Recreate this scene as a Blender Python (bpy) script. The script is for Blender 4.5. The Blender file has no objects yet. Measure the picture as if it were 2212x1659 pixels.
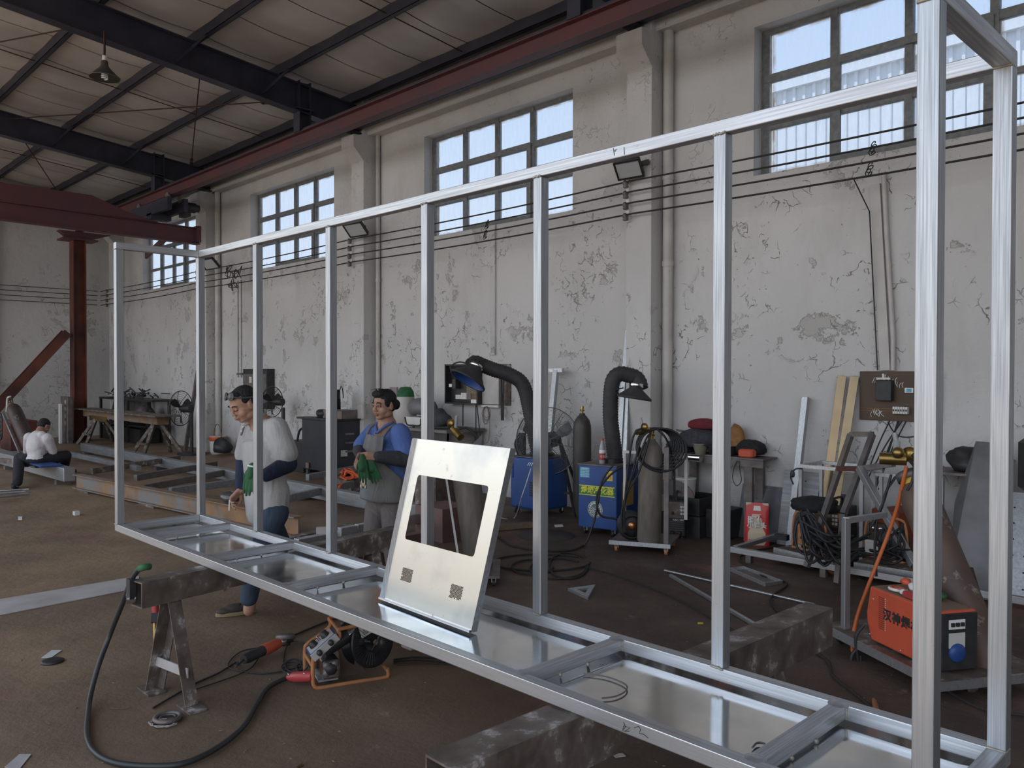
import bpy, math, random
import numpy as np
from mathutils import Vector, Matrix, Euler
random.seed(7)
C = bpy.context.scene.collection
SC = bpy.context.scene
PI = math.pi
# ---------------------------------------------------------------- camera
FO, YAW, PITCH, ROLL, EYE = 1757.96, 0.796129, -0.0136061, 0.00147357, Vector((0, 0, 1.7))
cf = Vector((-math.sin(YAW)*math.cos(PITCH), math.cos(YAW)*math.cos(PITCH), math.sin(PITCH)))
cr = Vector((math.cos(YAW), math.sin(YAW), 0)); cu = cr.cross(cf)
cr, cu = cr*math.cos(ROLL)+cu*math.sin(ROLL), -cr*math.sin(ROLL)+cu*math.cos(ROLL)
cam_d = bpy.data.cameras.new('camera'); cam = bpy.data.objects.new('camera', cam_d); C.objects.link(cam)
cam_d.sensor_width = 36; cam_d.lens = FO/2212*36; cam_d.clip_start = .05; cam_d.clip_end = 500
mw = Matrix((cr, cu, -cf)).transposed().to_4x4(); mw.translation = EYE; cam.matrix_world = mw
SC.camera = cam
def ray(x, y): return cf+cr*((x-1106)/FO)-cu*((y-829.5)/FO)
def PL(x, y, ax, v):
    d = ray(x, y); return EYE+d*((v-EYE[ax])/d[ax])
def FL(x, y, z=0.): return PL(x, y, 2, z)          # a point of the photograph on the floor (or at height z)
def WP(x, y, Y=7.75): return PL(x, y, 1, Y)        # on the long wall
def DP(x, y, d): return EYE+ray(x, y)*d            # at a distance
# ---------------------------------------------------------------- world, light, exposure
w = bpy.data.worlds.new('sky'); SC.world = w; w.use_nodes = True
nt = w.node_tree; nt.nodes.clear()
def N(nt, t, **k):
    n = nt.nodes.new(t)
    for a, b in k.items():
        if a in n.inputs.keys() if isinstance(a, str) else False: n.inputs[a].default_value = b
        else: setattr(n, a, b)
    return n
def L(nt, a, b): nt.links.new(a, b)
tc = nt.nodes.new('ShaderNodeTexCoord'); sep = nt.nodes.new('ShaderNodeSeparateXYZ'); L(nt, tc.outputs['Generated'], sep.inputs[0])
rp = nt.nodes.new('ShaderNodeValToRGB'); L(nt, sep.outputs[2], rp.inputs[0])
el = rp.color_ramp.elements; el[0].position = 0; el[0].color = (.22, .20, .18, 1); el[1].position = 1; el[1].color = (.42, .56, .84, 1)
for p_, c_ in ((.005, (.24, .22, .20, 1)), (.02, (.98, .97, .96, 1)), (.22, (.86, .92, 1.0, 1)), (.42, (.66, .78, .97, 1))):
    e = el.new(p_); e.color = c_
bg = nt.nodes.new('ShaderNodeBackground'); bg.inputs[1].default_value = 1.9; L(nt, rp.outputs[0], bg.inputs[0])
wo = nt.nodes.new('ShaderNodeOutputWorld'); L(nt, bg.outputs[0], wo.inputs[0])
vs = SC.view_settings; vs.view_transform = 'Standard'; vs.look = 'None'; vs.gamma = 1; vs.use_curve_mapping = False; vs.exposure = 0.12
sun_d = bpy.data.lights.new('sun', 'SUN'); sun_d.energy = 8.5; sun_d.angle = .009; sun_d.color = (1, .975, .94); sun = bpy.data.objects.new('sun', sun_d); C.objects.link(sun)
sun.rotation_euler = Vector((-.10, -.30, .95)).normalized().to_track_quat('Z', 'Y').to_euler()
# ---------------------------------------------------------------- materials
MATS = {}
def mat(name, c=(.5, .5, .5), rough=.6, metal=0., c2=None, scale=8., stretch=(1, 1, 1), lo=.35, hi=.65, bump=0., bscale=None, r2=None, detail=6, dust=None, dscale=3., dlo=.5, dhi=.7, alpha=None):
    if name in MATS: return MATS[name]
    m = bpy.data.materials.new(name); MATS[name] = m; m.use_nodes = True
    t = m.node_tree; b = t.nodes['Principled BSDF']
    b.inputs['Base Color'].default_value = (*c, 1); b.inputs['Roughness'].default_value = rough; b.inputs['Metallic'].default_value = metal
    m.diffuse_color = (*c, 1)
    tc = t.nodes.new('ShaderNodeTexCoord'); mp = t.nodes.new('ShaderNodeMapping'); mp.inputs['Scale'].default_value = stretch; L(t, tc.outputs['Object'], mp.inputs[0])
    col = None
    if c2 is not None:
        n = t.nodes.new('ShaderNodeTexNoise'); n.inputs['Scale'].default_value = scale; n.inputs['Detail'].default_value = detail; L(t, mp.outputs[0], n.inputs[0])
        r = t.nodes.new('ShaderNodeMapRange'); r.inputs[1].default_value = lo; r.inputs[2].default_value = hi; L(t, n.outputs[0], r.inputs[0])
        x = t.nodes.new('ShaderNodeMix'); x.data_type = 'RGBA'; L(t, r.outputs[0], x.inputs[0]); x.inputs[6].default_value = (*c, 1); x.inputs[7].default_value = (*c2, 1)
        col = x.outputs[2]
        if r2 is not None:
            q = t.nodes.new('ShaderNodeMapRange'); q.inputs[3].default_value = rough; q.inputs[4].default_value = r2; L(t, r.outputs[0], q.inputs[0]); L(t, q.outputs[0], b.inputs['Roughness'])
    if dust is not None:
        n = t.nodes.new('ShaderNodeTexNoise'); n.inputs['Scale'].default_value = dscale; n.inputs['Detail'].default_value = 8; n.inputs['Roughness'].default_value = .7; L(t, tc.outputs['Object'], n.inputs[0])
        r = t.nodes.new('ShaderNodeMapRange'); r.inputs[1].default_value = dlo; r.inputs[2].default_value = dhi; L(t, n.outputs[0], r.inputs[0])
        x = t.nodes.new('ShaderNodeMix'); x.data_type = 'RGBA'; L(t, r.outputs[0], x.inputs[0]); x.inputs[7].default_value = (*dust, 1)
        if col: L(t, col, x.inputs[6])
        else: x.inputs[6].default_value = (*c, 1)
        col = x.outputs[2]
        if metal: 
            q = t.nodes.new('ShaderNodeMapRange'); q.inputs[3].default_value = metal; q.inputs[4].default_value = .1; L(t, r.outputs[0], q.inputs[0]); L(t, q.outputs[0], b.inputs['Metallic'])
    if col: L(t, col, b.inputs['Base Color'])
    if bump:
        n = t.nodes.new('ShaderNodeTexNoise'); n.inputs['Scale'].default_value = bscale or scale*3; n.inputs['Detail'].default_value = 5; L(t, mp.outputs[0], n.inputs[0])
        u = t.nodes.new('ShaderNodeBump'); u.inputs['Strength'].default_value = bump; u.inputs['Distance'].default_value = .01; L(t, n.outputs[0], u.inputs['Height']); L(t, u.outputs[0], b.inputs['Normal'])
    return m
# galvanised steel, streaky along the length
mat('galv', (.60, .62, .64), .34, .92, (.44, .46, .48), 9, (6, 6, 6), .35, .7, bump=.12, bscale=60, r2=.5)
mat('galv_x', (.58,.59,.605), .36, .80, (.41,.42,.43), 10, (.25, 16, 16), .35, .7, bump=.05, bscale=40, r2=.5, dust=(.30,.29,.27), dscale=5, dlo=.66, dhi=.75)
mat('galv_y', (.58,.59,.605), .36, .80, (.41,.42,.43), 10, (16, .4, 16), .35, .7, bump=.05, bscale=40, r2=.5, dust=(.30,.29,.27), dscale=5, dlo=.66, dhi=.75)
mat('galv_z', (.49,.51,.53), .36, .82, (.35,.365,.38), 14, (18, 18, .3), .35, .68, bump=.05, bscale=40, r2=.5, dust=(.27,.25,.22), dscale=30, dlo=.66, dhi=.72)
mat('sheet', (.82, .84, .85), .09, 1., (.64, .66, .67), 5, (1, 1, 1), .4, .75, bump=.02, bscale=3, r2=.2)
mat('panel_zinc', (.74, .745, .69), .36, .93, (.52, .56, .57), 3.5, (1, 1, 1), .5, .72, bump=.05, bscale=4, r2=.32, dust=(.45, .47, .47), dscale=22, dlo=.62, dhi=.72)
mat('galv_dull', (.33, .35, .36), .55, .6, (.24, .25, .26), 6, (.6, 6, 6), dust=(.22, .19, .16), dscale=4, dlo=.5, dhi=.75)
mat('weld', (.30, .29, .27), .6, .6, (.5, .45, .35), 60)
mat('dark_steel', (.13, .12, .12), .55, .55, (.22, .20, .19), 8, dust=(.20, .13, .09), dscale=7, dlo=.5, dhi=.75, bump=.2)
mat('grimy_steel', (.105, .080, .066), .6, .35, (.21, .175, .15), 9, dust=(.46, .43, .41), dscale=9, dlo=.56, dhi=.66, bump=.4)
mat('rust', (.20, .12, .07), .8, .1, (.30, .17, .08), 5, dust=(.20, .19, .18), dscale=3, dlo=.45, dhi=.6, bump=.3)
mat('navy_paint', (.020, .021, .034), .45, 0, (.035, .035, .052), 3)
mat('red_paint', (.115, .035, .036), .5, 0, (.085, .038, .045), 2)
mat('oxide_paint', (.19, .055, .03), .55, 0, (.06, .022, .018), 1.3)
mat('black', (.02, .02, .022), .5, 0, (.035, .034, .035), 12)
mat('rubber', (.022, .022, .024), .55, 0)
mat('black_cloth', (.012, .012, .014), .9, 0, (.02, .02, .022), 30, bump=.4)
mat('duct', (.035, .033, .036), .7, 0, (.05, .047, .048), 20, bump=.3)
mat('white_paint', (.7, .69, .66), .5, 0, (.6, .58, .55), 6)
mat('white', (.78, .78, .76), .5)
mat('brass', (.42, .28, .08), .32, .9, (.25, .18, .07), 12)
mat('chrome', (.7, .7, .72), .15, 1.)
mat('copper', (.65, .30, .15), .3, .9)
mat('orange_paint', (.62, .10, .045), .45, 0, (.52, .09, .045), 4)
mat('tube_orange', (.50, .20, .07), .5, 0, (.34, .15, .07), 12)
mat('blue_paint', (.028, .085, .28), .38, 0, (.02, .06, .22), 2.5)
mat('yellow_ink', (.75, .68, .06), .5)
mat('green_band', (.03, .20, .06), .5)
mat('orange_hose', (.55, .13, .03), .5)
mat('red_plastic', (.42, .05, .05), .4)
mat('paper', (.55, .54, .50), .7)
mat('skin', (.40, .225, .155), .6, 0, (.35, .185, .125), 14)
mat('goggle', (.07, .075, .08), .3)
mat('hair', (.006, .005, .005), .75, 0, (.012, .011, .011), 60, (1, 1, .3), bump=1., bscale=90)
mat('board_brown', (.075, .040, .018), .5, 0, (.05, .028, .014), 3, dust=(.5, .46, .4), dscale=30, dlo=.72, dhi=.75)
mat('dusty_cyl', (.20, .175, .145), .6, .1, (.14, .125, .105), 5, (4, 4, 1))
mat('dark_cyl', (.05, .05, .05), .5, .2, (.085, .075, .065), 5, (4, 4, 1))
mat('brown_cyl', (.10, .065, .052), .5, .2, (.06, .045, .04), 4, dust=(.35, .28, .22), dscale=4, dlo=.6, dhi=.7)
mat('dirt_cyl', (.13, .08, .06), .6, .1, (.07, .05, .045), 3.5, dust=(.32, .27, .22), dscale=7, dlo=.56, dhi=.64, bump=.2)
mat('wood', (.24, .17, .11), .7, 0, (.15, .11, .08), 6, (1, 12, 12))
mat('white_strip', (.52, .49, .47), .55, 0, (.38, .35, .33), 3)
# ---------------------------------------------------------------- mesh builder
class MB:
    def __init__(s, M=None): s.v = []; s.f = []; s.sm = []; s.M = M
    def add(s, vs, fs, smooth=False):
        o = len(s.v)
        s.v += [(s.M @ Vector(v)) if s.M is not None else Vector(v) for v in vs]
        s.f += [tuple(i+o for i in f) for f in fs]; s.sm += [smooth]*len(fs); return s
    def box(s, a, b):
        x0, y0, z0 = a; x1, y1, z1 = b
        x0, x1 = min(x0, x1), max(x0, x1); y0, y1 = min(y0, y1), max(y0, y1); z0, z1 = min(z0, z1), max(z0, z1)
        return s.add([(x0,y0,z0),(x1,y0,z0),(x1,y1,z0),(x0,y1,z0),(x0,y0,z1),(x1,y0,z1),(x1,y1,z1),(x0,y1,z1)],
              [(3,2,1,0),(4,5,6,7),(0,1,5,4),(1,2,6,5),(2,3,7,6),(3,0,4,7)])
    def cbox(s, c, d): c = Vector(c); h = Vector(d)/2; return s.box(c-h, c+h)
    def rbox(s, a, b, r=.01):                      # box with chamfered edges
        x0, y0, z0 = a; x1, y1, z1 = b; vs = []
        rings = [(z0, r), (z0+r, 0), (z1-r, 0), (z1, r)]
        for z, i in rings:
            X0, X1, Y0, Y1 = x0+i, x1-i, y0+i, y1-i
            vs += [(X0+r,Y0,z),(X1-r,Y0,z),(X1,Y0+r,z),(X1,Y1-r,z),(X1-r,Y1,z),(X0+r,Y1,z),(X0,Y1-r,z),(X0,Y0+r,z)]
        fs = [tuple(range(7, -1, -1)), tuple(range(24, 32))]
        for k in range(3):
            for j in range(8): fs.append((k*8+j, k*8+(j+1) % 8, k*8+8+(j+1) % 8, k*8+8+j))
        return s.add(vs, fs)
    def bar(s, p, q, w, h=None, up=(0, 0, 1), r=0.):    # straight rectangular bar from p to q
        p = Vector(p); q = Vector(q); h = h or w; d = (q-p).normalized(); up = Vector(up)
        if abs(d.dot(up)) > .95: up = Vector((0, 1, 0)) if abs(d.y) < .9 else Vector((1, 0, 0))
        a = d.cross(up).normalized(); b = a.cross(d)
        if not r: o = [(-w/2,-h/2),(w/2,-h/2),(w/2,h/2),(-w/2,h/2)]
        else: o = [(-w/2+r,-h/2),(w/2-r,-h/2),(w/2,-h/2+r),(w/2,h/2-r),(w/2-r,h/2),(-w/2+r,h/2),(-w/2,h/2-r),(-w/2,-h/2+r)]
        n = len(o); vs = [p+a*x+b*y for x, y in o]+[q+a*x+b*y for x, y in o]
        return s.add(vs, [tuple(range(n-1, -1, -1)), tuple(range(n, 2*n))]+[(i, (i+1) % n, n+(i+1) % n, n+i) for i in range(n)])
    def ibeam(s, p, q, w, h, up=(0, 0, 1), t=.012):
        p = Vector(p); q = Vector(q); d = (q-p).normalized(); up = Vector(up); a = d.cross(up).normalized(); b = a.cross(d)
        for o, ww, hh in ((b*(h/2-t/2), w, t), (-b*(h/2-t/2), w, t), (b*0, t, h-2*t)): s.bar(p+o, q+o, ww, hh, b)
        return s
    def tube(s, pts, r, n=8, closed=False, cap=True):
        pts = [Vector(p) for p in pts]; m = len(pts); rr = r if isinstance(r, (list, tuple)) else [r]*m
        vs = []; prev = None
        for i, p in enumerate(pts):
            if closed: d = pts[(i+1) % m]-pts[i-1]
            else: d = pts[min(i+1, m-1)]-pts[max(i-1, 0)]
            if d.length < 1e-9: d = Vector((0, 0, 1))
            d.normalize()
            if prev is None: a = d.orthogonal().normalized()
            else:
                a = prev-d*prev.dot(d)
                a = a.normalized() if a.length > 1e-6 else d.orthogonal().normalized()
            prev = a; b = d.cross(a)
            for k in range(n):
                t = 2*PI*k/n; vs.append(p+(a*math.cos(t)+b*math.sin(t))*rr[i])
        fs = []
        for i in range(m if closed else m-1):
            for k in range(n): fs.append((i*n+k, i*n+(k+1) % n, ((i+1) % m)*n+(k+1) % n, ((i+1) % m)*n+k))
        s.add(vs, fs, True)
        if cap and not closed: s.add(vs[:n], [tuple(range(n-1, -1, -1))]); s.add(vs[-n:], [tuple(range(n))])
        return s
    def lathe(s, prof, c=(0, 0, 0), ax=(0, 0, 1), n=24, smooth=True, cap=True):
        c = Vector(c); ax = Vector(ax).normalized(); a = ax.orthogonal().normalized(); b = ax.cross(a); vs = []
        for r, h in prof:
            for k in range(n):
                t = 2*PI*k/n; vs.append(c+ax*h+(a*math.cos(t)+b*math.sin(t))*r)
        fs = [(i*n+k, i*n+(k+1) % n, (i+1)*n+(k+1) % n, (i+1)*n+k) for i in range(len(prof)-1) for k in range(n)]
        s.add(vs, fs, smooth)
        if cap:
            if prof[0][0] > 1e-5: s.add(vs[:n], [tuple(range(n-1, -1, -1))])
            if prof[-1][0] > 1e-5: s.add(vs[-n:], [tuple(range(n))])
        return s
    def cyl(s, p, q, r, n=16, r2=None):
        p = Vector(p); q = Vector(q); return s.lathe([(r, 0), (r if r2 is None else r2, (q-p).length)], p, q-p, n)
    def torus(s, c, R, r, ax=(0, 0, 1), n=24, m=8):
        ax = Vector(ax).normalized(); a = ax.orthogonal().normalized(); b = ax.cross(a); c = Vector(c)
        return s.tube([c+(a*math.cos(2*PI*i/n)+b*math.sin(2*PI*i/n))*R for i in range(n)], r, m, True)
    def ball(s, c, r, n=12, m=8, sc=(1, 1, 1)):
        c = Vector(c); vs = []
        for i in range(m+1):
            t = PI*i/m
            for k in range(n): u = 2*PI*k/n; vs.append(c+Vector((math.sin(t)*math.cos(u)*sc[0], math.sin(t)*math.sin(u)*sc[1], math.cos(t)*sc[2]))*r)
        return s.add(vs, [(i*n+k, (i+1)*n+k, (i+1)*n+(k+1) % n, i*n+(k+1) % n) for i in range(m) for k in range(n)], True)
    def prism(s, pts, d):                          # polygon extruded by vector d
        pts = [Vector(p) for p in pts]; d = Vector(d); n = len(pts)
        return s.add(pts+[p+d for p in pts], [tuple(range(n-1, -1, -1)), tuple(range(n, 2*n))]+[(i, (i+1) % n, n+(i+1) % n, n+i) for i in range(n)])
    def quad(s, *p): return s.add(p, [tuple(range(len(p)))])
    def lump(s, c, r, sc=(1, 1, 1), seed=0, amp=.25, n=16, m=10):
        rnd = random.Random(seed); ph = [(rnd.uniform(1, 4), rnd.uniform(0, 6), rnd.uniform(1, 4), rnd.uniform(0, 6)) for _ in range(5)]
        c = Vector(c); vs = []
        for i in range(m+1):
            t = PI*i/m
            for k in range(n):
                u = 2*PI*k/n; q = 1+amp*sum(math.sin(round(a)*u+b)*math.sin(c_*t+d_) for a, b, c_, d_ in ph)/2.2*math.sin(t)
                z = math.cos(t)*sc[2]*q; z = max(z, -.55*sc[2])
                vs.append(c+Vector((math.sin(t)*math.cos(u)*sc[0]*q, math.sin(t)*math.sin(u)*sc[1]*q, z))*r)
        return s.add(vs, [(i*n+k, (i+1)*n+k, (i+1)*n+(k+1) % n, i*n+(k+1) % n) for i in range(m) for k in range(n)], True)
    def build(s, name, m, parent=None, label=None, cat=None, group=None, kind=None, bev=0., loc=None):
        me = bpy.data.meshes.new(name)
        if parent is not None:
            o0 = parent
            while o0.parent: o0 = o0.parent
            off = Vector(o0.location)
        elif loc is not None: off = Vector(loc)
        elif kind == 'structure': off = Vector((0, 0, 0))
        else:
            xs = [v.x for v in s.v]; ys = [v.y for v in s.v]; off = Vector(((min(xs)+max(xs))/2, (min(ys)+max(ys))/2, min(v.z for v in s.v)))
        me.from_pydata([v-off for v in s.v], [], s.f); me.polygons.foreach_set('use_smooth', s.sm)
        mm = MATS[m] if isinstance(m, str) else m; me.materials.append(mm); me.update()
        o = bpy.data.objects.new(name, me); C.objects.link(o)
        if parent is not None: o.parent = parent
        else: o.location = off
        if bev:
            b = o.modifiers.new('b', 'BEVEL'); b.width = bev; b.segments = 2; b.limit_method = 'ANGLE'
        tag(o, label, cat, group, kind); return o
def tag(o, label=None, cat=None, group=None, kind=None):
    if label: o['label'] = label
    if cat: o['category'] = cat
    if group: o['group'] = group
    if kind: o['kind'] = kind
    return o
def thing(name, loc, label, cat, group=None, kind=None):
    o = bpy.data.objects.new(name, None); o.empty_display_size = .1; C.objects.link(o); o.location = Vector(loc); return tag(o, label, cat, group, kind)
def TR(loc, rz=0., s=1.): return Matrix.Translation(Vector(loc)) @ Matrix.Rotation(rz, 4, 'Z') @ Matrix.Scale(s, 4)
def frame_of(o, x, y):                              # matrix from origin and two axes
    x = Vector(x).normalized(); z = x.cross(Vector(y)).normalized(); y = z.cross(x)
    m = Matrix((x, y, z)).transposed().to_4x4(); m.translation = Vector(o); return m
def copy_thing(o, loc, label=None, group=None, rz=None):
    r = o.copy(); C.objects.link(r); r.location = loc
    if rz is not None: r.rotation_euler.z = rz
    if label: r['label'] = label
    if group: r['group'] = group
    for c in o.children:
        d = c.copy(); C.objects.link(d); d.parent = r
        for g in c.children:
            e = g.copy(); C.objects.link(e); e.parent = d
    return r
def spline(pts, k=6):                               # catmull-rom through points
    P = [Vector(p) for p in pts]; P = [P[0]*2-P[1]]+P+[P[-1]*2-P[-2]]; out = []
    for i in range(1, len(P)-2):
        for j in range(k):
            t = j/k; a, b, c, d = P[i-1:i+3]
            out.append(.5*((2*b)+(c-a)*t+(2*a-5*b+4*c-d)*t*t+(3*b-a-3*c+d)*t**3))
    out.append(P[-2]); return out
def text(s, name, m, parent, M, size=.1, ext=.0005, bold=0., align='CENTER', shear=0.):
    cu_ = bpy.data.curves.new(name, 'FONT'); cu_.body = s; cu_.size = size; cu_.extrude = ext; cu_.offset = bold; cu_.align_x = align; cu_.align_y = 'CENTER'; cu_.shear = shear; cu_.resolution_u = 2
    t = bpy.data.objects.new(name, cu_); C.objects.link(t)
    me = bpy.data.meshes.new_from_object(t); bpy.data.objects.remove(t)
    o0 = parent
    while o0.parent: o0 = o0.parent
    me.transform(Matrix.Translation(-Vector(o0.location)) @ M); me.materials.clear(); me.materials.append(MATS[m])
    o = bpy.data.objects.new(name, me); C.objects.link(o); o.parent = parent; return o
# ================================================================ SETTING
WY, EX, RX, NY = 7.75, -23.5, 12.2, -2.8
def wall_mat():
    m = bpy.data.materials.new('plaster'); MATS['plaster'] = m; m.use_nodes = True; t = m.node_tree; b = t.nodes['Principled BSDF']; b.inputs['Roughness'].default_value = .85
    tc = t.nodes.new('ShaderNodeTexCoord')
    def noise(sc, det=6, ro=.5, off=0, st=(1, 1, 1)):
        mp = t.nodes.new('ShaderNodeMapping'); mp.inputs['Location'].default_value = (off, off, off); mp.inputs['Scale'].default_value = st; L(t, tc.outputs['Object'], mp.inputs[0])
        n = t.nodes.new('ShaderNodeTexNoise'); n.inputs['Scale'].default_value = sc; n.inputs['Detail'].default_value = det; n.inputs['Roughness'].default_value = ro; L(t, mp.outputs[0], n.inputs[0]); return n.outputs[0], n.outputs[1]
    def rng(a, lo, hi, o0=0., o1=1.):
        r = t.nodes.new('ShaderNodeMapRange'); r.inputs[1].default_value = lo; r.inputs[2].default_value = hi; r.inputs[3].default_value = o0; r.inputs[4].default_value = o1; L(t, a, r.inputs[0]); return r.outputs[0]
    def mul(a, c): 
        n = t.nodes.new('ShaderNodeMath'); n.operation = 'MULTIPLY'; L(t, a, n.inputs[0])
        if isinstance(c, (int, float)): n.inputs[1].default_value = c
        else: L(t, c, n.inputs[1])
        return n.outputs[0]
    def mix(f, a, c):
        x = t.nodes.new('ShaderNodeMix'); x.data_type = 'RGBA'; L(t, f, x.inputs[0])
        for i, q in ((6, a), (7, c)):
            if isinstance(q, tuple): x.inputs[i].default_value = (*q, 1)
            else: L(t, q, x.inputs[i])
        return x.outputs[2]
    base = mix(rng(noise(.5, 3)[0], .3, .7), (.63, .62, .61), (.51, .50, .49))
    base = mix(mul(rng(noise(1.6, 8, .65, 5, (1, 1, .35))[0], .52, .75), .5), base, (.42, .40, .385))
    # flaking: curved cracks on distorted voronoi edges, shadow under the flakes painted in
    nv = noise(2.2, 4, .6, 9)[1]
    add = t.nodes.new('ShaderNodeVectorMath'); add.operation = 'MULTIPLY_ADD'; L(t, nv, add.inputs[0]); add.inputs[1].default_value = (.55, .55, .55); L(t, tc.outputs['Object'], add.inputs[2])
    vo = t.nodes.new('ShaderNodeTexVoronoi'); vo.feature = 'DISTANCE_TO_EDGE'; vo.inputs['Scale'].default_value = 5.6; L(t, add.outputs[0], vo.inputs['Vector'])
    edge = rng(vo.outputs[0], .0, .028, 1, 0)
    mask = rng(noise(1.15, 3, .5, 21)[0], .51, .60); m2 = rng(noise(7, 3, .6, 31)[0], .50, .57)
    sp = t.nodes.new('ShaderNodeSeparateXYZ'); L(t, tc.outputs['Object'], sp.inputs[0]); hz = rng(sp.outputs[2], 3.6, 4.4, 1, .25)
    crack_shade = mul(mul(mul(edge, mask), m2), hz)
    base = mix(mul(crack_shade, .55), base, (.16, .145, .135))
    patch = mul(mul(rng(noise(2.6, 7, .7, 41)[0], .58, .60), rng(noise(.8, 2, .5, 51)[0], .47, .54)), hz)
    base = mix(mul(patch, .5), base, (.36, .34, .31))
    # grime near the floor
    gr = mul(rng(sp.outputs[2], 0., .9, 1, 0), rng(noise(3, 8, .7, 61)[0], .35, .75))
    base = mix(mul(gr, .6), base, (.22, .19, .165))
    spk = mul(rng(noise(26, 2, .5, 71)[0], .735, .75), rng(noise(1.3, 2, .5, 81)[0], .5, .6)); base = mix(mul(spk, .85), base, (.12, .11, .10))
    L(t, base, b.inputs['Base Color'])
    hsum = t.nodes.new('ShaderNodeMath'); hsum.operation = 'MULTIPLY_ADD'; L(t, crack_shade, hsum.inputs[0]); hsum.inputs[1].default_value = -1.2; L(t, noise(6, 8, .6, 3)[0], hsum.inputs[2])
    h2 = t.nodes.new('ShaderNodeMath'); h2.operation = 'MULTIPLY_ADD'; L(t, patch, h2.inputs[0]); h2.inputs[1].default_value = -.5; L(t, hsum.outputs[0], h2.inputs[2])
    bu = t.nodes.new('ShaderNodeBump'); bu.inputs['Strength'].default_value = .8; bu.inputs['Distance'].default_value = .025; L(t, h2.outputs[0], bu.inputs['Height']); L(t, bu.outputs[0], b.inputs['Normal'])
wall_mat()
def floor_mat():
    m = bpy.data.materials.new('earth_floor'); MATS['earth_floor'] = m; m.use_nodes = True; t = m.node_tree; b = t.nodes['Principled BSDF']
    tc = t.nodes.new('ShaderNodeTexCoord')
    def noise(sc, det=6, ro=.6, off=0):
        mp = t.nodes.new('ShaderNodeMapping'); mp.inputs['Location'].default_value = (off, off, off); L(t, tc.outputs['Object'], mp.inputs[0])
        n = t.nodes.new('ShaderNodeTexNoise'); n.inputs['Scale'].default_value = sc; n.inputs['Detail'].default_value = det; n.inputs['Roughness'].default_value = ro; L(t, mp.outputs[0], n.inputs[0]); return n.outputs[0]
    def rng(a, lo, hi, o0=0., o1=1.):
        r = t.nodes.new('ShaderNodeMapRange'); r.inputs[1].default_value = lo; r.inputs[2].default_value = hi; r.inputs[3].default_value = o0; r.inputs[4].default_value = o1; L(t, a, r.inputs[0]); return r.outputs[0]
    def mix(f, a, c):
        x = t.nodes.new('ShaderNodeMix'); x.data_type = 'RGBA'; L(t, f, x.inputs[0])
        for i, q in ((6, a), (7, c)):
            if isinstance(q, tuple): x.inputs[i].default_value = (*q, 1)
            else: L(t, q, x.inputs[i])
        return x.outputs[2]
    sp = t.nodes.new('ShaderNodeSeparateXYZ'); L(t, tc.outputs['Object'], sp.inputs[0])
    # trodden earthy concrete; the lit left and dark middle are put into its colour
    ad = t.nodes.new('ShaderNodeMath'); ad.operation = 'MULTIPLY_ADD'; L(t, sp.outputs[0], ad.inputs[0]); ad.inputs[1].default_value = -.5; ad.inputs[2].default_value = 0
    ad2 = t.nodes.new('ShaderNodeMath'); ad2.operation = 'MULTIPLY_ADD'; L(t, sp.outputs[1], ad2.inputs[0]); ad2.inputs[1].default_value = -.6; L(t, ad.outputs[0], ad2.inputs[2])
    ad3 = t.nodes.new('ShaderNodeMath'); ad3.operation = 'MULTIPLY_ADD'; L(t, noise(.6, 4), ad3.inputs[0]); ad3.inputs[1].default_value = 3.; L(t, ad2.outputs[0], ad3.inputs[2])
    lit_zone = rng(ad3.outputs[0], .6, 3.8)
    dark = mix(rng(noise(1.4, 8), .35, .65), (.062, .040, .030), (.108, .072, .052))
    lite = mix(rng(noise(1.1, 8, .65, 4), .35, .65), (.30, .205, .122), (.18, .122, .075))
    c = mix(lit_zone, dark, lite)
    c = mix(rng(noise(5, 8, .7, 8), .62, .8), c, (.36, .29, .22))
    c = mix(rng(noise(.9, 5, .6, 12), .60, .72), c, (.20, .105, .078))
    c = mix(rng(noise(45, 3, .6, 15), .70, .74), c, (.36, .31, .25))
    L(t, c, b.inputs['Base Color']); L(t, rng(noise(2, 6, .6, 20), .3, .7, .5, .85), b.inputs['Roughness'])
    bu = t.nodes.new('ShaderNodeBump'); bu.inputs['Strength'].default_value = .5; bu.inputs['Distance'].default_value = .02; L(t, noise(12, 9, .65, 30), bu.inputs['Height']); L(t, bu.outputs[0], b.inputs['Normal'])
floor_mat()
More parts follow.
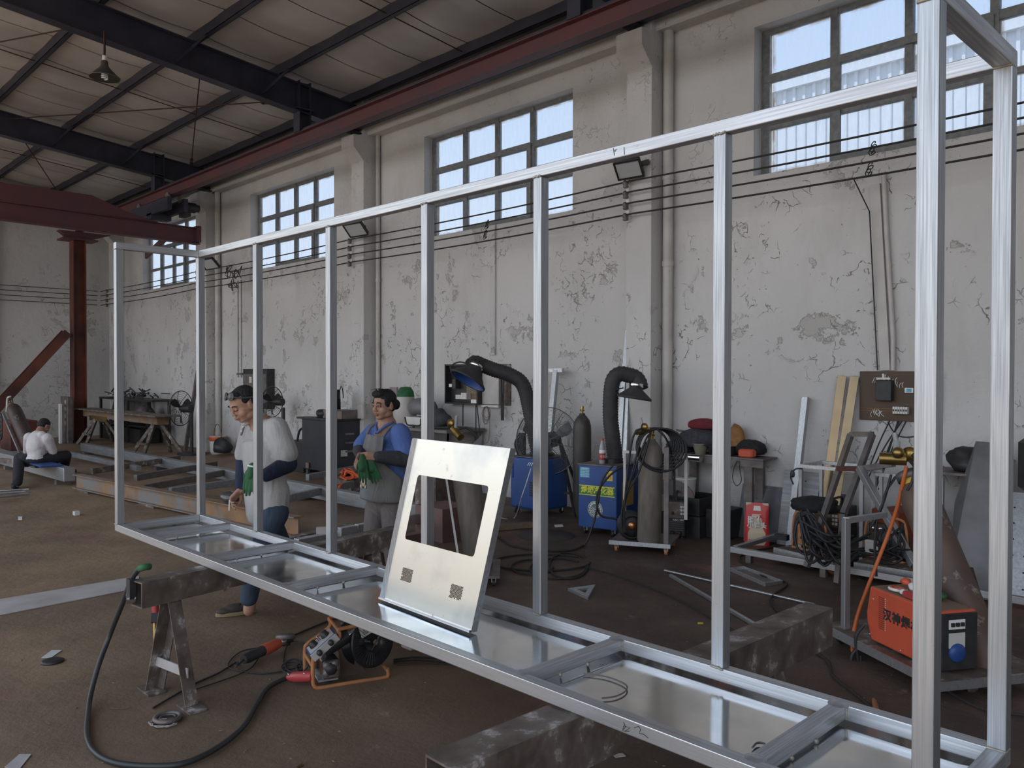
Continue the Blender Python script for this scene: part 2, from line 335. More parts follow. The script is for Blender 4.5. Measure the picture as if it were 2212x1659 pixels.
def glass_mat():
    m = bpy.data.materials.new('dirty_glass'); MATS['dirty_glass'] = m; m.use_nodes = True; t = m.node_tree; t.nodes.clear()
    o = t.nodes.new('ShaderNodeOutputMaterial'); tr = t.nodes.new('ShaderNodeBsdfTransparent'); tr.inputs[0].default_value = (.60, .645, .70, 1)
    tl = t.nodes.new('ShaderNodeBsdfTranslucent'); tl.inputs[0].default_value = (.75, .77, .80, 1)
    tc = t.nodes.new('ShaderNodeTexCoord'); mp = t.nodes.new('ShaderNodeMapping'); mp.inputs['Scale'].default_value = (6, 1, 1.2); L(t, tc.outputs['Object'], mp.inputs[0])
    n = t.nodes.new('ShaderNodeTexNoise'); n.inputs['Scale'].default_value = 3; n.inputs['Detail'].default_value = 5; L(t, mp.outputs[0], n.inputs[0])
    r = t.nodes.new('ShaderNodeMapRange'); r.inputs[1].default_value = .35; r.inputs[2].default_value = .75; r.inputs[3].default_value = .06; r.inputs[4].default_value = .20; L(t, n.outputs[0], r.inputs[0])
    mx = t.nodes.new('ShaderNodeMixShader'); L(t, r.outputs[0], mx.inputs[0]); L(t, tr.outputs[0], mx.inputs[1]); L(t, tl.outputs[0], mx.inputs[2])
    # brown dirt round the putty (generated coordinates run 0..1 over each pane)
    sp = t.nodes.new('ShaderNodeSeparateXYZ'); L(t, tc.outputs['Generated'], sp.inputs[0])
    def em(sock, w_):
        a = t.nodes.new('ShaderNodeMath'); a.operation = 'SUBTRACT'; L(t, sock, a.inputs[0]); a.inputs[1].default_value = .5
        b_ = t.nodes.new('ShaderNodeMath'); b_.operation = 'ABSOLUTE'; L(t, a.outputs[0], b_.inputs[0])
        q = t.nodes.new('ShaderNodeMapRange'); q.inputs[1].default_value = .5-w_; q.inputs[2].default_value = .5; L(t, b_.outputs[0], q.inputs[0]); return q.outputs[0]
    mxx = t.nodes.new('ShaderNodeMath'); mxx.operation = 'MAXIMUM'; L(t, em(sp.outputs[0], .07), mxx.inputs[0]); L(t, em(sp.outputs[2], .10), mxx.inputs[1])
    n2 = t.nodes.new('ShaderNodeTexNoise'); n2.inputs['Scale'].default_value = 4; n2.inputs['Detail'].default_value = 6; L(t, tc.outputs['Object'], n2.inputs[0])
    r2 = t.nodes.new('ShaderNodeMapRange'); r2.inputs[1].default_value = .40; r2.inputs[2].default_value = .62; r2.inputs[4].default_value = .9; L(t, n2.outputs[0], r2.inputs[0])
    k = t.nodes.new('ShaderNodeMath'); k.operation = 'MULTIPLY'; L(t, mxx.outputs[0], k.inputs[0]); L(t, r2.outputs[0], k.inputs[1])
    td = t.nodes.new('ShaderNodeBsdfTranslucent'); td.inputs[0].default_value = (.36, .28, .20, 1)
    m2 = t.nodes.new('ShaderNodeMixShader'); L(t, k.outputs[0], m2.inputs[0]); L(t, mx.outputs[0], m2.inputs[1]); L(t, td.outputs[0], m2.inputs[2]); L(t, m2.outputs[0], o.inputs[0])
glass_mat()
mat('win_frame', (.13, .14, .15), .6, 0, (.20, .205, .20), 20)
mat('roof_panel', (.46, .435, .415), .55, 0, (.30, .275, .265), .9, (1, .6, 1))
mat('old_cable', (.035, .030, .028), .9, 0, bump=.8, bscale=60)
mat('pipe_white', (.55, .53, .50), .5, 0, (.45, .43, .41), 4, dust=(.12, .11, .1), dscale=16, dlo=.68, dhi=.7)
fl = MB(); fl.add([(-40, -9, 0), (14, -9, 0), (14, 9, 0), (-40, 9, 0)], [(0, 1, 2, 3)])
fl.build('floor', 'earth_floor', kind='structure')
MB().add([(-60, -60, -.02), (60, -60, -.02), (60, -9, -.02), (-60, -9, -.02)], [(0, 1, 2, 3)]).build('ground_yard', mat('outside', (.25, .24, .22), .9), kind='structure')
MB().box((EX-.3, WY, -.3), (14, 60, -.1)).build('ground_outside', mat('outside', (.25, .24, .22), .9), kind='structure')
# long wall with its window openings
SILL, HEAD, TOP = 3.755, 5.295, 7.2
WINS = [(-21.28, -18.10), (-15.48, -12.37), (-9.84, -6.83), (-4.325, -1.25), (1.25, 4.3), (6.8, 9.9)]
wb = MB(); T = .26
wb.box((EX-.3, WY, -.1), (RX, WY+T, SILL)); wb.box((EX-.3, WY, HEAD), (RX, WY+T, 6.6))
xs = [EX-.3]+[x for a in WINS for x in a]+[RX]
for i in range(0, len(xs), 2): wb.box((xs[i], WY, SILL), (xs[i+1], WY+T, HEAD))
wb.build('wall_back', 'plaster', kind='structure')
PIL = [-22.75, -17.13, -11.24, -5.60, 0.0, 5.6]
for i, x in enumerate(PIL):
    m = MB(); x0, x1 = x-.17, x+.175
    m.box((x0, WY-.27, 0), (x1, WY, 6.3))
    # corbel leaning out to the old crane seat
    m.prism([(x0-.005, WY-.26, 5.10), (x0-.005, WY-.46, 5.31), (x0-.005, WY-.46, 5.50), (x0-.005, WY-.2, 5.52), (x0-.005, WY-.2, 5.10)], (x1-x0+.01, 0, 0))
    m.build('trim_%d' % (i+1), 'plaster', kind='structure')
m = MB(); m.prism([(EX, WY, 5.535), (EX, WY-.18, 5.535), (EX, WY-.20, 5.555), (EX, WY-.20, 5.85), (EX, WY, 5.85)], (RX-EX, 0, 0)); m.build('trim_9', 'plaster', kind='structure')
MB().box((EX-.3, NY, -.1), (EX, WY, 6.9)).build('wall_left', 'plaster', kind='structure')
MB().box((RX, NY, -.1), (RX+.3, WY, 6.9)).build('wall_right', 'plaster', kind='structure')  # out of view, added to keep side light off the frame posts
m = MB(); m.box((EX, 4.55, 0), (EX+.16, 4.95, 6.6)); m.build('trim_10', 'plaster', kind='structure')
def window(i, x0, x1):
    root = thing('window_%d' % i, ((x0+x1)/2, WY+.12, SILL), None, None, kind='structure')
    Y0, Y1 = WY+.16, WY+.22; t = .05; W_ = x1-x0
    f = MB()
    f.box((x0, Y0, SILL), (x0+t+.04, Y1, HEAD)); f.box((x1-t, Y0, SILL), (x1, Y1, HEAD)); f.box((x0+t+.04, Y0, HEAD-t), (x1-t, Y1, HEAD)); f.box((x0+t+.04, Y0, SILL), (x1-t, Y1, SILL+.03))
    f.build('window_frame', 'win_frame', root)
    cx = [x0+.09, x0+W_*.253, x0+W_*.482, x0+W_*.712, x1-.05]; rz = [SILL+.03, SILL+.52, SILL+1.03, HEAD-.05]
    for x in cx[1:4]: MB().box((x-.035, Y0-.01, SILL), (x+.035, Y1, HEAD)).build('mullion', 'win_frame', root)
    for z, h in ((rz[1], .025), (rz[2], .04)): MB().box((x0, Y0-.005, z-h), (x1, Y1, z+h)).build('transom', 'win_frame', root)
    # opening sash over the two middle columns, lower two rows
    s = MB(); a, b = cx[1], cx[3]; zt = rz[2]+.01; q = .055
    for A, B in (((a, SILL+.03), (a+q+.02, zt)), ((b-q-.02, SILL+.03), (b, zt)), ((a+q+.02, zt-q), (b-q-.02, zt)), ((a+q+.02, SILL+.03), (b-q-.02, SILL+.03+q))): s.box((A[0], Y0-.035, A[1]), (B[0], Y0, B[1]))
    s.build('sash', 'win_frame', root)
    for c in range(4):
        for r in range(3):
            MB().box((cx[c]+.02, Y0+.028, rz[r]), (cx[c+1]-.02, Y0+.033, rz[r+1])).build('pane', 'dirty_glass', root)
for i, (a, b) in enumerate(WINS): window(i+1, a, b)
# neighbour building with ribbed cladding, seen through the windows
nb = thing('neighbour_building', (2, 15, 0), 'white ribbed metal building outside the right-hand window', 'building')
p0 = PL(1500, 803, 1, 15.); zt = PL(1660, 181, 1, 15.).z
m = MB(); x = p0.x-.6; xe = 12.
mat('cladding', (.92, .92, .91), .5); mat('cladding2', (.62, .63, .64), .5)
m.box((x, 15.03, 0), (xe, 21, zt-.02))
m.build('wall', 'cladding', nb); r = MB()
while x < xe: r.box((x, 14.98, 0), (x+.055, 15.03, zt-.2)); x += .2
r.build('cladding_rib', 'cladding', nb, kind='stuff'); MB().box((p0.x-.7, 14.92, zt-.22), (xe, 21.1, zt)).build('eaves_trim', 'cladding', nb)
# ---------------- roof
def zr(y): return 6.37-.105*(y-3.75)               # top of the rafters
ceil = thing('ceiling', (0, 0, 6.5), None, None, kind='structure')
PUR = [-2.75, -1.7, -.2-.25, 1.05-.0, 2.30, 3.55, 4.80, 6.05, 7.30]
for y in PUR:
    m = MB(); z = zr(y); m.box((EX, y-.035, z), (RX, y-.029, z+.15)); m.box((EX, y-.035, z), (RX, y+.035, z+.006)); m.box((EX, y-.035, z+.144), (RX, y+.035, z+.15)); m.box((EX, y+.029, z), (RX, y+.035, z+.03))
    m.build('purlin', 'navy_paint', ceil)
x = EX
while x < RX:
    m = MB(); x1 = x+.945; ys = [NY+.0]+[(PUR[j]+PUR[j+1])/2*0+PUR[j]+k*(PUR[j+1]-PUR[j])/4 for j in range(len(PUR)-1) for k in range(4)]+[7.30, 8.1]
    vs = []
    for y in ys:
        sag = 0
        for j in range(len(PUR)-1):
            if PUR[j] < y < PUR[j+1]: sag = -.035*math.sin(PI*(y-PUR[j])/(PUR[j+1]-PUR[j]))
        for xx in (x+.006, (x+x1)/2, x1-.006): vs.append((xx, y, zr(y)+.155+sag+(-.008 if xx != (x+x1)/2 else -.02)))
    n = len(ys); fs = [(3*i+j, 3*i+3+j, 3*i+4+j, 3*i+1+j) for i in range(n-1) for j in range(2)]
    m.add(vs, fs, True); m.add([(v[0], v[1], v[2]+.05) for v in vs], [tuple(reversed(f)) for f in fs]); m.build('roof_panel', 'roof_panel', ceil); x += .95
m = MB(); m.add([(EX-.5, NY-.2, zr(NY-.2)+.24), (RX+.3, NY-.2, zr(NY-.2)+.24), (RX+.3, 8.4, zr(8.4)+.24), (EX-.5, 8.4, zr(8.4)+.24)], [(0, 1, 2, 3)]); m.build('roof_deck', 'dark_steel', ceil)
# eave gutter beam
MB().box((EX, 7.36, 5.60), (RX, 7.44, 5.95)).build('eave_beam', 'navy_paint', label='dark blue eave beam along the top of the long wall', cat='beam')
RAF = [(-5.6, 'dark blue roof rafter at the top right, meeting the wall near the largest floodlight'), (-11.2, 'long dark blue roof rafter beside the hanging lamp'), (-16.9, 'dark blue roof rafter beyond the hanging lamp, above the crane bridge'), (-22.6, 'farthest roof rafter against the end wall'), (0.05, 'roof rafter almost overhead, outside the top of the frame')]
for x, lb in RAF[:4]:
    t = thing('roof_rafter', (x, 4, 6), lb, 'rafter')
    m = MB(); m.ibeam((x, NY, zr(NY)-.215), (x, 7.72, zr(7.72)-.215), .18, .43, t=.016); m.build('beam', 'navy_paint', t)
    m = MB(); m.ibeam((x, 6.46, 5.37), (x, 6.46, zr(6.46)+.05), .18, .2, up=(0, 1, 0), t=.014); m.build('hanger_post', 'navy_paint', t)
    MB().box((x-.13, 6.3, zr(6.3)-.40), (x+.13, 6.6, zr(6.3)-.385)).build('flange_plate', 'navy_paint', t)
    for yy in (3.55+1.25, 6.05):
        MB().bar((x+.02, yy-.28, zr(yy)-.33), (x+.42, yy, zr(yy)+.04), .045, .012, up=(0, 1, 0)).build('knee_brace', 'navy_paint', t)
t = thing('crane_runway', (-9, 6.46, 5.2), 'dark red steel runway beam running along the wall under the roof', 'beam')
MB().ibeam((-22.2, 6.46, 5.275), (RX, 6.46, 5.275), .16, .20, t=.014).build('beam', 'red_paint', t)
MB().box((-22.2, 6.40, 5.378), (RX, 6.52, 5.41)).build('rail', 'navy_paint', t)
# tie rods
mat('rod', (.045, .018, .015), .6, .3)
def rod(a, b, label, tb=None):
    t = thing('tie_rod', (Vector(a)+Vector(b))/2, label, 'tie rod', 'roof tie rods'); MB().tube([a, b], .010, 6).build('rod', 'rod', t)
    if tb: 
        a = Vector(a); b = Vector(b); d = (b-a).normalized(); c = b-d*.5
        m = MB(); m.bar(c-d*.13+Vector((0, 0, .03)), c+d*.13+Vector((0, 0, .03)), .012); m.bar(c-d*.13-Vector((0, 0, .03)), c+d*.13-Vector((0, 0, .03)), .012); m.bar(c-d*.14, c-d*.11, .06); m.bar(c+d*.11, c+d*.14, .06); m.build('turnbuckle', 'rod', t)
def rp_(x, y, ry): return PL(x, y, 0, ry)
ya, yb = 3.6, 6.55
rod((-11.2, 4.9, zr(4.9)-.05), (-16.7, 7.05, zr(7.05)-.12), 'steel roof brace rod running from the lamp rafter down to the wall', 1)
rod((-16.8, 3.8, zr(3.8)-.12), (-11.3, 6.42, zr(6.42)-.2), 'steel roof brace rod ending in a turnbuckle at the hanging post', 1)
rod((-16.8, 1.5, zr(1.5)-.12), (-11.3, 3.7, zr(3.7)-.1), 'steel roof brace rod ending behind the hanging lamp', None)
rod((-17.0, 3.9, zr(3.9)-.12), (-22.4, 6.3, zr(6.3)-.2), 'steel roof brace rod beyond the second rafter', None)
for x in (-8.4, -2.8, -14.0, -19.7):
    tagx = {-8.4: 'nearest', -2.8: 'rightmost, out of sight behind the wall end', -14.0: 'middle', -19.7: 'farthest'}[x]
    MB().tube([(x, NY, zr(NY)+.05), (x, 7.3, zr(7.3)+.05)], .008, 5).build('sag_rod', 'rod', ceil)
    continue
    dict(label={-8.4: 'thin sag rod tying the purlins between first and second rafter', -2.8: 'thin sag rod tying the purlins at the right end', -14.0: 'thin sag rod tying the purlins behind the hanging lamp', -19.7: 'thin sag rod tying the purlins above the crane bridge'}[x])
# ---------------- bridge crane under the runway
BX = -16.85
t = thing('bridge_crane', (BX, 6.4, 4.5), 'dark red bridge crane hanging under the runway at upper left', 'crane')
m = MB(); m.ibeam((BX, -2, 4.66), (BX, 7.28, 4.55), .18, .34, t=.02); m.build('girder', 'red_paint', t)
pa = [PL(x, y, 0, BX-.0) for x, y in ((0, 396), (195, 423), (275, 460), (335, 480), (335, 492), (0, 440))]
pa = [Vector((BX-.09, -2, pa[0].z+.16)), Vector((BX-.09, pa[0].y, pa[0].z))]+[Vector((BX-.09, p.y, p.z)) for p in pa[1:4]]+[Vector((BX-.09, pa[3].y, 4.72)), Vector((BX-.09, -2, 4.86))]
MB().prism(pa, (.18, 0, 0)).build('top_box', 'red_paint', t)
m = MB(); m.box((BX-.95, 6.26, 4.86), (BX+.95, 6.34, 5.1)); m.box((BX-.95, 6.58, 4.86), (BX+.95, 6.66, 5.1)); m.box((BX-.12, 6.26, 4.78), (BX+.12, 6.66, 4.9)); m.build('end_carriage', 'navy_paint', t)
for dx in (-.75, .75):
    m = MB()
    for yy in (6.34, 6.58): m.cyl((BX+dx, yy-.015, 5.13), (BX+dx, yy+.015, 5.13), .09)
    m.build('wheel', 'dark_steel', t)
m = MB(); m.cyl((BX+.65, 6.66, 5.0), (BX+.65, 6.92, 5.0), .10); m.cyl((BX+.65, 6.92, 5.0), (BX+.65, 7.0, 5.0), .075); m.box((BX+.5, 6.66, 4.8), (BX+.8, 6.78, 5.0)); m.build('travel_motor', 'black', t)
MB().box((BX-.1, 7.2, 4.42), (BX+.1, 7.29, 4.76)).build('stop_plate', 'red_paint', t)
MB().bar((BX-1.9, 6.9, 4.3), (BX, 6.6, 4.45), .05, .12).build('side_strut', 'red_paint', t)
# ---------------- red column with brace
CX, CY = -22.0, 6.45
t = thing('steel_column', (CX, CY, 0), 'red oxide steel column with diagonal brace by the end wall', 'column')
MB().ibeam((CX, CY, .02), (CX, CY, 4.95), .30, .30, up=(0, 1, 0), t=.02).build('shaft', 'oxide_paint', t)
m = MB(); m.cbox((CX, CY, 4.97), (.5, .8, .04)); m.prism([(CX-.12, CY-.45, 5.17), (CX-.12, CY+.75, 5.17), (CX-.12, CY+.2, 4.98), (CX-.12, CY-.2, 4.98)], (.24, 0, 0)); m.build('head_bracket', 'red_paint', t)
b1 = PL(0, 873, 0, CX); b2 = PL(150, 712, 0, CX); dd = b1-b2
MB().ibeam(b2+dd.normalized()*.1, b2+dd*((b2.z-.02)/(-dd.z)), .2, .27, up=(1, 0, 0), t=.016).build('diagonal_brace', 'oxide_paint', t)
MB().cbox((CX, CY, .012), (.5, .5, .024)).build('base_plate', 'oxide_paint', t)
# ---------------- hanging lamp
lp = PL(226, 150, 0, -11.0)
t = thing('pendant_lamp', (lp.x, lp.y, lp.z), 'grey enamel pendant lamp with a white spiral bulb', 'lamp')
z = lp.z; MB().tube([(lp.x, lp.y, z+.06), (lp.x, lp.y, zr(lp.y)-.38)], .014, 8).build('stem', 'rod', t)
mat('lamp_grey', (.09, .09, .075), .4, .3)
MB().lathe([(.03, .11), (.04, .10), (.045, .05), (.06, .02), (.17, -.09), (.185, -.10), (.18, -.11), (.055, .0)], (lp.x, lp.y, z)).build('shade', 'lamp_grey', t)
MB().cyl((lp.x, lp.y, z+.10), (lp.x, lp.y, z+.17), .028).build('cap', 'white_paint', t)
m = MB(); m.tube([(lp.x+.032*math.cos(a*.7), lp.y+.032*math.sin(a*.7), z-.02-.10*a/40) for a in range(41)], .009, 6); m.build('spiral_bulb', 'white', t)
MB().cyl((lp.x, lp.y, z-.03), (lp.x, lp.y, z+.03), .03).build('bulb_base', 'white_paint', t)
# ---------------- overhead bus wires on insulators
ZW = [3.865, 3.745, 3.62, 3.495]
for k, z in enumerate(ZW):
    pts = []
    px = [-23.3, -22.75, -17.13, -11.24, -5.60, 0., RX]
    for a, b in zip(px[:-1], px[1:]):
        for j in range(6):
            u = j/6; pts.append((a+(b-a)*u, WY-.36, z-.03*4*u*(1-u)*min(1, (b-a)/5)))
    pts.append((px[-1], WY-.36, z))
    MB().tube(pts, .0095, 6).build('bus_wire', 'old_cable', label='%s of the four sooty wires strung along the long wall' % ('top', 'second', 'third', 'lowest')[k], cat='wire', group='wires along the long wall')
    MB().tube([(EX+.2, -2.6, z), (EX+.2, 0, z-.03), (EX+.2, 4, z), (EX+.2, 7.3, z)], .009, 6).build('bus_wire', 'old_cable', label='%s of the four wires strung across the end wall' % ('top', 'second', 'third', 'lowest')[k], cat='wire', group='wires across the end wall')
pl_ = {-17.13: 'wire bracket on the far pilaster left of the second window', -11.24: 'wire bracket on the pilaster between the two middle windows', -5.60: 'wire bracket on the near pilaster below the large floodlight', -22.75: 'wire bracket in the corner beside the end wall', 0.0: 'wire bracket on the pilaster right of the big window', 5.6: 'wire bracket on the last pilaster, out of view'}
for x in PIL[:-1]:
    t = thing('wire_bracket', (x-.12, WY-.3, 3.4), pl_[x], 'bracket')
    MB().box((x-.15, WY-.31, 3.42), (x-.105, WY-.27, 3.9)).build('angle', 'white_paint', t)
    for z in ZW: MB().lathe([(.018, -.045), (.034, -.03), (.024, -.012), (.034, .008), (.034, .02), (.02, .035), (.012, .045)], (x-.13, WY-.345, z-.02), (0, -.25, 1), 12).build('insulator', 'dark_steel', t)
# ---------------- drain pipes & conduits
def pipe(x, y0, z0, z1, r, label, name='drain_pipe', m_='pipe_white', rings=()):
    t = thing(name, (x, y0, z0), label, 'pipe'); MB().cyl((x, y0, z0), (x, y0, z1), r, 14).build('tube', m_, t)
    for z in rings: MB().cyl((x, y0, z-.03), (x, y0, z+.03), r+.008, 14).build('clip', m_, t)
pipe(-5.34, WY-.07, .02, 5.9, .058, 'white drain pipe beside the near pilaster', rings=(.95, 2.93, 3.9))
pipe(-16.83, WY-.07, .02, 5.9, .058, 'white drain pipe beside the far pilaster', rings=(1.2, 2.5, 3.9))
pipe(-10.98, WY-.05, .02, 5.9, .035, 'white pipe beside the middle pilaster', rings=(1.2, 3.2))
a = WP(1066, 490); MB().box((a.x-.03, WY-.03, 1.95), (a.x+.06, WY, 3.75)).build('cable_duct', 'plaster', label='pale flat duct running down to the middle power board', cat='duct')
a = WP(1888, 400); b = WP(1915, 800)
MB().bar((a.x+.02, WY-.02, a.z), (b.x, WY-.02, b.z), .09, .035, up=(0, 1, 0)).build('cable_duct', 'pipe_white', label='white flat duct slanting down to the brown power board', cat='duct')
MB().tube([(a.x+.10, WY-.035, a.z+.1), (a.x+.13, WY-.035, 3.), (b.x+.07, WY-.035, b.z+.3), (b.x+.07, WY-.035, b.z)], .022, 8).build('conduit', 'pipe_white', label='round white conduit beside the slanting flat duct', cat='pipe')
MB().tube([(a.x-.02, WY-.4, 3.45), (a.x, WY-.1, 3.2), (b.x-.07, WY-.03, b.z)], .006, 5).build('cable', 'rubber', label='thin black cable hanging from the wires to the brown board', cat='cable')
def coil(px, py, nm, lb):
    c = WP(px, py, WY-.38); pts = []
    for j in range(36): a_ = j*.62; pts.append((c.x+.022*math.cos(a_)+.012*math.sin(j*.2), c.y+.02*math.sin(a_), c.z+.028*math.sin(a_)-.0028*j))
    MB().tube(pts, .005, 5).build(nm, 'rubber', label=lb, cat='cable')
coil(1885, 310, 'wire_coil', 'curled black wire end at the sill of the big window')
coil(1878, 355, 'wire_coil', 'curled black wire hanging under the wires by the big window')
coil(1052, 478, 'wire_coil', 'curled wire end at the sill of the middle window'); coil(1048, 500, 'wire_coil', 'wire loop below the sill of the middle window')
m = MB()
for j in range(9): c = WP(505+random.uniform(-14, 14), 595+random.uniform(-15, 20), WY-.34); m.tube(spline([c+Vector((random.uniform(-.2, .2), 0, random.uniform(-.15, .15))) for _ in range(5)]), .008, 5)
m.build('wire_tangle', 'old_cable', label='tangle of old wires beside the far drain pipe', cat='cable')
for X_ in (515, 522):
    a = WP(X_, 640); MB().tube([(a.x, WY-.02, 3.6), (a.x, WY-.02, 1.6)], .015, 6).build('conduit', 'pipe_white', label='thin conduit down to the dark board, %s of the pair' % ('left' if X_ == 515 else 'right'), cat='pipe')
# ---------------- floodlights
def flood(c, fx, lb, w_=.30, h_=.24):
    c = Vector(c); t = thing('flood_light', c, lb, 'floodlight', 'floodlights on the long wall')
    n = Vector((.30, -.55, -.78)).normalized(); x = Vector((1, .35, 0)); x = (x-n*x.dot(n)).normalized(); M = frame_of(c, x, n.cross(x)); 
    m = MB(M); m.rbox((-w_/2, -h_/2, -.05), (w_/2, h_/2, .0), .012)
    for k in (-1, 1): m.box((k*w_/2-.014*(k+1)/2*1, -h_/2, 0), (k*w_/2+.014*(1-k)/2, h_/2, .018)); m.box((-w_/2, k*h_/2-.014*(k+1)/2, 0), (w_/2, k*h_/2+.014*(1-k)/2, .018))
    m.build('housing', 'black', t)
    MB(M).box((-w_/2+.02, -h_/2+.02, .0), (w_/2-.02, h_/2-.02, .008)).build('lens', mat('lens', (.5, .52, .53), .12), t)
    m = MB(); m.tube([c+M.to_3x3() @ Vector((-w_/2, 0, -.02)), c+M.to_3x3() @ Vector((-w_/2-.01, .02, -.1)), c+Vector((.1, .12, .06)), c+M.to_3x3() @ Vector((w_/2, 0, -.02))], .012, 6); m.build('yoke', 'black', t)
    MB().bar(c-n*.04, Vector((fx, WY-.28, c.z+.09)), .05).build('arm', 'black', t)
flood(PL(1358, 366, 1, WY-.45), -5.45, 'large black floodlight on the near pilaster')
flood(PL(768, 496, 1, WY-.5), -11.2, 'black floodlight on the middle pilaster', .34, .27)
flood(PL(452, 570, 1, WY-.5), -17.1, 'small dark floodlight on the far pilaster', .36, .28)
# ================================================================ GALVANISED FRAME
XL, XR, YF, YB, ZB, ZT, TW = -5.6446, -.6097, 1.8694, 2.4612, .6579, 2.5504, .046
fr = thing('box_truss', ((XL+XR)/2, (YF+YB)/2, ZB), 'long galvanised steel box frame resting on sawhorses in the foreground', 'metal frame')
def tb(nm, a, b, m_): 
    m = MB(); m.rbox(a, b, .0035) if False else m.box(a, b); return m.build(nm, m_, fr, bev=.003)
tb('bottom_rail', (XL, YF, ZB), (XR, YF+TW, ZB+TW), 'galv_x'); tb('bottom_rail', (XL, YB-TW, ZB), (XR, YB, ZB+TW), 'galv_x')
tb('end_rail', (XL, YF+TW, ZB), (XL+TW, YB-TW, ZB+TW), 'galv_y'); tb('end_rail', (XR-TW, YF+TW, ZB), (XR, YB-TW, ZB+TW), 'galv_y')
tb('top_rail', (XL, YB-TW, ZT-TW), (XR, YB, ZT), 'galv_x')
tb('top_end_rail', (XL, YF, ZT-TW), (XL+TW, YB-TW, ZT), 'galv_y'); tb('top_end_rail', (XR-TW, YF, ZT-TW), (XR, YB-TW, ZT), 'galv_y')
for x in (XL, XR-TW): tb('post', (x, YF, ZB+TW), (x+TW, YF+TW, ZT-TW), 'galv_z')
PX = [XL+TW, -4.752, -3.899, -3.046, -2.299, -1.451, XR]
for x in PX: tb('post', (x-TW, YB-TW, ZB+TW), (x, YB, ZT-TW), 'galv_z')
CXs = [-5.131, -4.304, -3.456, -1.876, -1.033]
for x in CXs: tb('cross_member', (x-TW, YF+TW, ZB+.004), (x, YB-TW, ZB+TW-.001), 'galv_y')
cuts = [XL+.01, CXs[1]-TW/2, CXs[2]-TW/2, CXs[3]-TW/2, XR-.01]
for a, b in zip(cuts[:-1], cuts[1:]):
    m = MB(); n = 14; yy = (YF+.012, YB-.012); rnd = random.Random(int(a*100))
    vs = []; k = 6
    for i in range(n+1):
        for j in range(k+1):
            u, v = i/n, j/k; vs.append((a+.002+(b-a-.004)*u, yy[0]+(yy[1]-yy[0])*v, ZB-.004-.002*math.sin(PI*u)*math.sin(PI*v)*(1+.5*math.sin(7*u+5*v))))
    m.add(vs, [(i*(k+1)+j, (i+1)*(k+1)+j, (i+1)*(k+1)+j+1, i*(k+1)+j+1) for i in range(n) for j in range(k)], True)
    o = m.build('base_sheet', 'sheet', fr); s_ = o.modifiers.new('s', 'SOLIDIFY'); s_.thickness = .0012
# welds
for x in PX[1:-1]:
    for z in (ZB+TW, ZT-TW):
        m = MB(); rnd = random.Random(int(x*99+z)); m.tube([(x-TW+TW*i/8, YB-TW-.002, z+rnd.uniform(-.003, .003)) for i in range(9)], .0045, 6); m.build('weld_bead', 'weld', fr)
for x in CXs:
    for y in (YF+TW, YB-TW):
        m = MB(); rnd = random.Random(int(x*99+y)); m.tube([(x+.001, y, ZB+.004+i*.006) for i in range(7)], .004, 6); m.build('weld_bead', 'weld', fr)
        m = MB(); m.lathe([(.001, .004), (.02, .0025), (.032, 0)], (x-TW/2, y, ZB+TW-.001), (0, 0, 1), 10); m.build('ground_weld', 'galv', fr)
    m = MB(); m.ball((x+.001, (YF+YB)/2+.05, ZB+.003), .008); m.ball((x+.001, YF+.2, ZB+.003), .007); m.build('tack_weld', 'weld', fr)
for x, y in ((XL+TW, YF), (XR-TW, YF), (XL+TW, YB-TW), (XR-TW, YB-TW)):
    MB().tube([(x-TW if x < -3 else x, y-.001, ZT-TW), (x if x < -3 else x+TW, y-.001, ZT-TW)], .004, 6).build('weld_bead', 'weld', fr)
    MB().tube([(x-TW if x < -3 else x, y-.001, ZB+TW), (x if x < -3 else x+TW, y-.001, ZB+TW)], .004, 6).build('weld_bead', 'weld', fr)
# scribbles on the rails
def scrib(pts, nm='marker_scribble', r=.0012):
    MB().tube(pts, r, 4).build(nm, 'black', fr)
rnd = random.Random(3)
def onf(px, py): return PL(px, py, 1, YF-.0005)
scrib([onf(1347+dx, 1560+dy) for dx, dy in ((0, 0), (4, 10), (-2, 18), (0, 8), (14, 12), (2, 20), (12, 20))])
scrib([onf(1370+dx, 1572+dy) for dx, dy in ((0, 0), (10, -3), (14, 4), (10, 12), (20, 14), (30, 22))])
scrib([PL(1325+dx, 320+dy, 1, YB-TW-.0005) for dx, dy in ((0, 0), (2, 16), (1, 6), (7, 2), (3, 8))]); scrib([PL(1348+dx, 318+dy, 1, YB-TW-.0005) for dx, dy in ((0, 0), (1, 16))])
# things lying in the tray: an arc wire and off-cut strips
zs = ZB+.002
c_ = [FL(1260, 1455, zs), FL(1310, 1462, zs), FL(1350, 1478, zs), FL(1352, 1492, zs), FL(1330, 1504, zs), FL(1300, 1508, zs)]
MB().tube(spline(c_), .0026, 6).build('bent_wire', 'dark_steel', label='curved dull wire lying in the tray right of the faceplate', cat='wire')
MB().tube(spline([FL(1625, 1615, zs), FL(1635, 1605, zs), FL(1650, 1606, zs), FL(1658, 1614, zs)]), .003, 6).build('bent_wire', 'dark_steel', label='small dark wire hook in the tray near the near cross member', cat='wire')
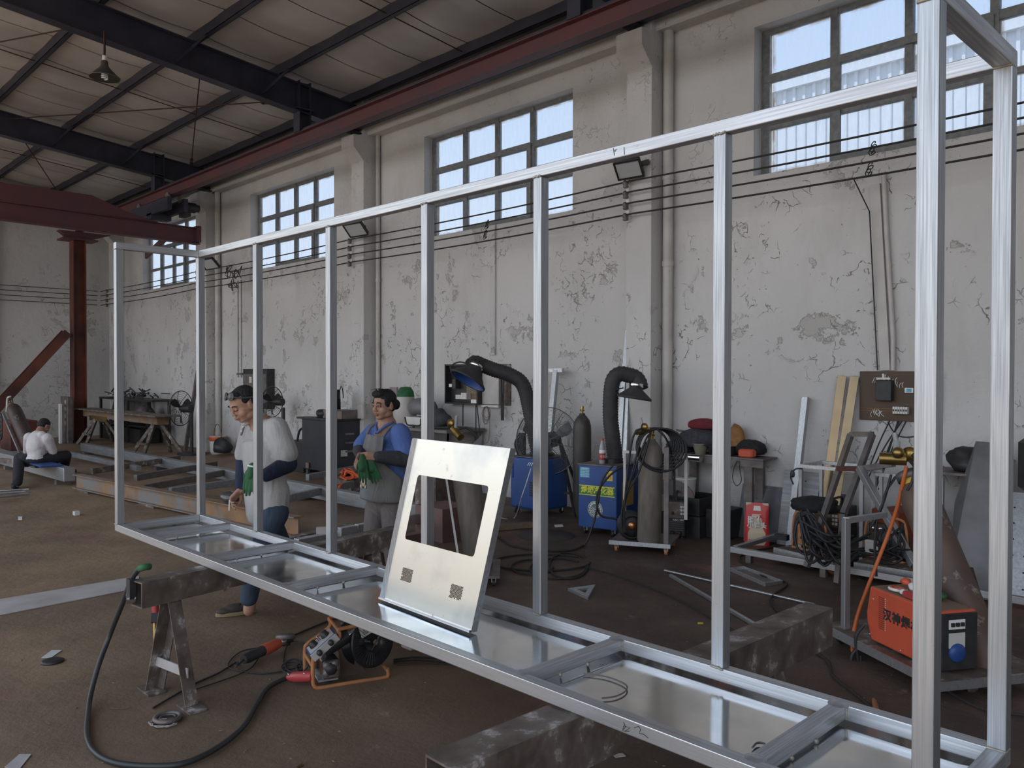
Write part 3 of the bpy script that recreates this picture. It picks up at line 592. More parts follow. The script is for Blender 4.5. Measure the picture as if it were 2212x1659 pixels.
# leaning faceplate
BL, BR, TL, TRr = Vector((-3.087, 2.177, .662)), Vector((-2.429, 2.151, .662)), Vector((-2.9457, 2.2583, 1.4026)), Vector((-2.2878, 2.2321, 1.4007))
fp = thing('zinc_faceplate', (BL+BR)/2, 'bright galvanised faceplate with a window cut-out leaning in the tray', 'metal panel')
ux = (BR-BL); uy = (TL-BL); nrm = ux.cross(uy).normalized()     # towards the camera side
if nrm.y > 0: nrm = -nrm
def fpP(u, v, d=0.): return BL+ux*u+uy*v+nrm*d
def uv_of(px, py):
    d = ray(px, py); t = (BL-EYE).dot(nrm)/d.dot(nrm); P = EYE+d*t-BL
    A = np.array([[ux.dot(ux), ux.dot(uy)], [ux.dot(uy), uy.dot(uy)]]); s = np.linalg.solve(A, [P.dot(ux), P.dot(uy)]); return s
hole = [uv_of(*q) for q in ((903, 1025), (1056, 1050), (1025, 1203), (875, 1165))]
hu0 = (hole[0][0]+hole[3][0])/2; hu1 = (hole[1][0]+hole[2][0])/2; hv0 = (hole[2][1]+hole[3][1])/2; hv1 = (hole[0][1]+hole[1][1])/2
m = MB(); r = .022; ring = []
hc = [(hu0, hv0, PI), (hu1, hv0, 1.5*PI), (hu1, hv1, 0), (hu0, hv1, .5*PI)]
inner = []
for (u, v, a0), (sx, sy) in zip(hc, ((1, 1), (-1, 1), (-1, -1), (1, -1))):
    for j in range(4): a = a0+j*PI/6; inner.append((u+sx*r+r*math.cos(a), v+sy*r+r*math.sin(a)))
outer = []
for k, (u, v) in enumerate([(0, 0), (1, 0), (1, 1), (0, 1)]):
    outer += [(u, v)]*4
for d in (.0, .0015):
    vs = [fpP(u, v, d) for u, v in outer]+[fpP(u, v, d) for u, v in inner]
    m.add(vs, [(i, (i+1) % 16, 16+(i+1) % 16, 16+i) for i in range(16) if True])
vs = [fpP(u, v, d) for d in (0., .0015) for u, v in inner]; m.add(vs, [(i, (i+1) % 16, 16+(i+1) % 16, 16+i) for i in range(16)])
m.build('face', 'panel_zinc', fp)
for nm, (a, b) in dict(a=((0, 0), (1, 0)), b=((0, 1), (1, 1)), c=((1, 0), (1, 1))).items():
    m = MB(); A = fpP(*a); B = fpP(*b); m.prism([A, B, B-nrm*.03, A-nrm*.03], (0, 0, .0012)); m.build('folded_edge', 'galv', fp)
m = MB(); 
for u0, dd in ((-.0, .012), (.022, .012)): m.prism([fpP(u0, 0, 0), fpP(u0+.012, 0, dd), fpP(u0+.03, 0, 0)], uy)
m.build('ribbed_edge', 'galv_z', fp)
m = MB(); m.prism([fpP(0, 0, .001), fpP(1, 0, .001), fpP(1, 0, .012), fpP(0, 0, .012)], uy.normalized()*.010); m.build('bottom_lip', 'chrome', fp)
mat('perf', (.16, .10, .05), .8)
for (px, py) in ((879, 1242), (985, 1279)):
    u, v = uv_of(px, py); q = MB(); h = MB(); hw, hh = .062, .053
    e1 = ux.normalized(); e2 = uy.normalized(); c0 = fpP(u, v, .002)
    rnd = random.Random(px)
    for i in range(9):
        for j in range(10):
            if rnd.random() < .06 and (i in (0, 8) or j in (0, 9)): continue
            c = c0+e1*((i-4)*hw/4.4*.62+(j % 2)*.0035)+e2*((j-4.5)*hh/4.9*.5*1.1)
            h.lathe([(.0001, .0006), (.0031, .0006)], c, nrm, 6)
    h.build('perforated_vent', 'perf', fp, kind='stuff')
# ================================================================ SAWHORSES
def sawhorse(a, b, w_, h_, label, legs, z=ZB-.006, splay=.2, plates=True):
    a = Vector(a); b = Vector(b); d = (b-a).normalized(); s = d.cross(Vector((0, 0, 1))).normalized()
    t = thing('sawhorse', ((a.x+b.x)/2, (a.y+b.y)/2, 0), label, 'sawhorse')
    zc = z-h_/2
    m = MB(); A = Vector((a.x, a.y, zc)); B = Vector((b.x, b.y, zc)); th = .007
    m.bar(A+Vector((0, 0, h_/2-th/2)), B+Vector((0, 0, h_/2-th/2)), w_, th); m.bar(A-Vector((0, 0, h_/2-th/2)), B-Vector((0, 0, h_/2-th/2)), w_, th)
    for k in (-1, 1): m.bar(A+s*k*(w_/2-th/2), B+s*k*(w_/2-th/2), th, h_-2*th)
    m.build('top_beam', 'grimy_steel', t)
    for u in legs:
        P = a+(b-a)*u
        feet = []
        for k in (-1, 1):
            top = Vector((P.x, P.y, z-h_+.01))+s*k*.03; bot = Vector((P.x, P.y, .012))+s*k*splay
            m = MB(); L_ = (bot-top); nn = L_.cross(d).normalized()*k
            m.bar(top+d*.0, bot, .006, .07, up=d); m.bar(top+d*.035+nn*.03*-1, bot+d*.035+nn*.03*-1, .06, .006, up=d)
            m.build('leg', 'grimy_steel', t); feet.append(bot)
            if plates: MB().cbox(bot+Vector((0, 0, -.006)), (.16, .09, .01)).build('foot_plate', 'grimy_steel', t)
        mid = [Vector((P.x, P.y, .17))+s*k*(splay*.82) for k in (-1, 1)]
        MB().bar(mid[0], mid[1], .05, .006, up=d).build('rung', 'white_strip', t)
    return t
sawhorse((-4.22, 1.50, 0), (-4.50, 3.3, 0), .10, .13, 'rusty steel sawhorse under the left end of the frame', (.10, .88), splay=.19)
sawhorse((-1.69, 1.385, 0), (-1.65, 3.56, 0), .13, .17, 'heavy black steel sawhorse under the right end of the frame', (.03, .80), splay=.2)
# ================================================================ EQUIPMENT ALONG THE WALL
def HZ(px, py, P): return PL(px, py, 1, P[1]).z
def base(A, B, z=0.):
    A = Vector(A); B = Vector(B); x = (B-A); x.z = 0; x.normalize(); M = Matrix((x, Vector((-x.y, x.x, 0)), Vector((0, 0, 1)))).transposed().to_4x4(); M.translation = Vector((A.x, A.y, z)); return M
def caster(M, x, y, par, r=.035, m_='rubber'):
    c = MB(M); c.box((x-.02, y-.02, 2*r+.005), (x+.02, y+.02, 2*r+.015)); c.box((x-.018, y-.005, r), (x-.013, y+.015, 2*r+.01)); c.box((x+.013, y-.005, r), (x+.018, y+.015, 2*r+.01)); o = c.build('caster', 'white_paint', par)
    w_ = MB(M); w_.cyl((x-.012, y+.005, r), (x+.012, y+.005, r), r, 14); w_.build('wheel', m_, o)
def ribbed(pts, r, k=8, pitch=.028, amp=.10, n=16):
    P = spline(pts, k); out = []; rr = []; L_ = 0; 
    seg = [(b-a).length for a, b in zip(P[:-1], P[1:])]; tot = sum(seg); N_ = int(tot/pitch*2); i = 0; acc = 0
    for j in range(N_+1):
        s_ = tot*j/N_
        while i < len(seg)-1 and acc+seg[i] < s_: acc += seg[i]; i += 1
        out.append(P[i].lerp(P[i+1], min(1, (s_-acc)/max(seg[i], 1e-6)))); rr.append(r*(1+amp*(.5 if j % 2 else -.5)))
    return out, rr
def hood(c, ax, R, par, inner, r0=.075, h=.15):
    c = Vector(c); ax = Vector(ax).normalized()          # ax points out of the mouth
    MB().lathe([(r0, -h-.05), (r0, -h), (R*.93, -.02), (R, -.012), (R, .01), (R*.94, .008)], c, ax, 28, cap=False).build('hood', 'duct', par)
    MB().lathe([(R*.94, .006), (R*.90, -.012), (r0*.9, -h+.005), (.001, -h)], c, ax, 28, cap=False).build('hood_lining', inner, par)
    MB().lathe([(r0*1.04, -h-.06), (r0*1.10, -h-.05), (r0*1.10, -h-.03), (r0*1.04, -h-.02)], c, ax, 20).build('collar', 'chrome', par)
    a = ax.orthogonal().normalized(); MB().tube(spline([c+a*R*.97+ax*0, c+a*(R+.03)-ax*.05, c+a*R*.7-ax*.09]), .007, 6).build('handle', 'black', par)
# --- fume extractor with the lettered front
A = FL(1251, 1152); B = FL(1326, 1162); M2 = base(A, B); w2 = (B-A).length*1.07; h2 = HZ(1248, 1003, A); d2 = .50; zb = .075
fx2 = thing('fume_extractor', M2.translation, 'blue mobile welding fume extractor with yellow Chinese lettering on a green band', 'extractor', 'blue fume extractors')
MB(M2).box((-.01, 0, zb), (w2, d2, h2)).build('cabinet', 'blue_paint', fx2, bev=.008)
MB(M2).box((-.015, -.01, h2), (w2+.005, d2, h2+.012)).build('lid', 'dark_steel', fx2)
for x in (.05, w2-.06):
    for y in (.05, d2-.06): caster(M2, x, y, fx2, .032)
MF = M2 @ Matrix.Rotation(PI/2, 4, 'X')                   # text on the front face: x right, y up, normal towards the camera
def onface(MF, x, y, off=.002): return MF @ Matrix.Translation((x, y, off))
bz = lambda v: zb+(h2-zb)*v
MB(M2).box((.0, -.0025, bz(.535)), (w2-.02, 0, bz(.665))).build('green_band', 'green_band', fx2)
for v in (.520, .665): MB(M2).box((.0, -.003, bz(v)), (w2-.02, 0, bz(v)+.008)).build('yellow_line', 'yellow_ink', fx2)
text('焊烟净化器', 'lettering', 'yellow_ink', fx2, onface(MF, w2*.49, bz(.60), .004), size=.078, bold=.0015)
m = MB(M2); cx_, cz_ = w2*.44, bz(.30)
MB(M2).lathe([(.0001, .002), (.088, .002), (.088, 0)], (cx_, -.001, cz_), (0, -1, 0), 32).build('emblem_disc', 'white', fx2)
MB(M2).torus((cx_, -.0035, cz_), .080, .0028, (0, 1, 0), 32, 6).build('emblem_ring', 'green_band', fx2)
MB(M2).lathe([(.0001, .0035), (.058, .0035), (.058, 0)], (cx_, -.001, cz_), (0, -1, 0), 32).build('emblem_core', mat('emblem_grey', (.12, .16, .18), .5), fx2)
for j in range(4):
    z0 = cz_+.012-.017*j; MB(M2).tube(spline([(cx_-.05, -.006, z0+.012), (cx_-.03, -.006, z0+.008), (cx_, -.006, z0-.014), (cx_+.03, -.006, z0+.008), (cx_+.05, -.006, z0+.012)], 4), .0032, 5).build('emblem_wave', 'white', fx2)
for j in range(16):
    a = 2*PI*j/16; text('环保净化设备焊接烟尘处理器净气机'[j], 'emblem_letter', 'black', fx2, onface(MF, cx_+.069*math.sin(a), cz_+.069*math.cos(a), .0045) @ Matrix.Rotation(-a, 4, 'Z'), size=.013)
MB(M2).box((.01, -.002, bz(.80)), (.125, 0, bz(.965))).build('blue_sticker', mat('cyan', (.10, .36, .55), .5), fx2)
for j in range(6): MB(M2).box((.018, -.0028, bz(.815)+j*.017), (.117, -.002, bz(.815)+j*.017+.003)).build('sticker_line', 'white', fx2)
text('使用说明书', 'sticker_text', 'white', fx2, onface(MF, .067, bz(.945), .003), size=.014)
MB(M2).box((w2-.115, -.002, bz(.775)), (w2-.045, 0, bz(.935))).build('yellow_sticker', mat('yl', (.75, .50, .06), .5), fx2)
for j, s_ in enumerate('注意安全'): text(s_, 'sticker_text', 'black', fx2, onface(MF, w2-.095+.028*(j % 2), bz(.88)-.04*(j//2), .003), size=.026)
MB(M2).box((w2, .12, bz(.35)), (w2+.003, .38, bz(.74))).build('side_label', mat('kraft', (.40, .25, .08), .6), fx2)
dep = (M2 @ Vector((w2*.6, d2*.55, 0))-EYE).dot(cf)
pts = [DP(x, y, dep) for x, y in ((1331, 1008), (1324, 950), (1319, 905), (1319, 860), (1324, 822), (1338, 808), (1356, 810), (1372, 815))]+[DP(1381, 826, dep-.02), DP(1383, 838, dep-.04)]
p_, r_ = ribbed(pts, .082, 8, .030, .09); MB().tube(p_, r_, 16).build('flexible_duct', 'duct', fx2)
hood(DP(1370, 860, dep-.08), (-.10, -.12, -1), .185, fx2, 'black', .07, .10)
MB(M2).cyl((w2*.6, d2*.5, h2), (w2*.6, d2*.5, h2+.06), .095).build('duct_collar', 'black', fx2)
# --- the other extractor
Nc = FL(1166, 1119); w1, d1, h1 = .50, .50, HZ(1166, 992, Nc); M1 = TR((Nc.x-w1, Nc.y, 0))
fx1 = thing('fume_extractor', M1.translation, 'plain blue fume extractor with a vent grille, hood swung out to the left', 'extractor', 'blue fume extractors')
MB(M1).box((0, 0, .07), (w1, d1, h1)).build('cabinet', 'blue_paint', fx1, bev=.03)
for x in (.06, w1-.06):
    for y in (.06, d1-.06): caster(M1, x, y, fx1, .03)
for i in range(3):
    for j in range(6): MB(M1).box((w1*.66+i*.032, -.004, .24+j*.03), (w1*.66+i*.032+.026, 0, .24+j*.03+.02)).build('vent_slot', 'black', fx1)
MB(M1).box((.03, -.012, h1*.63), (.055, 0, h1*.88)).build('door_handle', 'blue_paint', fx1)
for j in range(3): MB(M1).bar((.30+.03*j, -.002, h1-.09), (.33+.03*j, -.002, h1-.05), .008, .003, up=(0, 1, 0)).build('sticker', 'white', fx1)
MB(M1).box((-.0, -.0, h1), (w1, d1, h1+.01)).build('lid', 'dark_steel', fx1, bev=.003)
dep = (M1 @ Vector((w1*.5, d1*.45, 0))-EYE).dot(cf)
pts = [DP(x, y, dep) for x, y in ((1165, 988), (1157, 950), (1150, 915), (1142, 875), (1134, 842), (1122, 822), (1097, 808), (1068, 799), (1042, 789))]+[DP(1026, 783, dep-.05), DP(1018, 790, dep-.08)]
p_, r_ = ribbed(pts, .088, 8, .030, .09); MB().tube(p_, r_, 16).build('flexible_duct', 'duct', fx1)
hood(DP(1010, 822, dep-.16), (-.16, -.50, -.80), .235, fx1, 'blue_paint', .085, .17)
MB().tube(spline([DP(978, 806, dep-.1), DP(976, 790, dep), DP(992, 782, dep), DP(1012, 786, dep)]), .009, 6).build('hood_cable', 'black', fx1)
MB(M1).cyl((w1*.5, d1*.45, h1), (w1*.5, d1*.45, h1+.05), .10).build('duct_collar', 'black', fx1)
c0 = M1 @ Vector((.09, .12, h1+.01)); g = thing('cable_bundle', c0, 'black cables and torch rolled up on the plain blue extractor', 'cable')
MB().cyl(c0, c0+Vector((0, 0, .27)), .045).build('grip', 'black', g)
for j in range(5): MB().tube(spline([c0+Vector((-.05+.02*j, -.03, .0)), c0+Vector((-.08+.02*j, -.05, .14)), c0+Vector((-.03+.02*j, 0, .26-.02*j)), c0+Vector((.05, 0, .1))]), .008, 6).build('cable', 'rubber', g)
for j in range(4): cc = M1 @ Vector((.38, .2, h1+.03+.012*j)); MB().torus(cc, .10+.01*j, .008, (0.2*j-.3, .1, 1), 20, 6).build('cable_loop', 'rubber', g)
a = M1.translation
MB().tube(spline([DP(1147, 1012, 9), DP(1135, 1050, 9.0), DP(1128, 1070, 8.9), FL(1112, 1118, .01), FL(1088, 1120, .01), FL(1078, 1115, .01)]), .006, 5).build('power_cable', 'white_paint', label='thin pale cable drooping in front of the plain blue extractor', cat='cable')
# --- drinks bottle
bp = M2 @ Vector((w2*.47, .12, h2+.0125)); bt = thing('drink_bottle', bp, 'plastic cola bottle with red cap and red label on the blue extractor', 'bottle')
mat('clear_plastic', (.34, .34, .36), .15)
MB().lathe([(.028, 0), (.032, .01), (.032, .15), (.028, .19), (.014, .225), (.013, .245)], bp, n=18).build('body', 'clear_plastic', bt)
MB().lathe([(.0325, .04), (.0330, .045), (.0330, .105), (.0325, .11)], bp, n=18).build('red_label', 'red_plastic', bt); MB().lathe([(.0325, .11), (.0327, .112), (.0327, .145), (.032, .147)], bp, n=18).build('white_label', 'white', bt)
MB().cyl(bp+Vector((0, 0, .243)), bp+Vector((0, 0, .268)), .0165).build('cap', 'orange_paint', bt)
text('可乐', 'label_text', 'white', bt, Matrix.Translation(bp) @ Matrix.Rotation(YAW, 4, 'Z') @ Matrix.Rotation(PI/2, 4, 'X') @ Matrix.Translation((0, .075, .0335)), size=.03)
# --- gas cylinders
def gas(P, h, r, m_, label, top=None, valve=True, grp='gas cylinders'):
    P = Vector(P); t = thing('gas_cylinder', P, label, 'gas cylinder', grp); ax = (Vector(top)-P).normalized() if top is not None else Vector((0, 0, 1))
    sh = h-.0; MB().lathe([(r*.90, 0), (r, .02), (r, sh-.20), (r*.96, sh-.14), (r*.80, sh-.08), (r*.5, sh-.035), (r*.34, sh-.02), (r*.30, sh)], P, ax, 28).build('body', m_, t)
    if valve:
        q = P+ax*sh; s_ = ax.cross(Vector((.3, 1, 0))).normalized(); o = MB(); o.cyl(q, q+ax*.06, .014); o.cyl(q+ax*.035-s_*.035, q+ax*.035+s_*.035, .010); o.cyl(q+ax*.055, q+ax*.085, .022, r2=.018); o.build('valve', 'brass', t)
    return t
def regulator(P, s, t, d=(1, 0, 0), m_='brass'):
    P = Vector(P); d = Vector(d).normalized(); u = Vector((0, 0, 1)); n = d.cross(u)
    MB().cyl(P-d*.10*s, P+d*.03*s, .032*s, 18).build('regulator', m_, t); MB().lathe([(.036*s, 0), (.038*s, .01*s), (.036*s, .03*s), (.001, .031*s)], P+d*.05*s+u*.03*s, (-.1, -1, .1), 18).build('gauge', m_, t)
    MB().cyl(P+d*.0*s, P+d*.12*s, .012*s).build('nut', m_, t)
    MB().cyl(P-d*.01*s+u*.03*s, P-d*.03*s+u*.14*s, .014*s, r2=.012*s).build('flow_tube', 'clear_plastic', t)
P = FL(1257, 1117); gas(P, HZ(1262, 893, P), .108, 'dark_cyl', 'dark grey gas cylinder standing by the wall between the big fan and the lettered extractor')
# --- big floor fan
fc = DP(1183, 952, 9.75); Rr = .40; fn = (EYE-fc); fn.z = 0; fn.normalize(); fn = (fn+Vector((-.35, .0, 0))).normalized(); fx_ = Vector((0, 0, 1)).cross(fn)
t = thing('floor_fan', (fc.x, fc.y, 0), 'large round wire guard fan behind the plain blue extractor', 'fan', 'industrial fans')
mat('fan_wire', (.12, .12, .12), .4, .5)
def guard(fc, fn, R, t, rings=22, spokes=10, w_=.0025, m_='fan_wire'):
    fn = Vector(fn); a = fn.cross(Vector((0, 0, 1))).normalized(); b = a.cross(fn)
    g = MB()
    for i in range(rings):
        rr = R*(.17+.83*i/(rings-1)); dz = .07*(1-(i/(rings-1))**2)
        g.tube([fc+fn*dz+(a*math.cos(2*PI*k/40)+b*math.sin(2*PI*k/40))*rr for k in range(40)], w_ if i < rings-1 else w_*3, 4, True)
    g.build('guard_ring', m_, t, kind='stuff')
    for k in range(spokes):
        u = a*math.cos(2*PI*k/spokes+.2)+b*math.sin(2*PI*k/spokes+.2); MB().tube([fc+fn*.075+u*R*.15, fc+fn*.06+u*R*.5, fc+fn*.0+u*R], w_*1.6, 4).build('guard_spoke', m_, t)
def fanparts(fc, fn, R, t, mblade='fan_wire'):
    fn = Vector(fn); a = fn.cross(Vector((0, 0, 1))).normalized(); b = a.cross(fn)
    MB().cyl(fc-fn*.05, fc+fn*.02, R*.14).build('hub', 'black', t); MB().cyl(fc-fn*.25, fc-fn*.06, R*.24).build('motor', 'black', t)
    for k in range(3):
        th = 2*PI*k/3+.5; m = MB(); vs = []
        for i in range(5):
            for j in (-1, 1):
                q = R*(.12+.75*i/4); an = th+j*(.18+.12*math.sin(PI*i/4)); vs.append(fc+(a*math.cos(an)+b*math.sin(an))*q+fn*.03*j)
        m.add(vs, [(2*i, 2*i+1, 2*i+3, 2*i+2) for i in range(4)]); o = m.build('blade', mblade, t); o.modifiers.new('s', 'SOLIDIFY').thickness = .003
guard(fc, fn, Rr, t); fanparts(fc, fn, Rr, t)
m = MB(); bb = Vector((fc.x, fc.y, 0))-fn*.15
for k in (-1, 1): m.bar(bb+fx_*k*.1+Vector((0, 0, fc.z)), bb+fx_*k*.38+fn*.25+Vector((0, 0, .02)), .03); m.bar(bb+fx_*k*.1+Vector((0, 0, fc.z)), bb+fx_*k*.38-fn*.2+Vector((0, 0, .02)), .03)
m.bar(bb-fx_*.3+Vector((0, 0, .25)), bb+fx_*.3+Vector((0, 0, .25)), .025); m.build('stand', 'black', t)
# --- leaning sections
def lean(label, a, b, w_, th, m_='galv', nm='steel_bar', cat='steel bar', side=None, grp=None):
    return MB().bar(a, b, w_, th, up=side or (0, 1, 0)).build(nm, m_, label=label, cat=cat, group=grp, bev=.002)
a = FL(1182, 1090); a = Vector((-6.95, 7.35, .03)); tp = WP(1201, 800, 7.6)
t = thing('tee_section', a, 'long steel tee bar leaning on the wall behind the big fan', 'steel bar'); MB().bar(a, tp, .075, .05, up=(0, 1, 0)).build('stem', 'galv_z', t, bev=.003); u = Vector((1, 0, .0)); MB().bar(tp-u*.12, tp+u*.12, .04, .05).build('crossbar', 'galv', t)
def HP(px, py, Y): return PL(px, py, 1, Y)
t = MB(); b0 = Vector((-5.93, 7.3, .01)); q = [HP(1335, 985, 7.4), HP(1366, 985, 7.4), HP(1362, 712, 7.6), HP(1351, 711, 7.6)]; q = [Vector((q[0].x, 7.25, .01)), Vector((q[1].x, 7.25, .01)), q[2], q[3]]
t.prism(q, (.0, .03, 0)); t.bar((q[0]+q[1])/2-Vector((0, .012, 0)), (q[2]+q[3])/2-Vector((0, .012, 0)), .03, .012, up=(0, 1, 0)); t.build('folded_sheet', 'galv_z', label='tall tapering folded steel sheet leaning on the wall behind the lettered extractor', cat='metal sheet')
# --- cart with dusty cylinder, spool and hoses
A = FL(1322, 1193); B = FL(1448, 1203); Mc = base(A, B); wc_ = (B-A).length
ct = thing('welding_cart', Mc.translation, 'steel wheeled cart carrying the dusty beige gas cylinder', 'cart', 'welding carts')
MB(Mc).box((-.03, 0, .085), (wc_, .55, .105)).build('platform', 'dark_steel', ct); MB(Mc).box((-.03, -.006, .075), (wc_, 0, .115)).build('edge_angle', 'galv', ct)
for x in (.03, wc_-.05):
    for y in (.06, .48): caster(Mc, x, y, ct, .034, 'tube_orange')
ph = HZ(1434, 965, Mc @ Vector((wc_-.07, .1, 0)))
for x, h_ in ((wc_-.07, ph), ): MB(Mc).box((x, .04, .10), (x+.045, .08, h_)).build('upright', 'dark_steel', ct)
q = Mc @ Vector((.09, .12, 0)); h_ = .92
MB(Mc).box((.05, .25, .10), (.075, .275, h_)).build('upright', 'white_paint', ct); MB(Mc).box((.05, .25, h_), (.30, .275, h_+.025)).build('top_bar', 'white_paint', ct); MB(Mc).box((wc_+.08, .30, .3), (wc_+.11, .33, .92)).build('upright', 'white_paint', ct); MB(Mc).box((wc_-.05, .30, .88), (wc_+.11, .33, .92)).build('top_bar', 'white_paint', ct)
cb = Mc @ Vector((wc_*.60, .10, .106)); dc = (cb-EYE).dot(cf); ctop = DP(1408, 948, dc)
gc = gas(cb, (ctop-cb).length, .112, 'dusty_cyl', 'dusty beige gas cylinder strapped on the steel cart with hoses over its top', top=ctop); 
regulator(DP(1388, 930, dc-.08), .9, gc, (1, -.3, .25))
hs = thing('hose_coil', ctop, 'black hoses coiled over the top of the dusty beige cylinder', 'hose')
rnd = random.Random(4)
for j in range(7):
    R_ = .15+.012*j; cc = ctop+Vector((.02+.01*j, .02, -.03-.012*j)); ax = Vector((.55+.06*j, -.8, .15)).normalized(); a_ = ax.cross(Vector((0, 0, 1))).normalized(); b_ = a_.cross(ax)
    MB().tube([cc+ax*(.02*j-.05)+(a_*math.cos(2*PI*k/28)*R_*1.05+b_*math.sin(2*PI*k/28)*R_*.9) for k in range(28)], .011, 6, True).build('hose_loop', 'rubber', hs)
for j, (x0, y0, x1, y1, x2, y2) in enumerate(((1372, 935, 1358, 1000, 1348, 1110), (1385, 950, 1366, 1020, 1350, 1085), (1400, 955, 1380, 1020, 1352, 1075), (1395, 950, 1372, 1010, 1345, 1095))):
    MB().tube(spline([DP(1405, 925+4*j, dc-.12), DP(x0, y0, dc-.15), DP(x1, y1, dc-.16), DP(x2, y2, dc-.14), DP(1352-3*j, 1150, dc-.12)]), .010, 6).build('hose', 'rubber', hs)
MB().tube(spline([DP(1418, 925, dc-.1), DP(1440, 950, dc-.1), DP(1455, 1000, dc), DP(1457, 1060, dc), DP(1455, 1080, dc)]), .010, 6).build('hose', 'rubber', hs)
fe = (M2 @ Vector((w2*.9, .0, h2*.98)))
for j, pts in enumerate((((1370, 1003), (1340, 1010), (1310, 1035), (1291, 1065), (1290, 1095), (1300, 1115), (1325, 1120), (1345, 1125)), ((1325, 1003), (1300, 1040), (1292, 1085), (1285, 1120), (1272, 1160), (1262, 1178)))):
    P_ = [DP(x, y, 8.05-.12*j) for x, y in pts]; P_[-1].z = max(.012, P_[-1].z); MB().tube(spline(P_), .010, 6).build('hose', 'rubber', hs)
sp_ = thing('wire_spool', Mc @ Vector((.13, .12, .107)), 'reel of copper welding wire on the cart left of the dusty cylinder', 'spool')
c_ = Mc @ Vector((.15, .16, .107+.135)); ax = (Mc.to_3x3() @ Vector((.35, -1, 0))).normalized()
MB().lathe([(.02, -.05), (.135, -.05), (.135, -.042), (.09, -.04), (.09, .04), (.135, .042), (.135, .05), (.02, .05)], c_, ax, 26).build('reel', 'black', sp_); MB().lathe([(.091, -.038), (.108, -.03), (.108, .03), (.091, .038)], c_, ax, 26, cap=False).build('wire', 'copper', sp_)
for j in range(4): MB().torus(c_+ax*(.06+.012*j), .125-.006*j, .008, ax, 24, 6).build('cable_loop', 'rubber', sp_)
MB().lathe([(.001, .055), (.045, .055), (.05, .0)], c_, ax, 20).build('copper_hub', 'copper', sp_)
# --- welder box right of the cylinder
A = FL(1441, 1162); B = FL(1480, 1164)
def welder(A, B, h, d, label, m_='black', panel='grimy_steel', nm='welding_machine', grp='welding machines', z0=.0, w_=None):
    M = base(A, B, z0); w_ = w_ or (Vector(B)-Vector(A)).length; t = thing(nm, M.translation, label, 'welder', grp)
    MB(M).box((0, 0, .02), (w_, d, h)).build('case', m_, t, bev=.012)
    MB(M).box((.01, -.006, h*.55), (w_-.01, 0, h*.97)).build('control_panel', panel, t)
    for i in range(6): MB(M).box((.02, -.004, h*.16+i*h*.055), (w_-.02, 0, h*.16+i*h*.055+.006)).build('vent_slot', 'dark_steel', t)
    for k in (.3, .7): MB(M).lathe([(.022, 0), (.022, .015), (.012, .03), (.001, .03)], (w_*k, -.004, h*.10+.02), (0, -1, 0), 14).build('socket', 'rubber', t)
    for i in range(3):
        for j in range(2): MB(M).box((w_*.74+j*.028, -.008, h*.82-i*.035), (w_*.74+j*.028+.02, -.005, h*.82-i*.035+.022)).build('indicator', 'white', t)
    MB(M).lathe([(.016, 0), (.014, .02), (.001, .02)], (w_*.3, -.006, h*.68), (0, -1, 0), 14).build('knob', 'black', t)
    MB(M).tube(spline([(w_/2, .05, h), (w_/2, .08, h+.07), (w_/2, d-.08, h+.07), (w_/2, d-.05, h)]), .012, 6).build('handle', 'black', t)
    for x in (.03, w_-.03):
        for y in (.03, d-.03): MB(M).cyl((x, y, 0), (x, y, .022), .014, 8).build('foot', 'rubber', t)
    return t, M, w_
t, Mw, ww = welder(A, B, HZ(1460, 1084, A), .42, 'dark welding machine standing right of the dusty cylinder cart')
text('NBC-250', 'model_text', 'white', t, onface(Mw @ Matrix.Rotation(PI/2, 4, 'X'), ww*.62, .19, .008), size=.028)
m = MB(); P = FL(1456, 1130); P = Vector((-4.95, 7.45, 0)); m.lathe([(.10, 0), (.12, .28), (.125, .285), (.125, .30), (.115, .30)], (P.x, P.y, .28), n=22).build('bucket', 'white', label='white plastic bucket behind the dark welding machine', cat='bucket')
MB().cbox((P.x, P.y, .14), (.3, .3, .28)).build('wooden_box', 'dark_steel', label='dark box under the white bucket', cat='box')
# --- workbench
YB0 = 7.42; zt = HP(1560, 985, YB0).z; xa = HP(1442, 985, YB0).x; xb = HP(1648, 985, YB0).x
wb_ = thing('workbench', ((xa+xb)/2, 7.4, 0), 'dark steel workbench against the wall right of the dusty cylinder', 'workbench')
MB().box((xa, YB0, zt-.02), (xb, 7.72, zt)).build('top', 'dark_steel', wb_, bev=.004); MB().box((xa, YB0, zt-.09), (xb, YB0+.04, zt-.02)).build('apron', 'dark_steel', wb_)
for x in (xa+.12, xb-.22):
    for y in (YB0+.02, 7.66): MB().box((x, y, 0), (x+.09, y+.05, zt-.02)).build('leg', 'dark_steel', wb_)
MB().cyl((xa+.0, YB0-.045, zt-.035), (HP(1520, 985, YB0).x, YB0-.045, zt-.035), .042, 18).build('steel_pipe', 'chrome', label='polished steel pipe along the front edge of the workbench', cat='pipe')
def onb(px, dy=.15): p = HP(px, 980, YB0+dy); return Vector((p.x, YB0+dy, zt))
mat('red_cloth', (.19, .02, .03), .85, 0, (.12, .015, .02), 8); mat('dark_cloth', (.035, .036, .045), .9, 0, (.06, .06, .07), 20); mat('tan_bag', (.30, .15, .045), .7, 0, (.2, .09, .03), 18)
MB().lump(onb(1515)+Vector((0, 0, .14)), .24, (1, .7, .55), 3, .2).build('cloth_bundle', 'dark_cloth', label='grey jacket heaped on the left of the workbench', cat='cloth')
MB().lump(onb(1520)+Vector((0, 0, .30)), .16, (1.2, .7, .45), 5, .15).build('red_cloth', 'red_cloth', label='dark red cloth on top of the jacket on the workbench', cat='cloth')
m = MB(); c_ = onb(1470, .12)
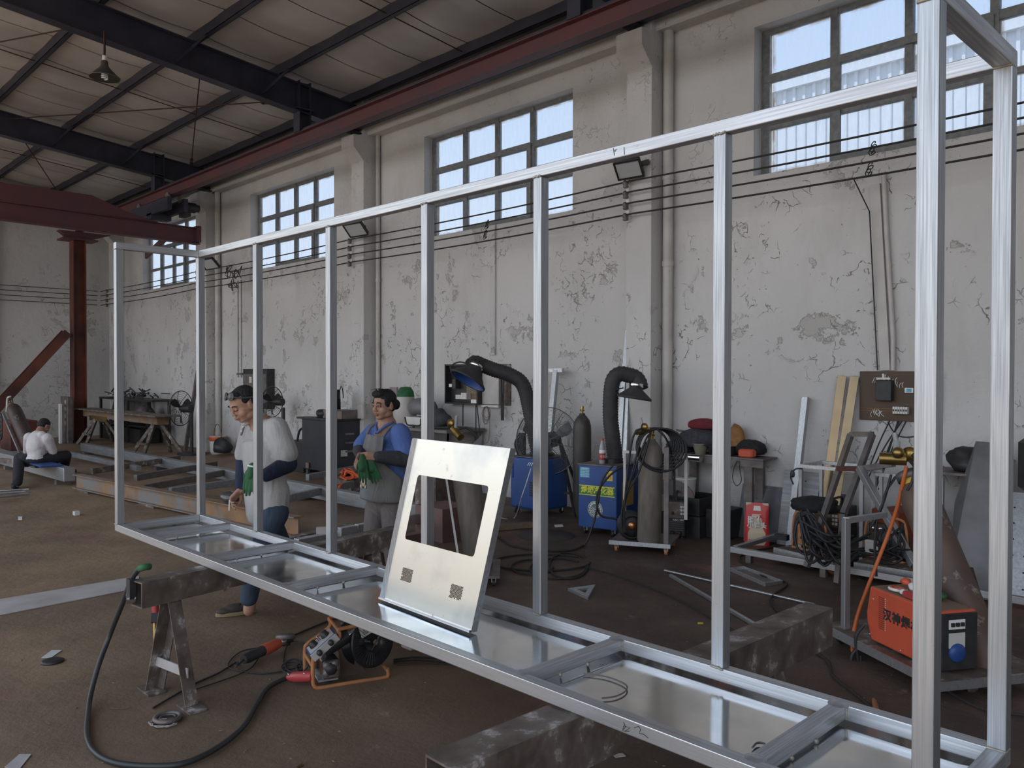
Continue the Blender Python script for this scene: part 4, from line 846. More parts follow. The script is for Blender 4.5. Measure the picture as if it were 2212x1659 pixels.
for i in range(4): m.rbox((c_.x-.15+.01*i, c_.y-.1, c_.z+.028*i), (c_.x+.13-.012*i, c_.y+.12, c_.z+.028*i+.027), .008)
m.build('folded_cloth', 'dark_cloth', label='folded dark cloth at the left end of the workbench', cat='cloth')
MB().lathe([(.05, 0), (.055, .005), (.085, .10), (.092, .105), (.088, .11), (.05, .01)], onb(1513, .05), n=24, cap=False).build('bowl', mat('cream', (.28, .26, .20), .5), label='cream plastic bowl on the workbench', cat='bowl')
m = MB(); c_ = onb(1562, .13); m.lathe([(.12, 0), (.15, .02), (.155, .09), (.16, .095), (.15, .10), (.11, .02)], c_, n=26, cap=False); m.build('cooking_pan', 'black', label='black pan with pale rim on the workbench', cat='pan')
MB().lump(onb(1588, .2)+Vector((0, 0, .13)), .13, (.75, .6, 1.5), 12, .22).build('paper_bag', 'tan_bag', label='crumpled brown bag standing on the workbench', cat='bag')
MB().lump(onb(1620, .2)+Vector((0, 0, .075)), .16, (1.15, .8, .6), 15, .2).build('pouch', 'black_cloth', label='black cloth bag at the right end of the workbench', cat='bag')
c_ = onb(1614, .05); MB().rbox((c_.x-.08, c_.y-.05, c_.z), (c_.x+.08, c_.y+.05, c_.z+.085), .015).build('orange_block', 'orange_paint', label='orange plastic case on the front edge of the workbench', cat='case')
c_ = HP(1592, 995, YB0-.01); MB().tube(spline([c_, c_+Vector((-.04, 0, -.10)), c_+Vector((-.045, 0, -.2)), c_+Vector((0, 0, -.255)), c_+Vector((.05, 0, -.2)), c_+Vector((.035, 0, -.10)), c_+Vector((.02, 0, .0))]), .004, 5).build('cable_loop', 'rubber', label='thin cable loop hanging from the workbench edge', cat='cable')
c_ = HP(1498, 933, 7.55); MB().tube([c_-Vector((.22, 0, -.01)), c_+Vector((.14, .0, -.03))], .012, 6).build('steel_rod', 'dark_steel', label='thin rod poking out left under the red cloth', cat='tool')
# below the bench
P = FL(1520, 1150); 
for i, (x0, x1, y0, h_, lb) in enumerate(((-5.10, -4.60, 7.2, .22, 'dark metal crate under the workbench at the bottom'), (-5.05, -4.62, 7.22, .18, 'dark metal crate stacked under the workbench'),)):
    m = MB(); z0 = 0 if i == 0 else .225; m.box((x0, y0, z0), (x1, y0+.45, z0+.02)); 
    for a_ in ((x0, y0, x1, y0+.015), (x0, y0+.435, x1, y0+.45), (x0, y0+.015, x0+.015, y0+.435), (x1-.015, y0+.015, x1, y0+.435)): m.box((a_[0], a_[1], z0+.02), (a_[2], a_[3], z0+h_))
    m.build('metal_crate', 'black', label=lb, cat='crate')
m = MB(); m.prism([(-4.95+.28*math.cos(PI*j/8), 7.2, .41+.17*math.sin(PI*j/8)) for j in range(9)], (0, .012, 0)); m.build('curved_guard', 'dark_steel', label='grey arched metal guard standing on the crates under the workbench', cat='guard')
m = MB(); m.box((-4.60, 7.3, 0), (-4.36, 7.66, .30)); m.build('dark_box', 'black', label='low dark box between the workbench and the snack bag', cat='box', bev=.01)
mat('slate', (.075, .078, .088), .45, .5, (.13, .13, .14), 4)
q = [HP(1594, 1046, 7.6), HP(1820, 1075, 7.6)]; MB().prism([(q[0].x, 7.55, .01), (q[1].x, 7.55, .01), (q[1].x, 7.70, q[0].z-.0), (q[0].x, 7.70, q[0].z)], (0, .006, 0)).build('steel_sheet', 'slate', label='low dark steel sheet leaning along the wall foot', cat='metal sheet')
# perforated galvanised sheet
P = FL(1715, 1165); c1, c2 = HP(1678, 1160, 7.53), HP(1752, 1165, 7.53); tz = HP(1682, 1028, 7.5).z
M = frame_of((c1.x, 7.53, .005), (1, 0, 0), (0, .15, tz)); sw = (c2.x-c1.x)*1.05; t = thing('perforated_sheet', M.translation, 'galvanised sheet with small holes leaning behind the wire feeders', 'metal sheet')
MB(M).box((0, 0, 0), (sw, tz*1.08, .003)).build('sheet', 'galv_dull', t)
for i in range(7): MB(M).lathe([(.0001, .001), (.009, .001)], (sw*(.35 if i % 2 else .62), .07+tz*.14*i, .0035), (0, 0, 1), 10).build('hole', 'black', t)
a = Vector((HP(1706, 1150, 7.45).x, 7.45, .01)); lean('grey steel tube leaning on the wall left of the mirror strips', a, HP(1741, 858, 7.68), .06, .06, 'galv_z')
mat('mirror', (.22, .165, .10), .22, 1., (.12, .09, .055), 2.5, (1, 1, .6))
a = Vector((HP(1768, 1140, 7.4).x, 7.4, .01)); lean('mirror-bright steel strip leaning on the wall, left of the two', a, HP(1819, 812, 7.70), .085, .008, 'mirror', 'steel_strip', 'metal strip')
a = Vector((HP(1788, 1140, 7.4).x, 7.4, .01)); lean('mirror-bright steel strip leaning on the wall beside the brown board', a, HP(1846, 813, 7.71), .085, .008, 'mirror', 'steel_strip', 'metal strip')
# ================================================================ POWER BOARDS
def board(px0, py0, px1, py1, nm, label, m_='board_brown', d=.03):
    a = HP(px0, py0, WY-d); b = HP(px1, py0, WY-d); c = HP(px0, py1, WY-d); t = thing(nm, ((a.x+b.x)/2, WY-d, c.z), label, 'power board')
    MB().box((a.x, WY-d, c.z), (b.x, WY, a.z)).build('board', m_, t, bev=.003); return t, a.x, b.x, c.z, a.z, WY-d
t, x0, x1, z0, z1, y_ = board(1857, 802, 2033, 906, 'power_board', 'large brown power board on the wall behind the right-hand posts')
W_ = x1-x0; H_ = z1-z0
MB().box((x0+W_*.24, y_-.07, z0+H_*.40), (x0+W_*.44, y_, z0+H_*.82)).build('breaker_box', 'black', t, bev=.008)
MB().box((x0+W_*.23, y_-.02, z0+H_*.83), (x0+W_*.40, y_, z0+H_*.87)).build('label_strip', 'white_paint', t); MB().box((x0+W_*.30, y_-.02, z0+H_*.87), (x0+W_*.325, y_, z0+H_*.95)).build('label_strip', 'white_paint', t)
MB().box((x0+W_*.575, y_-.012, z0+H_*.57), (x0+W_*.68, y_, z0+H_*.67)).build('sticker', 'white', t, bev=.003); MB().box((x0+W_*.60, y_-.014, z0+H_*.585), (x0+W_*.66, y_-.012, z0+H_*.655)).build('sticker_print', 'cyan', t)
for i in range(6): MB().box((x0+W_*.45+i*.022, y_-.05, z0+H_*.15), (x0+W_*.45+i*.022+.018, y_, z0+H_*.29)).build('breaker', 'white_paint', t); MB().box((x0+W_*.45+i*.022+.005, y_-.058, z0+H_*.20), (x0+W_*.45+i*.022+.013, y_-.05, z0+H_*.24)).build('switch', 'black', t)
for dz in (.19, .235): MB().box((x0+.01, y_-.003, z0+H_*dz), (x0+W_*.45, y_, z0+H_*dz+.004)).build('chalk_line', 'tan_bag', t)
rnd = random.Random(8)
for cx0, cz0, s_, n_ in ((.40, .86, .07, 9), (.23, .19, .05, 8), (.22, .85, .03, 3), (.52, .80, .05, 4)):
    for j in range(n_):
        a_ = Vector((x0+W_*cx0+rnd.uniform(-s_, s_), y_-.001, z0+H_*cz0+rnd.uniform(-s_, s_)*.6)); MB().tube(spline([a_, a_+Vector((rnd.uniform(-.02, .02), 0, -.02)), a_+Vector((rnd.uniform(-.02, .02), 0, -.05))], 3), .0028, 4).build('torn_paper', 'white', t)
for j, (dx, l_, x2) in enumerate(((.40, .42, -.10), (.50, .50, -.05), (.52, .55, -.12), (.55, .45, -.2), (.60, .50, -.15))):
    p0_ = Vector((x0+W_*dx, y_-.02, z0)); p1_ = p0_+Vector((x2*.5, -.12, -l_*.5)); p2_ = p0_+Vector((x2, -.3, -l_-.1)); MB().tube(spline([p0_, p1_, p2_]), .007, 6).build('supply_cable', 'rubber', t)
MB().tube(spline([HP(1918, 912, 7.7), HP(1930, 932, 7.6), HP(1950, 944, 7.6), HP(1985, 942, 7.6)]), .006, 5).build('supply_cable', 'rubber', t)
t, x0, x1, z0, z1, y_ = board(974, 787, 1101, 871, 'power_board', 'open power box with white door panel behind the swung-out hood', 'grimy_steel'); W_ = x1-x0; H_ = z1-z0
m = MB(); m.box((x0, y_-.12, z0), (x0+.02, y_, z1)); m.box((x0+W_*.56, y_-.12, z0), (x0+W_*.58, y_, z1)); m.box((x0, y_-.12, z0), (x0+W_*.56, y_, z0+.02)); m.box((x0, y_-.12, z1-.02), (x0+W_*.56, y_, z1)); m.box((x0+.02, y_-.008, z0+.02), (x0+W_*.56, y_, z1-.02)); m.build('box_shell', 'black', t)
MB().box((x0+W_*.30, y_-.02, z0+.05), (x0+W_*.55, y_-.01, z1-.1)).build('wooden_back', 'wood', t)
MB().box((x0+W_*.58, y_-.03, z0+.01), (x0+W_*.85, y_, z1-.01)).build('white_panel', 'pipe_white', t)
for i in range(8): MB().box((x0+W_*.18+i*.03, y_-.10, z0+.07), (x0+W_*.18+i*.03+.027, y_-.02, z0+.13+.03*(i > 3))).build('breaker', 'white_paint', t)
MB().box((x0+W_*.06, y_-.10, z0+H_*.42), (x0+W_*.11, y_-.09, z0+H_*.50)).build('sticker', 'white', t); MB().box((x0+W_*.12, y_-.10, z0+H_*.38), (x0+W_*.18, y_-.02, z0+H_*.62)).build('contactor', 'black', t)
MB().box((x0+W_*.44, y_-.09, z0+.02), (x0+W_*.56, y_-.04, z0+.07)).build('socket_strip', 'white', t); MB().box((x0+W_*.58, y_-.05, z0-.03), (x0+W_*.86, y_-.02, z0)).build('ledge', 'white_paint', t)
for a_, b_ in (((1000, 872), (1000, 920)), ((1028, 872), (1028, 940)), ((1030, 872), (1038, 950))): MB().tube(spline([HP(*a_, 7.6), HP((a_[0]+b_[0])/2, (a_[1]+b_[1])/2, 7.55), HP(*b_, 7.5)]), .008, 6).build('supply_cable', 'rubber', t)
MB().bar(HP(1083, 812, 7.66), HP(1084, 908, 7.66), .02).build('conduit', 'black', t); MB().bar(HP(1088, 812, 7.66), HP(1087, 908, 7.66), .016).build('conduit', 'black', t)
hw = thing('hanging_wire', HP(1050, 905, 7.6), 'hank of thin brown wire hanging under the open power box', 'wire'); rnd = random.Random(6); mat('twine', (.16, .11, .085), .7)
for j in range(9):
    w0 = rnd.uniform(3, 9); l_ = rnd.uniform(25, 42) if j < 7 else rnd.uniform(70, 82); xx = 1050+rnd.uniform(-3, 3)
    MB().tube([HP(xx+w0*(1 if j < 7 else 1.6)*math.sin(2*PI*k/20), 878+l_*(1-math.cos(2*PI*k/20))/2, 7.6-.004*j) for k in range(20)], .003 if j < 7 else .002, 4, True).build('wire_loop', 'twine', hw)
t, x0, x1, z0, z1, y_ = board(525, 797, 577, 880, 'power_board', 'dark power box on the wall behind the stooping man', 'black', .16); W_ = x1-x0
MB().box((x0+.03, y_-.01, z0+.1), (x1-.03, y_, z1-.1)).build('door', 'dark_steel', t, bev=.004); MB().box((x0+W_*.3, y_-.02, z0+.5), (x0+W_*.4, y_-.01, z0+.62)).build('switch_label', 'white_paint', t); MB().bar((x0-.25, y_, z1-.1), (x0, y_, z1-.1), .04).build('bracket', 'dark_steel', t)
t, x0, x1, z0, z1, y_ = board(202, 768, 221, 785, 'meter_box', 'small pale meter box on the wall at far left', 'white_paint', .1) if False else (None,)*6
p = PL(211, 776, 0, EX+.08) if False else HP(211, 776, 7.68)
t = thing('meter_box', p, 'small pale meter box with a duct below in the far corner', 'meter box'); MB().box((p.x-.32, 7.62, p.z-.18), (p.x+.25, 7.75, p.z+.18)).build('case', 'white_paint', t, bev=.01); MB().box((p.x-.28, 7.61, p.z-.14), (p.x+.21, 7.62, p.z+.14)).build('window', 'pipe_white', t); MB().box((p.x-.04, 7.70, .0), (p.x+.06, 7.75, p.z-.18)).build('duct', 'pipe_white', t)
# ================================================================ RIGHT: ORANGE WELDER CART AND THE PILE BEHIND
def DZ(px, py, z): return PL(px, py, 2, z)
def fbar(m, a, b, w_=.035, h_=None): return m.bar(a, b, w_, h_)
# long galvanised rail frame on the floor
t = thing('rail_frame', FL(1800, 1230), 'galvanised steel rail frame lying on the floor behind the right sawhorse', 'frame')
zr_ = .12; a = DZ(1578, 1180, zr_); b = DZ(1975, 1249, zr_); e = (b-a); b2_ = a+e*2.0
MB().bar(a-Vector((0, 0, .025)), b2_-Vector((0, 0, .025)), .05, .05).build('rail', 'galv_x', t, bev=.002)
a2 = DZ(1612, 1178, zr_+.0); MB().bar(a+Vector((.02, .05, -.02)), DZ(1690, 1153, zr_+.02), .045, .04).build('cross_rail', 'galv_y', t, bev=.002)
for k in (.12, .55, 1.0, 1.6): q = a+e*k; MB().cbox((q.x, q.y, (q.z-.05)/2), (.05, .05, q.z-.05)).build('foot', 'dark_steel', t)
# table frame made of square tube
def Z3(px, py, d): return DP(px, py, d)
t = thing('table_frame', FL(1735, 1165), 'thin grey tube table frame standing behind the wire feeders', 'frame')
Y1 = 7.0; q0 = HP(1730, 1010, Y1); q1 = HP(1862, 1016, Y1)
for p in (q0, q1): MB().box((p.x-.015, Y1-.015, 0), (p.x+.015, Y1+.015, q0.z)).build('leg', 'galv_z', t)
MB().box((q0.x-.015, Y1-.015, q0.z), (q1.x+.015, Y1+.015, q0.z+.03)).build('top_rail', 'galv', t)
for x in (q0.x, q1.x): MB().box((x-.015, Y1+.4, 0), (x+.015, Y1+.43, q0.z)).build('leg', 'galv_z', t); MB().box((x-.015, Y1+.015, q0.z), (x+.015, Y1+.43, q0.z+.03)).build('side_rail', 'galv', t)
MB().box((q0.x-.015, Y1+.4, q0.z), (q1.x+.015, Y1+.43, q0.z+.03)).build('top_rail', 'galv', t)
sg = thing('safety_glasses', HP(1726, 1010, Y1-.02), 'black safety glasses hooked on the corner of the thin table frame', 'glasses')
c_ = HP(1722, 1016, Y1-.04); MB().tube(spline([c_+Vector((.05, 0, .02)), c_+Vector((-.01, -.02, .01)), c_+Vector((-.05, -.02, -.06)), c_+Vector((-.03, -.01, -.13))]), .007, 6).build('frame', 'black', sg); MB().lump(c_+Vector((-.035, -.02, -.04)), .03, (.7, .4, 1.4), 2, .1).build('lens', 'black', sg)
t = thing('rack_frame', FL(1890, 1150), 'grey welded rack with crossed diagonal rods behind the leaning gas cylinder', 'frame')
Y1 = 7.2; q0 = HP(1888, 1020, Y1); q1 = HP(2034, 1030, Y1)
for p in (q0, q1): MB().box((p.x-.018, Y1-.018, 0), (p.x+.018, Y1+.018, q0.z)).build('leg', 'galv_z', t)
MB().box((q0.x, Y1-.015, q0.z-.03), (q1.x, Y1+.015, q0.z)).build('top_rail', 'galv', t); MB().bar((q0.x, Y1, .25), (q0.x+.35, Y1, q0.z-.05), .014).build('diagonal', 'dark_steel', t); MB().bar((q0.x+.05, Y1, .15), (q1.x, Y1, .4), .014).build('diagonal', 'dark_steel', t)
# tilted dark frame
dk = 6.55; t = thing('tilted_frame', FL(1748, 1240), 'dark welded steel ladder frame tilted against the clutter', 'frame')
m_ = 'dark_steel'; F1 = FL(1742, 1232); F1.z = .02
TLp = Z3(1838, 938, 6.95); TRp = Z3(1885, 938, 6.75); BLp = Z3(1742, 1225, 6.72); BLp.z = max(.03, BLp.z); BRp = Z3(1822, 1110, 6.5)
for nm, p, q in (('side_rail', TLp, BLp), ('top_rail', TLp, TRp), ('side_rail', TRp, BRp)): MB().bar(p, q, .042).build(nm, m_, t)
MB().bar(Z3(1811, 1012, 6.85), Z3(1858, 1013, 6.6), .042).build('cross_rail', 'oxide_paint', t); MB().bar(Z3(1856, 1013, 6.6), Z3(1930, 1002, 6.3), .045).build('cross_rail', m_, t)
MB().bar(Z3(1856, 1010, 6.55), Z3(1975, 1222, 5.9), .05).build('brace', 'galv_z', t, bev=.003); MB().bar(BRp, Vector((BRp.x-.05, BRp.y, .02)), .04).build('prop', m_, t)
# platforms under the machines
def cartplat(px0, py0, px1, py1, d, z, label):
    A = DZ(px0, py0, z); B = DZ(px1, py1, z); M = base(A, B); w_ = (B-A).length; t = thing('low_trolley', M.translation, label, 'cart', 'low trolleys')
    MB(M).box((0, 0, z-.015), (w_, d, z)).build('platform', 'grimy_steel', t); MB(M).box((0, -.008, z-.045), (w_, 0, z+.004)).build('edge_angle', 'galv', t)
    for x in (.05, w_-.05):
        for y in (.06, d-.06): caster(M, x, y, t, (z-.03)/2-.002, 'tube_orange' if x > .1 else 'rubber')
    return t, M, w_
t, Ma, wa = cartplat(1672, 1183, 1800, 1212, .55, .13, 'low steel trolley under the black-draped wire feeder')
t, Mb_, wb2 = cartplat(1845, 1215, 1990, 1238, .55, .13, 'low steel trolley under the second wire feeder, by the leaning cylinder')
def feeder(M, label, s=1., cloth=False):
    t = thing('wire_feeder', M.translation, label, 'wire feeder', 'wire feeders'); q = lambda pts: [M @ Vector(p) for p in pts]
    for y in (0, .2): MB().tube(spline(q([(0, y, .02), (.02, y, .30), (.12, y, .36), (.28, y, .36), (.34, y, .30), (.34, y, .02), (.17, y, .015)]), 4), .012, 6, True).build('tube_frame', 'tube_orange', t)
    MB(M).rbox((.03, .02, .04), (.20, .18, .30), .01).build('drive_case', 'tube_orange' if cloth else 'board_brown', t)
    MB(M).lathe([(.03, -.04), (.12, -.04), (.12, -.03), (.05, -.02), (.05, .03), (.12, .04), (.12, .05), (.02, .05)], (.24, .02, .17), (0, -1, 0), 22).build('wire_reel', 'black', t)
    for k in (.1, .17): MB(M).lathe([(.022, 0), (.02, .02), (.001, .02)], (k-.03, .0, .26), (0, -1, 0), 12).build('knob', 'chrome', t)
    if not cloth: MB(M).box((.02, -.03, .04), (.13, -.02, .16)).build('rating_plate', 'paper', t)
    return t
Mx = base(DZ(1702, 1187, .13), DZ(1745, 1197, .13), .131); Mx = Mx @ Matrix.Translation((0, .06, 0)); tf = feeder(Mx, 'orange wire feeder with a black cloth draped on top', cloth=True)
m = MB(); rnd = random.Random(2); c_ = Mx @ Vector((.17, .1, .40))
MB().lump(c_, .2, (1.15, .8, .42), 21, .22).build('draped_cloth', 'black_cloth', label='black cloth draped over the orange wire feeder', cat='cloth')
MB().bar(DZ(1676, 1158, .19), DZ(1702, 1162, .19), .06, .05).build('welding_torch', 'rubber', label='blunt black welding torch lying beside the draped wire feeder', cat='tool')
cb_ = thing('cable_pile', Mx @ Vector((.45, .1, 0)), 'pile of black welding cables between the two wire feeders', 'cable')
for j in range(26):
    x0 = rnd.uniform(1725, 1770); x1 = rnd.uniform(1760, 1880); y0 = rnd.uniform(1100, 1170); y1 = rnd.uniform(1165, 1215); d = 6.7-.3*rnd.random()
    P_ = [Z3(x0, y0, d), Z3((x0+x1)/2-10, max(y0, y1)+rnd.uniform(-20, 12), d-.1), Z3((x0+x1)/2+15, y1+rnd.uniform(-10, 10), d-.12), Z3(x1, y1-rnd.uniform(0, 25), d)]
    for p in P_: p.z = max(.14, p.z)
    MB().tube(spline(P_), .011, 6).build('cable', 'rubber', cb_)
for j in range(6): cc = Z3(1740+3*j, 1150, 6.6); MB().tube([cc+Vector((.10*math.cos(2*PI*k/20), .03*math.sin(2*PI*k/20)-.02*j, .16*math.sin(2*PI*k/20))) for k in range(20)], .010, 6, True).build('cable_loop', 'rubber', cb_)
# grey welder with black handle, red-brown box, second feeder
A = DZ(1757, 1178, .13); B = DZ(1812, 1186, .13); hh = HZ(1785, 1100, A)-.13
tw, Mw, ww = welder(A, B, .34, .45, 'grey-panelled welding machine behind the cable pile', z0=.131)
A = Z3(1812, 1196, 6.9); A.z = 0; B = Z3(1868, 1200, 6.65); B.z = 0; Mq = base(A, B); Mq = Mq @ Matrix.Translation((0.02, .35, 0))
MB(Mq).box((0, 0, 0), ((B-A).length, .45, HZ(1840, 1092, Mq @ Vector((0, 0, 0))))).build('machine_box', mat('brick_paint', (.22, .05, .02), .6, 0, (.12, .03, .02), 3), label='dull red-brown machine box behind the grey-panelled welding machine', cat='machine', bev=.01)
Mx2 = base(DZ(1862, 1205, .13), DZ(1905, 1212, .13), .131) @ Matrix.Translation((0, .04, 0)); feeder(Mx2, 'wire feeder with rating plate at the foot of the leaning gas cylinder')
cb2 = thing('cable_pile', Mx2 @ Vector((.4, 0, 0)), 'tangle of cables around the second wire feeder', 'cable')
for j in range(12):
    x0 = rnd.uniform(1900, 1960); x1 = rnd.uniform(1870, 1985); y0 = rnd.uniform(1130, 1200); y1 = rnd.uniform(1190, 1225); d = 6.0
    P_ = [Z3(x0, y0, d), Z3(x0+rnd.uniform(-30, 20), (y0+y1)/2, d-.05), Z3(x1, y1, d), Z3(x1-rnd.uniform(10, 40), y1-5, d)]
    for p in P_: p.z = max(.14, p.z)
    MB().tube(spline(P_), .010, 6).build('cable', 'rubber', cb2)
for j, pts in enumerate((((1925, 1025), (1910, 1080), (1895, 1120), (1890, 1180), (1893, 1245)), ((1935, 1030), (1915, 1060), (1903, 1100), (1880, 1140)))): MB().tube(spline([Z3(x, y, 5.75) for x, y in pts]), .010, 6).build('cable', 'rubber', cb2)
# snack bag
A = FL(1607, 1178); B = FL(1661, 1182); Ms = base(A, B, .0); bw = (B-A).length; bh = HZ(1635, 1090, A)
bg = thing('snack_bag', Ms.translation, 'red and cream snack carrier bag standing on the floor by the rail frame', 'bag')
def bagpt(u, v, k):
    th = .055*(1-v)**.6*(1 if 0 < u < 1 else .55); w_ = 1-.10*v; return Vector((bw*(.5+(u-.5)*w_)+.01*math.sin(9*v)*.3, .06+k*th*(.9+.15*math.sin(6*u+3*v)), bh*v))
for nm, k, mm in (('front', -1, 'bag_red'), ('back', 1, 'bag_red')):
    mat('bag_red', (.62, .03, .03), .35); m = MB(Ms); n = 10; vs = [bagpt(i/n, j/n, k) for j in range(n+1) for i in range(n+1)]
    m.add(vs, [(j*(n+1)+i, j*(n+1)+i+1, (j+1)*(n+1)+i+1, (j+1)*(n+1)+i) for j in range(n) for i in range(n)], True); m.build(nm, mm, bg)
for u in (0, 1): MB(Ms).add([bagpt(u, j/10, k) for j in range(11) for k in (-1, 1)], [(2*j, 2*j+1, 2*j+3, 2*j+2) for j in range(10)]).build('side', mat('cream_print', (.62, .52, .36), .4), bg)
def bagface(poly, m_, off): 
    m = MB(Ms); vs = [bagpt(u, v, -1)-Vector((0, off, 0)) for u, v in poly]; m.add(vs, [tuple(range(len(vs)))]); return m.build('print', m_, bg)
# cream figure-free blob shape of the pack print
L_ = [(.20, .02), (.13, .10), (.14, .30), (.24, .42), (.20, .52), (.22, .62), (.30, .74)]; R_ = [(1-u, v) for u, v in reversed(L_)]
for (u0, v0), (u1, v1) in zip(L_[:-1], L_[1:]): bagface([(u0, v0), (1-u0, v0), (1-u1, v1), (u1, v1)], 'cream_print', .002)
bagface([(.30, .44), (.72, .44), (.80, .60), (.70, .74), (.52, .68), (.34, .60)], 'bag_red', .004)
bagface([(.33, .82), (.67, .82), (.64, .93), (.36, .93)], 'white', .004)
MBF = Ms @ Matrix.Rotation(PI/2, 4, 'X')
text('旺仔', 'pack_text', 'white', bg, MBF @ Matrix.Translation((bw*.5, bh*.60, .012)), size=.085, bold=.003); text('小馒头', 'pack_text', 'white', bg, MBF @ Matrix.Translation((bw*.52, bh*.49, .012)), size=.062, bold=.002); text('原味', 'pack_text', 'bag_red', bg, MBF @ Matrix.Translation((bw*.26, bh*.15, .03)), size=.02)
MB(Ms).add([bagpt(.0, 1, 0), bagpt(.25, 1.0, 0), bagpt(.22, .97, 0)-Vector((0, .01, 0)), bagpt(.0, .94, 0)-Vector((0, .01, 0))], [(0, 1, 2, 3)]).build('fold', 'cream_print', bg); MB(Ms).add([bagpt(.72, 1.0, 0), bagpt(1, 1, 0), bagpt(1, .94, 0)-Vector((0, .01, 0)), bagpt(.76, .96, 0)-Vector((0, .01, 0))], [(0, 1, 2, 3)]).build('fold', 'cream_print', bg)
# --- orange welder and its cart
PZ = .115
P0 = DZ(1874, 1378, PZ+.012); vd = ray(690, 805); vd = Vector((-vd.x, -vd.y, 0)).normalized()      # long side of the machine, towards the camera-right
n0 = Vector((0, 0, 1)).cross(vd)                                                                   # away
Mo = Matrix((vd, n0, Vector((0, 0, 1)))).transposed().to_4x4(); Mo.translation = Vector((P0.x, P0.y, 0))
pl_n = n0
def on_plane(px, py):                        # photo point on the long orange face -> (along, height)
    d = ray(px, py); t_ = (Mo.translation-EYE).dot(pl_n)/d.dot(pl_n); q = Mo.inverted() @ (EYE+d*t_); return q.x, q.z
lo = on_plane(2026, 1420)[0]; ho = on_plane(1870, 1262)[1]; dpt = .24
cw = thing('welding_cart', Mo @ Vector((lo/2, .1, 0)), 'low steel cart with an upright tube post under the orange welding machine', 'cart', 'welding carts')
MB(Mo).box((-.36, -.07, PZ-.008), (lo+.10, .62, PZ)).build('platform', 'grimy_steel', cw); MB(Mo).box((-.36, -.08, PZ-.045), (lo+.10, -.07, PZ+.004)).build('edge_angle', 'galv', cw); MB(Mo).box((lo+.10, -.08, PZ-.045), (lo+.11, .62, PZ+.004)).build('edge_angle', 'galv', cw)
p = Mo.inverted() @ DZ(1826, 1358, PZ); pz = HZ(1820, 1118, Mo @ Vector((p.x, p.y, 0)))
MB(Mo).box((p.x-.02, p.y-.02, PZ), (p.x+.02, p.y+.02, pz)).build('post', 'galv_z', cw, bev=.003); q = Mo @ Vector((p.x, p.y, pz-.015)); MB().bar(q, Z3(1912, 1112, 5.6), .035).build('top_bar', 'galv', cw)
for x in (-.28, lo-.05):
    for y in (.02, .5): caster(Mo, x, y, cw, .032, 'rubber')
ow = thing('welding_machine', Mo @ Vector((lo/2, dpt/2, 0)), 'bright orange welding machine with black Chinese lettering on a low cart', 'welder', 'welding machines')
m = MB(Mo); x0, x1, y0, y1, z0, z1 = 0, lo, 0, dpt, PZ+.012, ho; c = .03
m.prism([(x0+.03, y0, z0), (x1, y0, z0), (x1, y0, z1), (x0+.02, y0, z1), (x0-.012, y0, z1-.16), (x0-.008, y0, z0+.10)], (0, dpt, 0)); m.build('case', 'orange_paint', ow, bev=.01)
MB(Mo).box((x0+.03, y0+.01, z1), (x1-.02, y1-.01, z1+.002)).build('dusty_top', mat('dust', (.22, .15, .10), .8), ow)
MB(Mo).box((x1, y0+.012, z0+.01), (x1+.018, y1-.012, z1-.01)).build('control_panel', 'black', ow); MB(Mo).box((x1+.018, y0+.05, z1-.09), (x1+.021, y0+.15, z1-.04)).build('switch_plate', 'white', ow); MB(Mo).box((x1+.018, y0+.05, z1-.19), (x1+.021, y0+.15, z1-.11)).build('rating_plate', 'paper', ow)
for k in range(3): MB(Mo).box((x1+.021, y0+.06+k*.03, z1-.075), (x1+.03, y0+.08+k*.03, z1-.055)).build('switch', 'black', ow)
MB(Mo).lathe([(.05, 0), (.05, .01), (.04, .02), (.001, .02)], (x1+.018, y0+.10, z0+.10), (1, 0, 0), 20).build('fan_grille', 'blue_paint', ow)
for k in range(16): MB(Mo).box((.10, -.003, z0+.09+k*.012), (.15, 0, z0+.09+k*.012+.005)).build('louver', mat('dark_orange', (.30, .045, .02), .5), ow); 
for k in range(16): MB(Mo).box((.153, -.003, z0+.09+k*.012), (.157, 0, z0+.096+k*.012)).build('louver_tip', 'white_paint', ow)
MOF = Mo @ Matrix.Rotation(PI/2, 4, 'X')
xa_, za_ = on_plane(1917, 1330); xb_, zb_ = on_plane(1957, 1348); st = (xb_-xa_)/2
for k, s_ in enumerate('汉神焊机'): text(s_, 'lettering', 'black', ow, MOF @ Matrix.Translation((xa_+st*k, (za_+zb_)/2, .003)), size=st*.92, bold=.0022)
for sx, sz in ((.05, z1-.07), (.02, z0+.03), (lo*.5, z0+.02)): MB(Mo).ball((sx, 0, sz), .006, 8, 6).build('screw', 'chrome', ow)
